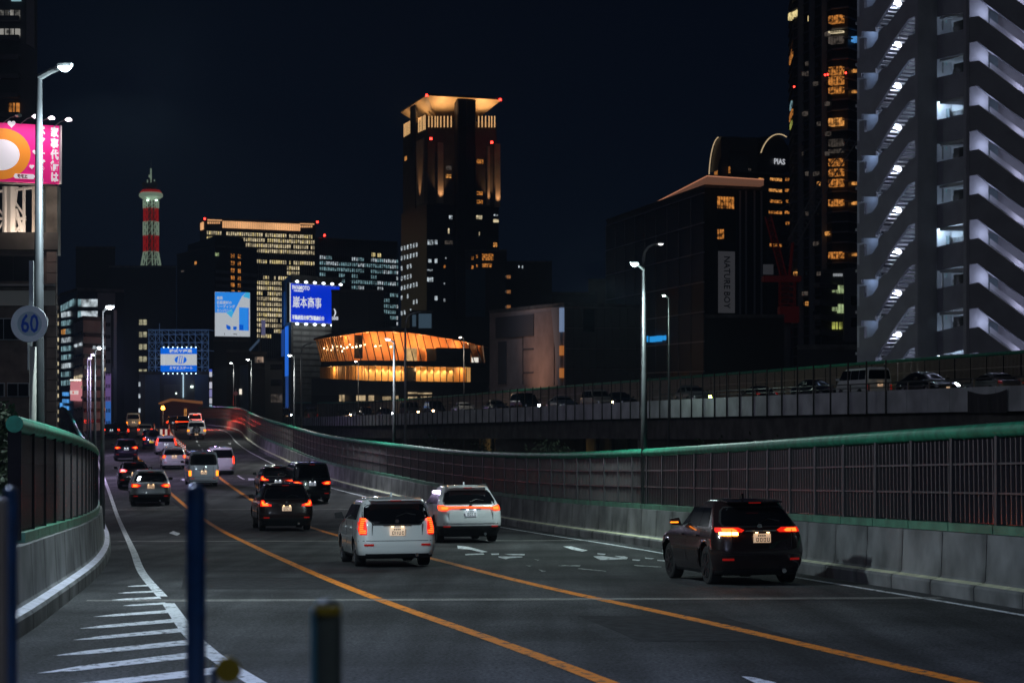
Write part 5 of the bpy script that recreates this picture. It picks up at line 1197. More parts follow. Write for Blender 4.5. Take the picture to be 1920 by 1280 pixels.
dk = mat('dark roof metal', (.05, .05, .055), .45); dkw = mat('dark hall cladding', (.07, .07, .075), .6)
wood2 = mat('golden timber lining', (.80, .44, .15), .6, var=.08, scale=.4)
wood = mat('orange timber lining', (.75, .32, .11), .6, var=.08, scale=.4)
xs = list(np.linspace(588, 915, 34))
strip('roof', xs, rt, gt, dk, th=15)
gb = lambda x: float(np.interp(x, [600, 695, 825, 912], [678.5, 675, 677, 680])); b2t = lambda x: float(np.interp(x, [600, 650, 700, 882], [688, 685, 685.5, 688.5])); b2b = lambda x: float(np.interp(x, [600, 700, 882], [709, 713.5, 716]))
strip('floor_band', list(np.linspace(602, 912, 30)), gb, b2t, dkw, th=12)
strip('base_wall', list(np.linspace(584, 950, 30)), b2b, lambda x: 741, dkw, th=14, push=-1.0)
strip('lower_storey', list(np.linspace(584, 950, 30)), lambda x: 741, lambda x: 800, mat('dark lower wall', (.05, .05, .055), .8), th=12, push=.3)  # lower wall in a slightly darker tone
strip('upper_wall', list(np.linspace(600, 915, 28)), lambda x: gt(x)+.1, lambda x: gb(x), wood, th=.4, push=6)
strip('lower_wall', list(np.linspace(600, 890, 24)), lambda x: b2t(x), lambda x: b2b(x), wood2, th=.4, push=4.5)
strip('ceiling', xs, lambda x: gt(x)+.05, lambda x: gt(x)+.7, wood, th=8, push=.7)
strip('solid_panel', list(np.linspace(818, 882, 8)), lambda x: 651.5+(x-818)*.02, lambda x: gb(x)-.2, dkw, th=2.0, push=-.1)
for k, (x0, x1, a, b) in enumerate(((882, 950, 680, 716),)):
    strip('side_wall', list(np.linspace(x0, x1, 6)), lambda x: 684, lambda x: 742, mat('grey hall wall', (.12, .115, .12), .7), th=4, push=1.5)
strip('stair_tower', list(np.linspace(905, 938, 6)), lambda x: 646, lambda x: 716, mat('brown grey hall wall', (.10, .09, .09), .7), th=9, push=3)
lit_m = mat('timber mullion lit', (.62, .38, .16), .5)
mbk = dk
for i in range(13):       # close slanting timber fins at the left
    x = 593+i*4.0; MB().tube([HP(x, gt(x)+1, -.05), HP(x+11, gb(x+11)-.5, .35)], .13, 4).build('timber_fin', lit_m, t)
for i in range(20):       # slanting black mullions
    x = 622+i*14.2
    if x > 900 : continue
    lo = gb(x+12) if not (806 < x < 872) else 652
    if x+12 > 912: continue
    MB().tube([HP(x, gt(x)+.5, -.1), HP(x+(12 if lo > 660 else 6), lo, .2)], .10, 4).build('mullion', mbk, t)
MB().tube([HP(905, 648, -.2), HP(908.5, 680, .2)], .14, 4).build('mullion', mat('bright edge frame', (.6, .6, .6), .4), t)
# glazed blocks behind the mullions
lr = room('hall foyer light', (1, .62, .26), .8, .5, .35)
for (x0, x1, y0, y1, m) in ((620, 634, 627, 672, L['off2']), (664, 680, 628, 672, L['off2']), (760, 782, 652, 676, lr), (786, 797, 653, 676, wood), (800, 820, 653, 677, L['off2'])):
    strip('glazed_bay', [x0, (x0+x1)/2, x1], lambda x: y0, lambda x: y1, m, th=.3, push=3.5)
strip('lit_screen', [884, 890, 897], lambda x: 670, lambda x: 679, glow('white lit counter', (.9, .85, .75), .9), th=.3, push=2)
hb = glow('pendant bulb', (1, .72, .40), 9)
for (x, y) in ((608, 653), (614, 655), (625, 651), (633, 649), (640, 649), (644, 653), (651, 651), (655.5, 646), (661, 651), (668, 650), (676, 648), (684, 646), (704, 649), (713, 648), (733, 650), (622, 656), (642, 658)):
    MB().tube([HP(x, y-1.6, 2), HP(x, y-.8, 2), HP(x, y+.8, 2), HP(x, y+1.6, 2)], [.05, .15, .15, .05], 8).build('pendant_lamp', hb, t)
for x in np.linspace(622, 905, 9): lamp('POINT', HP(x, 648, 3.2), 250, (1, .56, .25), .3)
for x in (640, 690, 740, 790, 840): lamp('POINT', HP(x, 632, 4.0), 200, (1, .5, .2), .3)
for i, x in enumerate([682, 692, 703, 715, 727, 739, 751, 788, 800, 812, 824, 835, 848]):
    lamp('SPOT', HP(x, b2t(x)+1.2, 3.9), 260, (1, .74, .42), .06, rot=(R(12), 0, 0), size=R(75), blend=.4)
for x in np.linspace(620, 875, 7): lamp('POINT', HP(x, 692, 2.2), 170, (1, .58, .24), .3)
for i in range(23):
    x = 618+i*12.2
    if x < 690 and i % 1 == 0: MB().tube([HP(x, b2t(x)+.3, .3), HP(x, b2b(x)-.2, .3)], .09, 4).build('timber_post', lit_m, t); MB().tube([HP(x+5, b2t(x)+.3, .9), HP(x+5, b2b(x)-.2, .9)], .08, 4).build('timber_post', lit_m, t)
    elif x < 884: MB().tube([HP(x, b2t(x)+.2, .2), HP(x, b2b(x)-.2, .2)], .08, 4).build('mullion', mbk, t)
strip('end_panel', [874, 878, 882], lambda x: b2t(x)+.5, lambda x: b2b(x)-.3, glow('lit end panel', (.9, .42, .12), .55), th=.3, push=.6)
strip('glazed_bay', [758, 765, 772, 780], lambda x: b2t(x)+2, lambda x: b2b(x)-.3, L['off2'], th=.3, push=4.1)
cr_ = room('lower hall windows', (1, .74, .42), .55, .7, .4)
for (x0, x1, y0, y1) in ((668, 685, 741, 751), (691, 701, 741, 752), (717, 724, 743, 752), (724.5, 733, 743, 752), (742, 747, 742, 752), (765, 782, 743.5, 748), (765, 782, 735, 738), (783, 810, 736, 738.5), (789, 810, 743, 747), (642, 646, 740, 752), (636, 640, 740, 752)):
    strip('lower_window', [x0, x1], lambda x: y0, lambda x: y1, cr_, th=.3, push=-1.2)
# people inside as small dark seated silhouettes are too small to build; chairs stay out of sight
# ---- concrete arts block with an angled lit wall
t, fl, ff = corner('concrete_block', 'windowless concrete block, its left wall washed with dim orange light', 918, 320, 1058, 292, 1205, 300, 574, mat('warm grey board marked concrete', (.33, .27, .25), .85, var=.12, scale=.4))
pn = mat('pinkish concrete panel', (.30, .235, .215), .85, var=.12, scale=.5); pg = mat('dark grey wall panel', (.085, .085, .095), .8); pgr = mat('pale grey fold', (.38, .38, .40), .8)
fl.win(t, 932, 592, 1003, 632, pg, name='wall_panel', d=.25); fl.win(t, 936, 640, 950, 720, pg, name='recess_panel', d=.2)
fl.win(t, 982, 585, 1040, 722, pn, name='wall_panel', d=.12)
fpoly(fl, t, 'pale_fold', [(1037, 577), (1054, 575), (1054, 722), (1050, 722)], pgr, .0, .3)
fl.win(t, 1053, 577, 1058, 622, glow('blue white slot light', (.35, .5, .8), .35), name='slot_window', d=.35)
for y in (648, 690): fl.win(t, 1053, y, 1057.5, y+18, glow('orange slot light', (1, .34, .08), .3), name='slot_window', d=.35)
for y in (653, 697): fl.win(t, 982, y, 1002, y+3, pg, name='slot', d=.2)
for x in (982,): fl.win(t, x, 590, x+.8, 720, D['dark'], name='joint', d=.2)
for i in range(10):
    for j in range(4): x = 1060+i*14.5; ff.win(t, x+.4, 578+j*38, x+14, 614.5+j*38, D.setdefault('dk2', mat('dark right wall panel', (.12, .105, .10), .8)), name='wall_panel', d=.1)
ff.win(t, 1093, 580, 1113, 622, L['off'], name='window', d=.2)
lamp('SPOT', fl.at(fl.len*.72, Z(735, 300), 9), 1700, (1, .56, .38), .6, rot=(Vector(fl.at(fl.len*.72, Z(665, 300), 0))-fl.at(fl.len*.72, Z(735, 300), 9)).to_track_quat('-Z', 'Y').to_euler(), size=R(95), blend=1)
lamp('SPOT', fl.at(fl.len*.6, Z(560, 300)+6, 12), 1300, (.72, .78, 1), .6, rot=(Vector(fl.at(fl.len*.6, Z(640, 300), 0))-fl.at(fl.len*.6, Z(560, 300)+6, 12)).to_track_quat('-Z', 'Y').to_euler(), size=R(95), blend=1)
# ---- hotel with the vertical banner
t, fl, ff = corner('hotel_block', 'dark glass hotel with a grey vertical banner and a softly lit roof edge', 1138, 415, 1321, 345, 1438, 350, 352, D['darker'])
gr = mat('facade grid line', (.42, .42, .46), .6); hg = mat('blue black hotel glass', (.012, .016, .026), .45)
for j in range(7):
    for i in range(9):
        fx0, fx1 = i/9, (i+1)/9; a0, a1 = fl.len*fx0+.15, fl.len*fx1-.15; zt2 = Z(362, 345)-j*4.8
        fl.piece('glass_panel', hg if rg.random() < .8 else mat('hotel curtain %d' % (i*9+j), (.07, .075, .085), .6), t, a0, a1, zt2-4.6, zt2, .12)
for j in range(8): fl.piece('floor_line', gr, t, 0, fl.len, Z(362, 345)-j*4.8-.05, Z(362, 345)-j*4.8+.10, .3)
for i in range(9): fl.piece('vertical_line', D['grey'], t, fl.len*i/9-.08, fl.len*i/9+.08, 2, Z(362, 345), .26)
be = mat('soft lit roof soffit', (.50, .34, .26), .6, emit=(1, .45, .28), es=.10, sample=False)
cA, cC, cB = Vector((X(1232, 388), 388)), Vector((X(1326, 341), 341)), Vector((X(1432, 347), 347)); cD = cA+cB-cC
MB().prism([(v.x, v.y, Z(352, 345)+.55) for v in (cA, cC, cB, cD)], (0, 0, .9)).build('roof_canopy', be, t)
glr = glow('roof edge light', (1, .42, .24), .42)
for a, b in ((cA, cC), (cC, cB)): MB().tube([(a.x, a.y, Z(352, 345)+1.5), (b.x, b.y, Z(352, 345)+1.5)], .09, 6).build('edge_light', glr, t)
MB().prism([(v.x, v.y, Z(352, 345)+1.4) for v in [cC.lerp(cD, .12)+(v-cC)*.5 for v in (cA, cC, cB, cD)]], (0, 0, 1.0)).build('roof_box', D['dark'], t)
ff.win(t, 1345, 369, 1376, 391, L['amber'], bars=6); ff.win(t, 1345, 430, 1357, 448, L['amber'], bars=3); ff.win(t, 1401, 372, 1407, 384, L['white'], bars=2)
ff.win(t, 1345, 456, 1376, 470, hg); ff.win(t, 1345, 394, 1376, 428, hg)
fl.win(t, 1311, 374, 1316, 381, L['warm'])
for x in (1385, 1396, 1412, 1425): ff.win(t, x, 358, x+1.6, 596, mat('pale mullion %d' % x, (.20, .20, .22), .5), name='mullion', d=.5)
ff.win(t, 1380, 362, 1430, 596, D['navy'], name='glass_strip', d=.15)
ban = mat('grey banner cloth', (.34, .34, .36), .8, emit=(.6, .6, .66), es=.035, sample=False)
a0, z1 = ff.hit(1345, 471); a1, z0 = ff.hit(1376, 587)
bn = thing('banner', 'long grey vertical banner with dark letters on the hotel wall', 'banner', ff.at((a0+a1)/2, z0, .5)); mb = MB(); ff.obox(mb, a0, a1, z0, z1, .25, .33); mb.build('cloth', ban, bn)
lettering('NATURE BOY', 2.1, mat('banner ink', (.06, .065, .08), .7), bn, ff.at((a0+a1)/2, (z0+z1)/2, .36), ff.yaw, .03, .02, roll=R(-90), sx=.66, sy=.78)
sgb = thing('lit_shop_sign', 'bright blue lit shop sign low on the glass hotel wall', 'sign', fl.at(*fl.hit(1232, 640), .4))
bl_ = glow('shop sign blue', (.02, .30, .75), .9)
for (x0, x1, y0, y1) in ((1212, 1217, 630, 641), (1223, 1243, 630, 640.5), (1246, 1251, 629, 637.5)): fl.win(sgb, x0, y0, x1, y1, bl_, name='sign_face', d=.5)
a, z = fl.hit(1233, 635); lettering('SUNKUS', .7, glow('shop sign white', (.7, .85, .95), .8), sgb, fl.at(a, z, .52), fl.yaw, .03, .0, sx=.85) if False else None
wins(fl, t, [(1223, 657, 1243, 667), (1246, 656, 1254, 664), (1214, 660, 1217, 666)], mat('dim shop blind', (.2, .19, .2), .6, emit=(.5, .45, .5), es=.28, sample=False)); fl.win(t, 1271, 684, 1284, 692, L['off2'], bars=3)
lp = thing('pylon_sign', 'slim pale lit pylon left of the blue shop sign', 'sign', W(1204, 760, 300)); ls = mat('dim lit pylon', (.45, .5, .46), .5, emit=(.5, .62, .52), es=.22, sample=False)
for (y0, y1) in ((631, 671.5), (674, 720)): MB().box(X(1202, 300), X(1207, 300), 300, 300.3, Z(y1, 300), Z(y0, 300)).build('sign_panel', ls, lp)
MB().box(X(1203.5, 300), X(1206, 300), 300.05, 300.25, 0, Z(631, 300)).build('mast', M['post'], lp)
MB().tube([W(1205.5, 790, 116), W(1205.5, 655, 116)], .05, 6).build('conduit', M['galv'], lp)
# brown block in front of the hotel
t, ff = front('dark_block', 'low dark brown block standing before the hotel with the banner', 1322, 1470, 596, 300, 20, mat('soot brown wall', (.02, .017, .016), .8))
# ---- arched office with four letters
t, fl, ff = corner('arched_office', 'dark office tower with two glowing roof arches', 1334, 640, 1372, 600, 1486, 612, 322, D['darker'])
def arch(fac, px0, px1, pyt, pyb, s0, s1, name='lit_arch'):
    pts_ = []; cx_, w2 = (px0+px1)/2, (px1-px0)/2
    for i in range(25):
        a = math.pi*(1-i/24); 
        if s0 <= i <= s1: pts_.append(tuple(fac.at(*fac.hit(cx_+w2*math.cos(a), pyb-(pyb-pyt)*math.sin(a)), .6)))
    return MB().tube(pts_, .15, 6).build(name, glow('arch light', (1, .74, .42), .55), t)
def vault(fac, px0, px1, pyt, pyb, dep, m):
    q = []; cx_, w2 = (px0+px1)/2, (px1-px0)/2
    for i in range(21): a = math.pi*(1-i/20); q.append(fac.at(*fac.hit(cx_+w2*math.cos(a), pyb-(pyb-pyt)*math.sin(a)), .1))
    return MB().prism(q, fac.n*-dep).build('vault', m, t)
vault(ff, 1419, 1486, 253, 323, 18, D['darker']); vault(fl, 1333, 1371, 256, 323, 5, D['darker'])
front_ = MB().prism([(X(1352, 605), 605, Z(330, 605)), (X(1420, 605), 605, Z(330, 605)), (X(1420, 620), 620, Z(330, 605)), (X(1352, 620), 620, Z(330, 605))], (0, 0, (330-258)/F*605)).build('roof_box', D['darker'], t)
arch(ff, 1419, 1496, 252, 322, 4, 15); arch(fl, 1333, 1373, 257, 340, 0, 11)
a, z = ff.hit(1459, 304); lettering('PIAS', 2.2, glow('letter white', (.75, .78, .85), .55), t, ff.at(a, z, .6), ff.yaw, .1, .04, sx=1.0)
for i in range(10):
    y = 334+i*20.5; sp_ = [(1420, 1431), (1441, 1466), (1471, 1483)]
    for k, (x0, x1) in enumerate(sp_):
        if rg.random() < (.9, .75, .95)[k]-(.0 if i < 3 else .25): ff.win(t, x0+rg.uniform(0, 3), y, x1, y+5.5, L['amber'] if rg.random() < .7 else L['warm'], bars=4 if k == 1 else 2)
        else: ff.win(t, x0, y, x1, y+5.5, L['off'])
fpoly(fl, t, 'window', [(1340, 322), (1370, 312), (1370, 324), (1340, 334)], L['amber'], .05, .1)
ff.win(t, 1388, 335, 1397, 342, L['white'], bars=2); ff.win(t, 1402, 316, 1408, 320, L['dim'])
# ---- tall residential tower
t = thing('apartment_tower', 'very tall dark residential tower with a column of amber corner rooms', 'tower', (X(1545, 460), 460, 0))
pl_ = [(X(1480, 500), 500), (X(1488, 478), 478), (X(1560, 452), 452), (X(1590, 450), 450), (X(1640, 462), 462), (X(1630, 505), 505)]
MB().prism([(x, y, 0) for x, y in pl_], (0, 0, Z(-60, 460))).build('wall', D['darker'], t)
fa, fb, fc_ = Fac(pl_[1], pl_[2]), Fac(pl_[2], pl_[3]), Fac(pl_[3], pl_[4])
bal = mat('dark balcony slab', (.16, .16, .18), .7)
cxx = sum(p[0] for p in pl_)/6; cyy = sum(p[1] for p in pl_)/6
for j in range(42):
    z = Z(700, 460)+j*2.12*1.0 if False else 21+j*2.15
    if z > Z(-50, 460): break
    MB().prism([(cxx+(x-cxx)*1.035, cyy+(y-cyy)*1.035, z) for x, y in pl_], (0, 0, .28)).build('balcony_slab', bal, t)
for x in (1505, 1526, 1549): fa.win(t, x, -40, x+2, 700, bal, name='pillar', d=1.2)
def tw(x0, y0, x1, y1, m, b=0, f_=None): (f_ or fb).win(t, x0, y0, x1, y1, m, bars=b, d=1.6)
for (y0, y1, m) in ((31, 45, 'amber'), (60, 63, 'cream'), (70, 83, 'dim'), (127, 141, 'amber'), (145, 160, 'amber'), (165, 176, 'amber'), (223, 237, 'warm'), (262, 275, 'dim'), (281, 287, 'dim'), (299, 312, 'amber'), (318, 331, 'amber'), (337, 351, 'amber'), (375, 387, 'amber'), (473, 485, 'amber')):
    tw(1559, y0, 1583, y1, L[m], 5)
wins(fc_, t, [(1596, 70, 1602, 80)], L['blue'], d=1.6); wins(fc_, t, [(1596, 131, 1601, 136), (1597, 170, 1601, 175), (1597, 342, 1602, 347), (1596, 379, 1602, 384), (1597, 475, 1602, 480)], L['warm'], d=1.6)
wins(fa, t, [(1492, 21, 1501, 30), (1484, 25, 1488, 38), (1521, 30, 1523, 40)], L['yellow'], d=.8)
fz = Fac(pl_[0], pl_[1]); wins(fz, t, [(1482, 101, 1487, 114), (1482, 211, 1487, 222)], L['amber'], d=.3); wins(fz, t, [(1483, 192, 1486, 204)], L['teal'], d=.3); wins(fz, t, [(1483, 230, 1486, 240)], L['lime'], d=.3)
for (x, y) in ((1547, 141), (1552, 140), (1586, 137), (1489, 163)): MB().tube([W(x, y+1.6, 446), W(x, y-1.6, 446)], .16, 8).build('warning_lamp', RED, t)
rg3 = random.Random(8)
for _ in range(46):
    j_ = rg3.randrange(2, 40); x_ = rg3.choice((1494, 1510, 1516, 1531, 1538, 1553)); y_ = 23+j_*12.9*1.45
    if y_ < 660: fa.win(t, x_, y_, x_+rg3.uniform(2, 6), y_+7, rg3.choice([L['dim'], L['dim'], L['off2'], L['off2'], L['off2'], L['warm']]) , d=.8)
# ---- grey flats with green lit rooms
t, ff = front('grey_flats', 'small grey block of flats with greenish lit windows below the tall tower', 1540, 1612, 512, 255, 14, mat('dark grey render', (.055, .055, .06), .8), skew=3)
fpoly(ff, t, 'pale_wall', [(1581, 503), (1612, 500), (1612, 640), (1581, 640)], mat('grey render', (.12, .12, .13), .8), .02, .12)
wins(ff, t, [(1560, 533, 1567.5, 548), (1569, 535, 1580, 550)], L['green'], bars=2, d=.2); wins(ff, t, [(1560, 568, 1567.5, 583), (1569.5, 570, 1580, 587)], L['green'], bars=2, d=.2); wins(ff, t, [(1560, 602, 1569, 617), (1573, 604, 1577, 617)], L['lime'], bars=2, d=.2)
wins(ff, t, [(1594, 555, 1604, 572), (1594, 596, 1604, 613)], L['off'], d=.3)
for i, x in enumerate((1562, 1567, 1571, 1575)): ff.win(t, x, 513, x+3, 518, glow('small roof letter', (.8, .85, .9), .25), name='roof_letter', d=.2)
for y in (530, 562, 590, 618): fpoly(ff, t, 'balcony', [(1525, y), (1559, y+4), (1559, y+14), (1525, y+10)], mat('dark balcony %d' % y, (.07, .07, .075), .7), .0, 1.2)
t, ff = front('low_block', 'low dark house roofline between the crane and the white flats', 1495, 1610, 655, 215, 14, mat('dark house wall', (.045, .045, .05), .8))
# ---- tower crane, red and dim
cm_ = mat('red crane steel', (.10, .008, .008), .5, emit=(.5, .02, .02), es=.014, sample=False); gy = mat('grey crane boom', (.22, .22, .22), .5)  # red steel given a faint glow of its own, no lamp
t = thing('tower_crane', 'dim red tower crane with a grey lattice boom before the tall tower', 'crane', W(1476, 700, 320))
def truss(a, b, w0, n, m, parent, name, r=.07):
    mb = MB(); d = (b-a); u = d.normalized(); s1 = u.cross(Vector((0, 1, 0))).normalized()*w0/2; s2 = Vector((0, 1, 0))*w0/2
    cs = [s1+s2, s1-s2, -s1-s2, -s1+s2]
    for c_ in cs: mb.tube([a+c_, b+c_], r, 4)
    for i in range(n):
        p, q = a+d*i/n, a+d*(i+1)/n
        for k in range(4): mb.tube([p+cs[k], q+cs[(k+1) % 4]], r*.6, 3); mb.tube([p+cs[k], p+cs[(k+1) % 4]], r*.6, 3)
    o = mb.build(name, m, parent); o['kind'] = 'stuff'; return o
mast = MB().tube([W(1474, 790, 320), W(1474, 602, 320)], .75, 16).build('mast_column', mat('grey crane column', (.17, .16, .16), .5), t)
truss(W(1476, 602, 320), W(1476, 515, 320), 2.2, 8, cm_, t, 'mast_frame')
MB().box(X(1460, 320), X(1496, 320), 318.5, 321.5, Z(605, 320), Z(575, 320)).build('climbing_frame', cm_, t)
MB().box(X(1430, 320), X(1500, 320), 318.5, 321.5, Z(528, 320), Z(518, 320)).build('machine_deck', cm_, t)
truss(W(1486, 455, 320), W(1545, 345, 320), 1.5, 14, gy, t, 'boom', .06); truss(W(1545, 345, 320), W(1600, 262, 320), 1.2, 10, gy, t, 'boom_tip', .04)
MB().tube([W(1480, 520, 320), W(1486, 455, 320)], .25, 6).build('boom_foot', cm_, t); truss(W(1470, 520, 320), W(1440, 405, 320), .9, 12, cm_, t, 'back_mast', .06); MB().tube([W(1440, 405, 320), W(1545, 345, 320)], .04, 4).build('stay_cable', gy, t)
MB().box(X(1428, 320), X(1447, 320), 318, 318.2, Z(516, 320), Z(497, 320)).build('name_board', mat('crane name board', (.35, .36, .38), .7, emit=(.5, .5, .55), es=.03, sample=False), t)
# ---- white concrete flats with open stairs
WC = mat('fair faced white concrete', (.34, .34, .40), .85, var=.10, scale=.6, bump=.1, detail=6); WD = mat('inner white wall', (.62, .62, .66), .8, var=.06, scale=1); ST = mat('concrete tread', (.55, .55, .58), .8)
t = thing('stair_flats', 'white concrete apartment block with open zigzag stairs lit from inside', 'apartment building', (X(1720, 152), 152, 0))
A1, A2_, A3, A4, A5, A6 = (X(1607, 158), 158), (X(1722, 152), 152), (X(1757, 152.9), 152.9), (X(1816, 149.2), 149.2), (X(1833, 145), 145), (X(1985, 147.4), 147.4)
G1, G2, G3, G4 = Fac(A1, A2_), Fac(A2_, A3), Fac(A3, A4), Fac((X(1818, 146), 146), A6)
def sh(fc, d): return Fac((fc.p.x-fc.n.x*d, fc.p.y-fc.n.y*d), (fc.p.x-fc.n.x*d+fc.u.x*fc.len, fc.p.y-fc.n.y*d+fc.u.y*fc.len))
def hd(fc, px, py, d): return sh(fc, d).hit(px, py)
top_z = Z(-60, 150)
# core behind
o_ = lambda fc, P_, d: (P_[0]-fc.n.x*d, P_[1]-fc.n.y*d, 0)
MB().prism([o_(G1, A1, 2.1), (A2_[0]+.9, A2_[1]+3.2, 0), (A3[0]+1.6, A3[1]+2.8, 0), o_(G3, A4, 2.3), (A4[0]+.8, A4[1]+.6, 0), (A6[0], A6[1]+2.6, 0), (A6[0], 175, 0), (X(1660, 175), 175, 0)], (0, 0, top_z)).build('core_wall', WD, t)
def slab(fac, name, pts, th=.25, m=WC, o=0.0): return fpoly(fac, t, name, pts, m, o-th, th)
def zz(x, y): return (1590+x/3.658, y/3.658)
G2o = MB(); 
MB().obox((A2_[0], A2_[1], 0), (A3[0]-A2_[0], A3[1]-A2_[1], 0), (-.1, .3, 0), (0, 0, top_z)).build('wall', mat('recess concrete', (.36, .38, .40), .85, var=.1, scale=.6), t)
lampc = (.62, .72, 1.0)
tube_l = glow('stair lamp', (.85, .90, 1.0), 9)
zs0 = None
for k in range(-2, 10):
    # F1: between one landing recess and the next; everything of a floor is the same 3 m module
    dy = k*77.4
    def q1(x, y): px, py = zz(x, y); return (px, py+dy)
    # big diagonal parapet between openings (from the left edge up to the right edge)
    slab(G1, 'stair_parapet', [q1(62, 400), q1(92, 400), q1(92, 347), q1(165, 325), q1(206, 265), q1(207, 222), q1(240, 188), q1(265, 180), q1(425, -40), q1(462, -52), q1(480, -55), q1(480, 110), q1(462, 113), q1(415, 132), q1(330, 250), q1(188, 470), q1(190, 500), q1(92, 500), q1(92, 535), q1(62, 535)], .22)
    slab(G1, 'edge_strip', [q1(60, 265), q1(94, 258), q1(94, 347), q1(92, 400), q1(60, 405)], .22, WC, -.25)
    # landing wall in the recess and landing slab
    a0, z0 = hd(G1, *q1(92, 345), .5); a1, z1 = hd(G1, *q1(205, 222), .5); mb = MB(); G1.obox(mb, a0-.4, a1-.1, z0-1.15, z0-.95, -1.9, -.25); mb.build('landing', ST, t)
    a0, z0 = hd(G1, *q1(80, 345), 1.2); a1, z1 = hd(G1, *q1(212, 222), 1.2); mb = MB(); G1.obox(mb, a0-.3, a1+.1, z0-.9, z1+.6, -1.35, -1.2); mb.build('landing_wall', WD, t)
    # flight of treads seen through the opening
    (xa, ya), (xb, yb) = q1(222, 476), q1(448, 128)
    n_ = 14
    for i in range(n_):
        px = xa+(xb-xa)*i/(n_-1); py = ya+(yb-ya)*i/(n_-1); a, z = hd(G1, px, py, .8)
        mb = MB(); G1.obox(mb, a-.25, a+.25, z-.04, z+.06, -1.5, -.26); mb.build('tread', ST, t)
    a0, z0 = hd(G1, *q1(190, 480), 1.62); a1, z1 = hd(G1, *q1(470, 100), 1.62); mb = MB()
    mb.prism([G1.at(a0-.5, z0-.7, -1.75), G1.at(a1+.3, z1-.9, -1.75), G1.at(a1+.3, z1+.9, -1.75), G1.at(a0-.5, z0+.9, -1.75)], G1.n*.12); mb.build('stair_wall', mat('stair back wall %d' % (k+2), (.22, .22, .26), .8), t)
    a, z = hd(G1, *q1(355, 312), .9); lp_ = MB().disc(G1.at(a, z, -.9), .17, G1.n, .16, 14).build('stair_lamp', tube_l, t)
    lamp('POINT', G1.at(a, z, -.6), 85, (.72, .80, 1), .1)
    a, z = hd(G1, *q1(150, 215), .9); lamp('POINT', G1.at(a, z, -.5), (14, 8, 10)[k % 3], (.42, .62, 1), .35)
    # F3 galleries, 3 m floors
    pit = 79.2; yb_ = (240-118*0)/3.658+k*pit
    xL, xR = 1757, 1816
    def bandp(y0, y1): return [(xL, y0), (xR, y0-13.5), (xR, y1-13.5), (xL, y1)]
    slab(G3, 'gallery_parapet', bandp(yb_-.0+1, yb_+46), .2)
    a0, z = G3.hit(xL, yb_+46); mb = MB(); G3.obox(mb, -.0, G3.len, z-.15, z+.05, -2.2, -.2); mb.build('gallery_slab', ST, t)
    lit = (k % 3 == 2)
    if lit:
        a, z = hd(G3, 1764, yb_-32, 1.45); mb = MB(); G3.obox(mb, a-.25, a+.30, z-.03, z+.03, -1.5, -1.4); mb.build('tube_lamp', glow('tube lamp', (.75, .92, 1), 8), t); lamp('POINT', G3.at(a+.3, z-.12, -1.2), 80, (.55, .78, 1), .12)
        a, z = hd(G3, 1776, yb_-8, 2.12); mb = MB(); G3.obox(mb, a-.3, a+.3, z-1.0, z+.45, -2.15, -2.1); mb.build('door', mat('flat door %d' % k, (.20, .25, .28), .5), t)
    else:
        a, z = hd(G3, 1768, yb_-22, 2.1); mb = MB(); G3.obox(mb, a-.35, a+.45, z-.05, z+.4, -2.15, -2.08); mb.build('meter_panel', mat('teal lit panel %d' % k, (.35, .5, .52), .6, emit=(.2, .38, .42), es=.22, sample=False), t)
        mb = MB(); G3.obox(mb, -.0, .06, z-1.0, z+.6, -.5, -.4); mb.build('rail_post', M['galv'], t)
        a, z = hd(G3, 1800, yb_-16, 1.05); mb = MB(); G3.obox(mb, a-.75, a+.5, z-.6, z+.4, -1.1, -1.0); mb.build('bicycle_screen', M['black'], t)
    mb = MB(); a, z = hd(G3, 1798, yb_-8, 1.92)
    for i in range(9): G3.obox(mb, a-.75+i*.17, a-.72+i*.17, z-.5, z+.35, -1.95, -1.9)
    mb.build('railing', M['post'], t)
    # F4 stairs going down to the right, 82.8 px a floor
    d4 = k*83.2
    def q4(x, y): px, py = zz(x, y); return (px, py+d4)
    slab(G4, 'stair_parapet', [q4(836, 425), q4(895, 415), q4(1207, 650), q4(1400, 795), q4(1400, 965), q4(1207, 822), q4(960, 645), q4(893, 588), q4(836, 598)], .22)
    a0, z0 = hd(G4, *q4(836, 425), 1.2)
    mb = MB(); a1, _ = hd(G4, *q4(958, 425), 1.2); G4.obox(mb, a0-.3, a1, z0-1.0, z0+1.6, -1.25, -1.1); mb.build('landing_wall', WD, t)
    fpoly(G4, t, 'inner_wall', [q4(1030, 410), q4(1400, 690), q4(1400, 800), q4(1207, 660), q4(1030, 545)], WD, -1.4, .12)
    fpoly(G4, t, 'handrail', [q4(1030, 455), q4(1400, 735), q4(1400, 739), q4(1030, 459)], M['galv'], -1.22, .05)
    a, z = hd(G4, *q4(992, 490), 2.2); mb = MB(); G4.obox(mb, a-.35, a+.4, z-.9, z+1.1, -2.3, -2.2); mb.build('door', mat('blue grey door %d' % k, (.30, .38, .42), .6), t)
    a, z = G4.hit(*q4(1000, 375)); lamp('POINT', G4.at(a-.3, z-.1, -.45), 17, (.62, .70, 1), .3); lamp('POINT', G4.at(a+2.6, z-1.9, -.6), 17, (.68, .70, 1), .1)
    fpoly(G4, t, 'lit_coping', [q4(895, 413), q4(1400, 793), q4(1400, 799), q4(895, 419)], mat('bright coping %d' % k, (.78, .78, .8), .5), .0, .04)
mb = MB(); a1, _ = G1.hit(1721.5, 300); a0, _ = G1.hit(1716, 300); G1.obox(mb, a0, a1, 0, top_z, -.5, .04); mb.build('corner_pier', WC, t)
mb = MB(); a0, _ = G4.hit(1812, 300); a1, _ = G4.hit(1818, 300); G4.obox(mb, a0+.0, a1, 0, top_z, -.5, -.02); mb.build('fin_wall', WC, t)
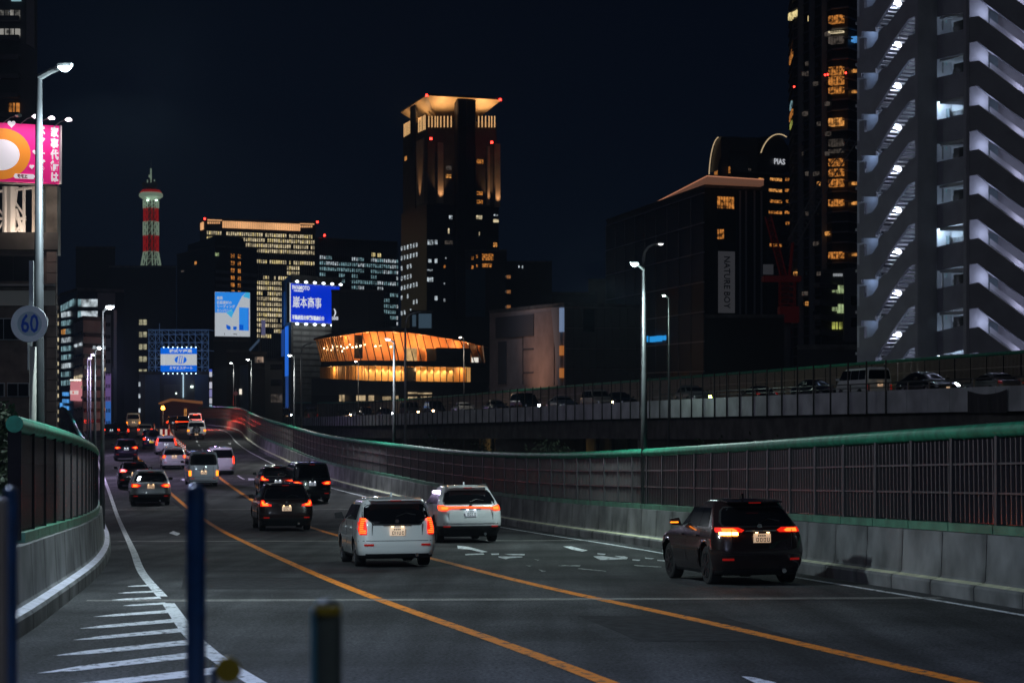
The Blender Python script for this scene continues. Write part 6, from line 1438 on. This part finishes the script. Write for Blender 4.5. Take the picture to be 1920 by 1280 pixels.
# ---- left: tiled block with rooftop frame, pink billboard, tower behind
t, ff = front('tiled_block', 'dark tiled block at the left edge below the pink billboard', -60, 108, 468, 62, 14, D['brick'])
bm = mat('beige string course', (.50, .46, .41), .75); wf = mat('pale window frame', (.38, .39, .42), .5)
ff.win(t, -50, 545, 105, 573, bm, name='string_course', d=.12); ff.win(t, -50, 533, 105, 537, D['grey'], name='rail', d=.3)
for (x0, y0, x1, y1) in ((-20, 598, 36, 636), (16, 719, 54, 742), (-25, 719, 8, 742), (-20, 480, 72, 526)):
    ff.win(t, x0-1.5, y0-1.5, x1+1.5, y1+1.5, wf if y0 > 500 else D['dark'], name='window_frame', d=.06); m_ = (x0+x1)/2
    ff.win(t, x0, y0, m_-.8, y1, L['off'], d=.10); ff.win(t, m_+.8, y0, x1, y1, L['off'], d=.10)
cols = mat('tile pier', (.22, .17, .15), .75, var=.2, scale=2)
for j in range(17):
    y = 472+j*20; ff.win(t, 89, y+.6, 107.5, y+19.4, cols, name='tile_panel', d=.10)
# rooftop shaft and frame
MB().box(X(60, 63), X(72, 63), 63, 64, Z(470, 62), Z(349, 63)).build('roof_shaft', D['beam'], t); MB().box(X(73, 64), X(107, 64), 64, 64.5, Z(470, 62), Z(349, 64)).build('roof_room', mat('stained rooftop wall', (.24, .21, .18), .85, var=.35, scale=2.2, detail=7), t)
wh_s = mat('white steel frame', (.62, .60, .58), .5)
mb = []
for (p, q, r_) in (((10, 470), (10, 350), .09), ((45, 470), (45, 350), .05), ((22, 440), (22, 350), .14), ((-15, 410), (48, 410), .05), ((-15, 375), (10, 409), .035), ((10, 409), (42, 440), .035), ((10, 409), (-12, 445), .035), ((24, 372), (48, 408), .035), ((24, 440), (48, 411), .035), ((32, 350), (28, 380), .05), ((-10, 360), (60, 352), .05), ((30, 392), (50, 470), .06)):
    MB().tube([W(*p, 63.2), W(*q, 63.2)], r_, 6).build('steel_member', wh_s, t)
for i in range(30): MB().tube([W(i*2.9-6, 466, 62.2), W(i*2.9-6, 440, 62.2)], .012, 4).build('fence_bar', M['post'], t)
MB().tube([W(-10, 440, 62.2), W(80, 440, 62.2)], .02, 4).build('fence_rail', M['post'], t)
lamp('POINT', W(30, 440, 62.6), 60, (1, .78, .6), .15); lamp('POINT', W(60, 380, 61.5), 60, (1, .80, .66), .2)
# billboard
fb_ = Fac((X(-70, 59.3), 59.3), (X(109.5, 62), 62)); sg = thing('pink_billboard', 'bright pink billboard with white characters and a row of lamps above', 'billboard', fb_.at(2, Z(345, 60), 0))
pk = mat('billboard pink print', (.78, .012, .26), .6, emit=(1, .008, .22), es=.30, sample=False); pwh = mat('billboard white print', (.8, .78, .8), .6, emit=(.9, .85, .9), es=.42, sample=False); por = mat('billboard orange print', (.80, .27, .02), .6, emit=(1, .30, .02), es=.34, sample=False)  # prints glow a little, standing for lamp light on the board
mb = MB(); fb_.obox(mb, 0, fb_.len, Z(346, 60.5), 0, 0, 0) if False else None
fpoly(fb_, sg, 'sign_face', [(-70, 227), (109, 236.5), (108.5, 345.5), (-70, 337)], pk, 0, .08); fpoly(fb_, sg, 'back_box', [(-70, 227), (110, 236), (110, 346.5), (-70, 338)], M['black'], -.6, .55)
fpoly(fb_, sg, 'frame_edge', [(107.5, 236.4), (110, 236.4), (110, 346), (107.5, 346)], wh_s, .02, .12)
# plain round emblem in the place of the cartoon figure
def blob(cx_, cy_, rx, ry, m, o, name, n=40): return fpoly(fb_, sg, name, [(cx_+rx*math.cos(2*math.pi*i/n), cy_+ry*math.sin(2*math.pi*i/n)) for i in range(n)], m, o, .012)
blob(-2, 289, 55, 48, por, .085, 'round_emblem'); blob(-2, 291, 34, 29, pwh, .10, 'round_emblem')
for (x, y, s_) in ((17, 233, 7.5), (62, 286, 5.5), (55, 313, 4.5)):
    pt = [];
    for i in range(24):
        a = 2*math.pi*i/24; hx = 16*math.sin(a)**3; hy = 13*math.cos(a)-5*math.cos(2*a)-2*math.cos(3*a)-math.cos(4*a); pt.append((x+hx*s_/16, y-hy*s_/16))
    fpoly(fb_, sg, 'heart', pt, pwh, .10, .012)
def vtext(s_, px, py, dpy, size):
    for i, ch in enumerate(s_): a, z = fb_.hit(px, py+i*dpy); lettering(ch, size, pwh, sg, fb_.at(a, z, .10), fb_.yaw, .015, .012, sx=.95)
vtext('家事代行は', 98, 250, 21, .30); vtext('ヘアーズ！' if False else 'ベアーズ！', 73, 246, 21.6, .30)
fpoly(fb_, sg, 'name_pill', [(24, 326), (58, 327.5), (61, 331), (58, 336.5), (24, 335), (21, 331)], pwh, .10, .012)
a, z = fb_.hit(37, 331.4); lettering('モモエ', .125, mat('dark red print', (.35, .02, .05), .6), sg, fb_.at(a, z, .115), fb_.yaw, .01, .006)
lw = glow('billboard lamp', (1, .85, .95), 5)
for x, y in ((14, 219), (46, 221), (76, 224), (108, 227)):
    a, z = fb_.hit(x, y); MB().tube([fb_.at(a-.28, z-.28, 0), fb_.at(a-.1, z-.05, .25), fb_.at(a, z, .42)], .014, 6).build('lamp_arm', M['galv'], sg); MB().prism([fb_.at(a+c[0], z+c[1], .42) for c in ((-.09, 0), (0, .06), (.09, .02), (.09, -.03), (0, -.05))], fb_.n*.10).build('sign_lamp', lw if x > 40 else M['galv'], sg)
    lamp('SPOT', fb_.at(a, z-.1, .75), 26, (1, .86, .95), .06, rot=(Vector(fb_.at(a, z-1.2, 0))-fb_.at(a, z-.1, .75)).to_track_quat('-Z', 'Y').to_euler(), size=R(120), blend=1)
# dark tower behind
t, ff = front('dark_tower', 'tall dark apartment tower behind the pink billboard with a few lit rooms', -60, 70, -80, 150, 20, mat('dark tower tile', (.03, .035, .04), .6))
for j in range(8): ff.win(t, -40, 32+j*36, 38, 41+j*36, D['dark'], name='balcony_band', d=.6)
wins(ff, t, [(0, 20, 38, 38), (0, 55, 38, 72)], room('curtained room', (.75, .72, .66), .35, 1.6, .1), bars=4, d=.2); ff.win(t, 18, 194, 37, 211, L['amber'], bars=3, d=.2); ff.win(t, 22, -3, 40, 3, L['teal'], d=.2)
fpoly(ff, t, 'pale_edge', [(52, -60), (66, -60), (66, 92), (52, 84)], mat('pale tower edge', (.10, .10, .105), .7), .02, .4)
# shrub at the left edge
bs = thing('shrub', 'dark leafy shrub at the left edge before the tiled block', 'shrub', (X(5, 33), 33, 13.2)); lf = MB(); rg2 = random.Random(5); lm_ = mat('dark shrub leaf', (.035, .055, .02), .6, var=.4, scale=6)
for _ in range(3800):
    u = Vector((rg2.gauss(0, 1), rg2.gauss(0, 1), rg2.gauss(0, 1))).normalized()*rg2.uniform(.55, 1); c = Vector((X(2, 33)+u.x*.52*(1+.25*math.sin(u.z*7)), 33+u.y*.8, 16.35+u.z*1.5))
    a = Vector((rg2.gauss(0, 1), rg2.gauss(0, 1), rg2.gauss(0, 1))).normalized()*.055; b_ = a.orthogonal().normalized()*.03; lf.add([c-a, c-b_, c+a, c+b_], [(0, 1, 2, 3)])
o = lf.build('foliage', lm_, bs); o['kind'] = 'stuff'; MB().tube([(X(2, 33), 33, 13), (X(2, 33), 33, 17)], .06, 6).build('stem', bark, bs)
MB().tube([(X(2, 33), 33, 0), (X(2, 33), 33, 13.3)], .12, 6).build('trunk', bark, bs)
# ---- red and white radio tower
Yt = 900; t = thing('radio_tower', 'floodlit red and white lattice radio tower with a round platform', 'tower', W(283, 500, Yt))
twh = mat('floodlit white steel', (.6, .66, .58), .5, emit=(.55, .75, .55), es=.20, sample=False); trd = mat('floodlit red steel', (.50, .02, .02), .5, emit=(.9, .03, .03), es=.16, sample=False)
def ring(py, rpx, k, n): a = 2*math.pi*k/n; return Vector((X(283, Yt)+rpx/F*Yt*math.cos(a), Yt+rpx/F*Yt*math.sin(a), Z(py, Yt)))
secs = [(500, 472, 19, 14, twh), (472, 442, 14, 14, trd), (442, 416, 14.5, 14.5, twh), (416, 391, 13.5, 13.5, trd), (391, 376, 14.5, 14.5, twh)]
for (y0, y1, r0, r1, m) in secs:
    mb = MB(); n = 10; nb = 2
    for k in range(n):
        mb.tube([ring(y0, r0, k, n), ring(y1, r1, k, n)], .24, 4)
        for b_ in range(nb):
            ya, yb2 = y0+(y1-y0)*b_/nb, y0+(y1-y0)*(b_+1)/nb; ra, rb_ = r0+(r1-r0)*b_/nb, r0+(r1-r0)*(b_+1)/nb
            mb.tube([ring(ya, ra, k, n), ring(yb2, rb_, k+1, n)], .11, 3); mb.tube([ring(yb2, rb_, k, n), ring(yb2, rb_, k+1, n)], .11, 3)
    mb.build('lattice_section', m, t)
MB().tube([W(283, 500, Yt), W(283, 376, Yt)], 1.5, 10).build('lift_shaft', mat('tower core', (.2, .2, .19), .6), t)
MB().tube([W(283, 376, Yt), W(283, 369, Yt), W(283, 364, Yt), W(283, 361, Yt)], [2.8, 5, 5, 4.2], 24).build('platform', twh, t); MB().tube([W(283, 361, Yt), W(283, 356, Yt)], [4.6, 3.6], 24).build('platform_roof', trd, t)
for x, r_ in ((272, 1.3), (289, 1.5), (280, 1.1)): MB().disc(W(x, 347, Yt-3), r_, (0, -1, 0), .6, 16).build('dish_antenna', D['grey'], t)
MB().tube([W(283, 356, Yt), W(283, 338, Yt)], [2.2, 1.2], 8).build('equipment_cage', mat('dark cage', (.12, .09, .09), .6), t)
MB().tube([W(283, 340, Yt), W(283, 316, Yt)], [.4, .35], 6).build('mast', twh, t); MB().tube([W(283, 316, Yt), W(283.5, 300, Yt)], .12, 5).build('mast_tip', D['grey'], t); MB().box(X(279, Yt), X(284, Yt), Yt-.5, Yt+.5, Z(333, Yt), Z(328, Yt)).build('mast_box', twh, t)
for x in (276.5, 283, 289.5): MB().tube([W(x, 343, Yt-3), W(x, 337, Yt-3)], .25, 5).build('whip_antenna', twh, t)
for x in (277, 293): MB().tube([W(x, 377, Yt-4), W(x, 374, Yt-4)], .5, 8).build('floodlight', glow('tower floodlight', (.7, 1, .8), 3), t)
# ---- left middle distance
t, ff = front('dark_office', 'broad dark office far behind at the left, no lit windows', 142, 216, 466, 520, 30, D['darker'])
t, ff = front('dark_office', 'dark slab between the radio tower and the left offices', 205, 330, 502, 470, 20, mat('very dark slab', (.012, .013, .018), .6))
for y in (599, 622, 645, 668, 692):
    for x in (261, 269): ff.win(t, x, y, x+6, y+10, room('cream flat %d%d' % (x, y), (.85, .80, .52), .5, 1.2, .4), d=.2)
t, fl, ff = corner('lit_office', 'glassy office with two bright upper floors left of the grey windowed block', 112, 350, 145, 330, 232, 336, 545, D['navy'])
for (y0, y1) in ((561, 575), (583, 597)):
    for i in range(7):
        x = 146+i*5.2; ff.win(t, x, y0, x+4.6, y1, L['white'] if i > 0 else L['teal'], d=.2)
for j in range(9):
    y = 586+j*16; 
    for i in range(2): x = 117+i*8; fl.win(t, x, y+(145-x)*.12-4, x+7, y+9+(145-x)*.12-4, L['warm'] if (j == 2 and i == 0) else L['teal'] if j % 3 else L['white'], bars=2, d=.2)
fpoly(fl, t, 'window', [(116, 573), (140, 560), (140, 571), (116, 584)], L['teal'], .1, .1)
for j in range(4): y = 735+j*13; fl.win(t, 119, y, 129, y+7, L['blue'], d=.2)
MB().tube([W(111, 772, 330), W(114, 800, 330)], .2, 5).build('neon_strip', glow('neon blue white', (.4, .6, 1), .8), t)
fl.win(t, 113, 755, 117, 800, L['blue'], d=.3)
t, ff = front('narrow_block', 'thin dark block with small yellowish windows by the tiled block', 104, 112, 560, 300, 10, D['dark'])
for j in range(16): ff.win(t, 106, 573+j*15, 110, 580+j*15, L['cream'] if j % 3 else L['dim'], d=.2)
t, fl, ff = corner('grey_office', 'grey office with dark ribbon windows behind the left street lamps', 138, 262, 156, 250, 200, 255, 600, D['pale'])
for j in range(9):
    y = 617+j*20; lit_ = {1: L['white'], 4: L['cream'], 5: L['cream']}.get(j, L['off'])
    ff.win(t, 157, y+8, 199, y+15, L['off'], d=.1)
    for i in range(3): x = 141+i*5; fl.win(t, x, y+7+(156-x)*.3-3, x+3.6, y+12+(156-x)*.3-3, lit_, d=.15)
for x in (173, 182, 189, 195): ff.win(t, x, 648, x+4, 654, L['white'], d=.2)
ff.win(t, 195, 689, 199, 695, L['cream'], d=.2)
sg = thing('pink_sign', 'glowing pink and white sign low on the grey office', 'sign', fl.at(0, Z(750, 255), .5)); fl.win(sg, 138, 715, 154, 751, glow('pink lightbox', (.9, .32, .36), .55), name='sign_face', d=.4); fl.win(sg, 139, 732, 153.5, 739, glow('pink lightbox white', (.9, .75, .72), .7), name='sign_band', d=.5)
a, z = fl.hit(146, 735.6); lettering('LIXIL A', .42, glow('sign red', (.8, .05, .04), .6), sg, fl.at(a, z, .56), fl.yaw, .03, .01)
for i in range(5): fl.win(sg, 139+i*3, 711, 140.2+i*3, 713.5, glow('sign row lamp', (1, .85, .7), 2), name='sign_lamp', d=.5)
t, ff = front('narrow_tower', 'slim grey tower whose lower half glows violet and blue', 198, 208, 590, 240, 8, D['pale'])
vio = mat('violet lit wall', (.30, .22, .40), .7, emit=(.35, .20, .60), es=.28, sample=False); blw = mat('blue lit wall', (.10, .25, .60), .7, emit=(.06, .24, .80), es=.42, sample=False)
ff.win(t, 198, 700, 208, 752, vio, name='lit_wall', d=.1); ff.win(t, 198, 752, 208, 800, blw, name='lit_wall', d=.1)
for j in range(9):
    for i in range(3): ff.win(t, 199.5+i*3, 605+j*23, 201+i*3, 612+j*23, L['off'], d=.2)
t, ff = front('roof_sign_box', 'blank grey box standing on the roofs left of the dark slab', 183, 216, 549, 320, 4, D['grey'], z0=Z(580, 320), roof=False); 
MB().box(X(188, 320), X(212, 320), 320.5, 323, 0, Z(580, 320)).build('support_wall', D['dark'], t)
# ---- building with scaffold and sign
t, ff = front('signed_block', 'bluish low block under the scaffold frame with the blue and white sign', 261, 392, 702, 330, 14, mat('blue grey render', (.15, .20, .27), .7, var=.1, scale=.4))
ff.win(t, 300, 703, 365, 790, mat('dull grey wall', (.13, .13, .14), .8), name='wall_panel', d=.15); ff.win(t, 308, 720, 340, 790, mat('paler grey wall', (.20, .19, .19), .8), name='wall_panel', d=.3)
ff.win(t, 366, 703, 391, 800, mat('blue wall', (.10, .16, .25), .7), name='wall_panel', d=.2); ff.win(t, 262, 703, 272, 790, D['grey'], name='wall_panel', d=.2)
for y in (716, 738, 765): ff.win(t, 260.5, y, 263.5, y+8, L['white'], d=.3)
ff.win(t, 343.5, 700, 344.8, 745, glow('blue white tube', (.6, .85, 1), .8), name='light_strip', d=.5); ff.win(t, 358, 723, 362.5, 726.5, glow('wall lamp', (.8, 1, .9), 3), name='wall_lamp', d=.4); ff.win(t, 330, 736, 332, 738.5, glow('wall lamp small', (.8, 1, .9), 3), name='wall_lamp', d=.4)
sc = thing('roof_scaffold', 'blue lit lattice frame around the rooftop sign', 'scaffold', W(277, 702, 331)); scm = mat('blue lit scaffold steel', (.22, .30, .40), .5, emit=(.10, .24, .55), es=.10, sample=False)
for k, dy in enumerate((0, 6)):
    mb = MB(); Yc2 = 331+dy
    xsn = np.linspace(279, 391, 10); ysn = (618, 627, 642, 657, 672, 688, 702)
    for x in xsn: mb.tube([W(x, 704, Yc2), W(x, 618, Yc2)], .07, 4)
    for y in ysn: mb.tube([W(277, y, Yc2), W(392, y, Yc2)], .07, 4)
    for i in range(9):
        for j in range(6):
            if (i+j) % 2 == k % 2 or i in (0, 8): mb.tube([W(xsn[i], ysn[j], Yc2), W(xsn[i+1], ysn[j+1], Yc2)], .045, 3); 
            if i in (0, 1, 8): mb.tube([W(xsn[i+1], ysn[j], Yc2), W(xsn[i], ysn[j+1], Yc2)], .045, 3)
    mb.build('lattice_frame', scm, sc)
mb = MB()
for x in np.linspace(279, 391, 10):
    for y in (618, 657, 702): mb.tube([W(x, y, 331), W(x, y, 331)+Vector((0, 6, 0))], .05, 4)
mb.build('cross_brace', scm, sc); MB().tube([W(299, 640, 331), W(299, 606, 331)], .05, 4).build('mast', scm, sc)
fs = Fac((X(308.5, 328), 328), (X(369, 328), 328)); sg = thing('roof_sign', 'blue and white rooftop sign with an oval emblem', 'billboard', fs.at(0, Z(697, 328)))
sb_ = glow('roof sign blue', (.0, .14, .80), .8); sw_ = glow('roof sign white', (.60, .64, .68), .75)
def rs(y0, y1, m, x0=308.5, x1=369): a0, z1 = fs.hit(x0, y0); a1, z0 = fs.hit(x1, y1); mb = MB(); fs.obox(mb, a0, a1, z0, z1, 0, .15); return mb.build('sign_face', m, sg)
rs(652, 663.6, sb_); rs(663.6, 684.6, sw_); rs(684.6, 696.5, sb_)
fc2 = Fac((X(302.5, 331), 331), (X(308.5, 328), 328))
for y0, y1, m in ((652, 663.6, sb_), (663.6, 684.6, sw_), (684.6, 697, sb_)): fpoly(fc2, sg, 'side_face', [(302.5, y0), (308.4, y0), (308.4, y1), (302.5, y1)], m, 0, .12)
ap, zp = fs.hit(339, 674.3); el = MB().prism([fs.at(ap+.93*math.cos(2*math.pi*i/28), zp+.6*math.sin(2*math.pi*i/28), .15) for i in range(28)], fs.n*.03).build('oval_emblem', sb_, sg)
for i in range(3): x = 333+i*4.2; fpoly(fs, sg, 'emblem_stroke', [(x+1.6, 668), (x+4.4, 668), (x+2.2, 680.5), (x-.6, 680.5)], sw_, .18, .02)
a, z = fs.hit(339, 658.3); lettering('株式ヤ産業', .56, sw_, sg, fs.at(a, z, .18), 0, .02, .02, sx=1.25)
a, z = fs.hit(340, 690); lettering('ミヤエステート', .52, sw_, sg, fs.at(a, z, .18), 0, .02, .02, sx=1.0)
sl = glow('roof sign lamp', (.7, .95, 1), 3)
for i in range(8):
    for y in (650, 699): MB().tube([W(307+i*8.6, y, 327.6), W(307+i*8.6, y+2, 327.6)], .09, 5).build('sign_lamp', sl, sg)
# low lit brown building at the end of the road
t, ff = front('brown_house', 'low brown building with a warm lit canopy at the end of the road', 300, 380, 752, 300, 8, mat('brown cladding', (.10, .05, .035), .6), roof=False)
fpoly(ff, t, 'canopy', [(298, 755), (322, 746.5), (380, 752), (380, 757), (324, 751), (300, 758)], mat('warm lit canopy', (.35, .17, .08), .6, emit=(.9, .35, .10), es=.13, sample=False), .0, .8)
for x in (345.5, 348.5): ff.win(t, x, 766, x+1.2, 782, L['warm'], d=.2)
# ---- middle: blocks between the poster and the stone building
t, fl, ff = corner('small_office', 'small blue grey building with dark windows beside the far lamp posts', 450, 345, 465, 330, 496, 334, 689, mat('blue grey side', (.10, .11, .14), .7)); ff.win(t, 466, 690, 495, 790, D['darker'], name='wall_panel', d=.2)
fl.win(t, 452, 729, 453.3, 739, glow('thin tube light', (1, .9, .75), 1), name='light_strip', d=.3)
t, ff = front('beige_house', 'beige building with dark recessed windows left of the stone building', 496, 530, 677, 350, 10, mat('beige render', (.26, .23, .18), .8))
for (y0, y1) in ((683, 693), (711, 723), (739, 754)): ff.win(t, 507 if y0 < 700 else 508, y0, 529, y1, L['off'] if y0 < 730 else L['dim'], d=.1, bars=2 if y0 > 730 else 0)
t, ff = front('dark_house', 'dark house with one curtained lit window above the small office', 470, 500, 664, 380, 10, D['darker']); ff.win(t, 478, 669, 495, 680, L['dim'], bars=4, d=.2); wins(ff, t, [(482, 669, 494, 679)], room('curtain room', (.9, .62, .45), .4, 1.4, .1), bars=3, d=.3)
t, ff = front('dark_block', 'dark block under the blue poster', 400, 470, 640, 420, 12, D['darker']); t2, ff = front('dark_block', 'dark block behind the far lamp posts and the red lit barrier', 425, 470, 660, 405, 10, mat('dark brown wall', (.03, .024, .022), .8))
ns = thing('lit_strip_sign', 'tall narrow sign with white and blue panels right of the scaffold', 'sign', W(394, 800, 300))
for (y0, y1, c_) in ((692, 697, (.05, .12, .7)), (697, 706, (.75, .78, .85)), (716, 728, (.75, .78, .9)), (730, 744, (.3, .3, .6)), (746, 756, (.7, .72, .8)), (758, 768, (.4, .55, .65))): MB().box(X(392.5, 300), X(397, 300), 300, 300.3, Z(y1, 300), Z(y0, 300)).build('sign_panel', glow('strip sign %d' % y0, c_, .6), ns)
MB().box(X(394, 300), X(395.5, 300), 300.3, 300.5, 0, Z(692, 300)).build('mast', M['post'], ns)
lamp('POINT', W(399, 745, 285), 420, (.62, .40, 1.0), .4)  # violet light added ahead of the sign, tints the far barrier
dz_ = thing('roof_gantry', 'pale sloping gantry beam on the roofs beside the poster', 'gantry', W(480, 665, 400)); MB().tube([W(468, 657, 400), W(487, 636, 400)], .22, 4).build('beam', mat('pale blue beam', (.2, .28, .38), .5, emit=(.2, .35, .6), es=.12, sample=False), dz_); MB().tube([W(488, 690, 400), W(488, 625, 400)], .15, 4).build('mast', D['grey'], dz_); MB().box(X(490, 400), X(497, 400), 400, 400.4, Z(628, 400), Z(600, 400)).build('sign_panel', glow('faint violet panel', (.2, .2, .4), .35), dz_)
MB().tube([W(488, 690, 400), W(488, 789, 400)], .15, 4).build('support', D['grey'], dz_)
# far raised barrier lit by brake lights, behind the bend
fbx = pch([262, 280, 300, 330, 370], [-34.8, -39.0, -43.6, -51.0, -61])
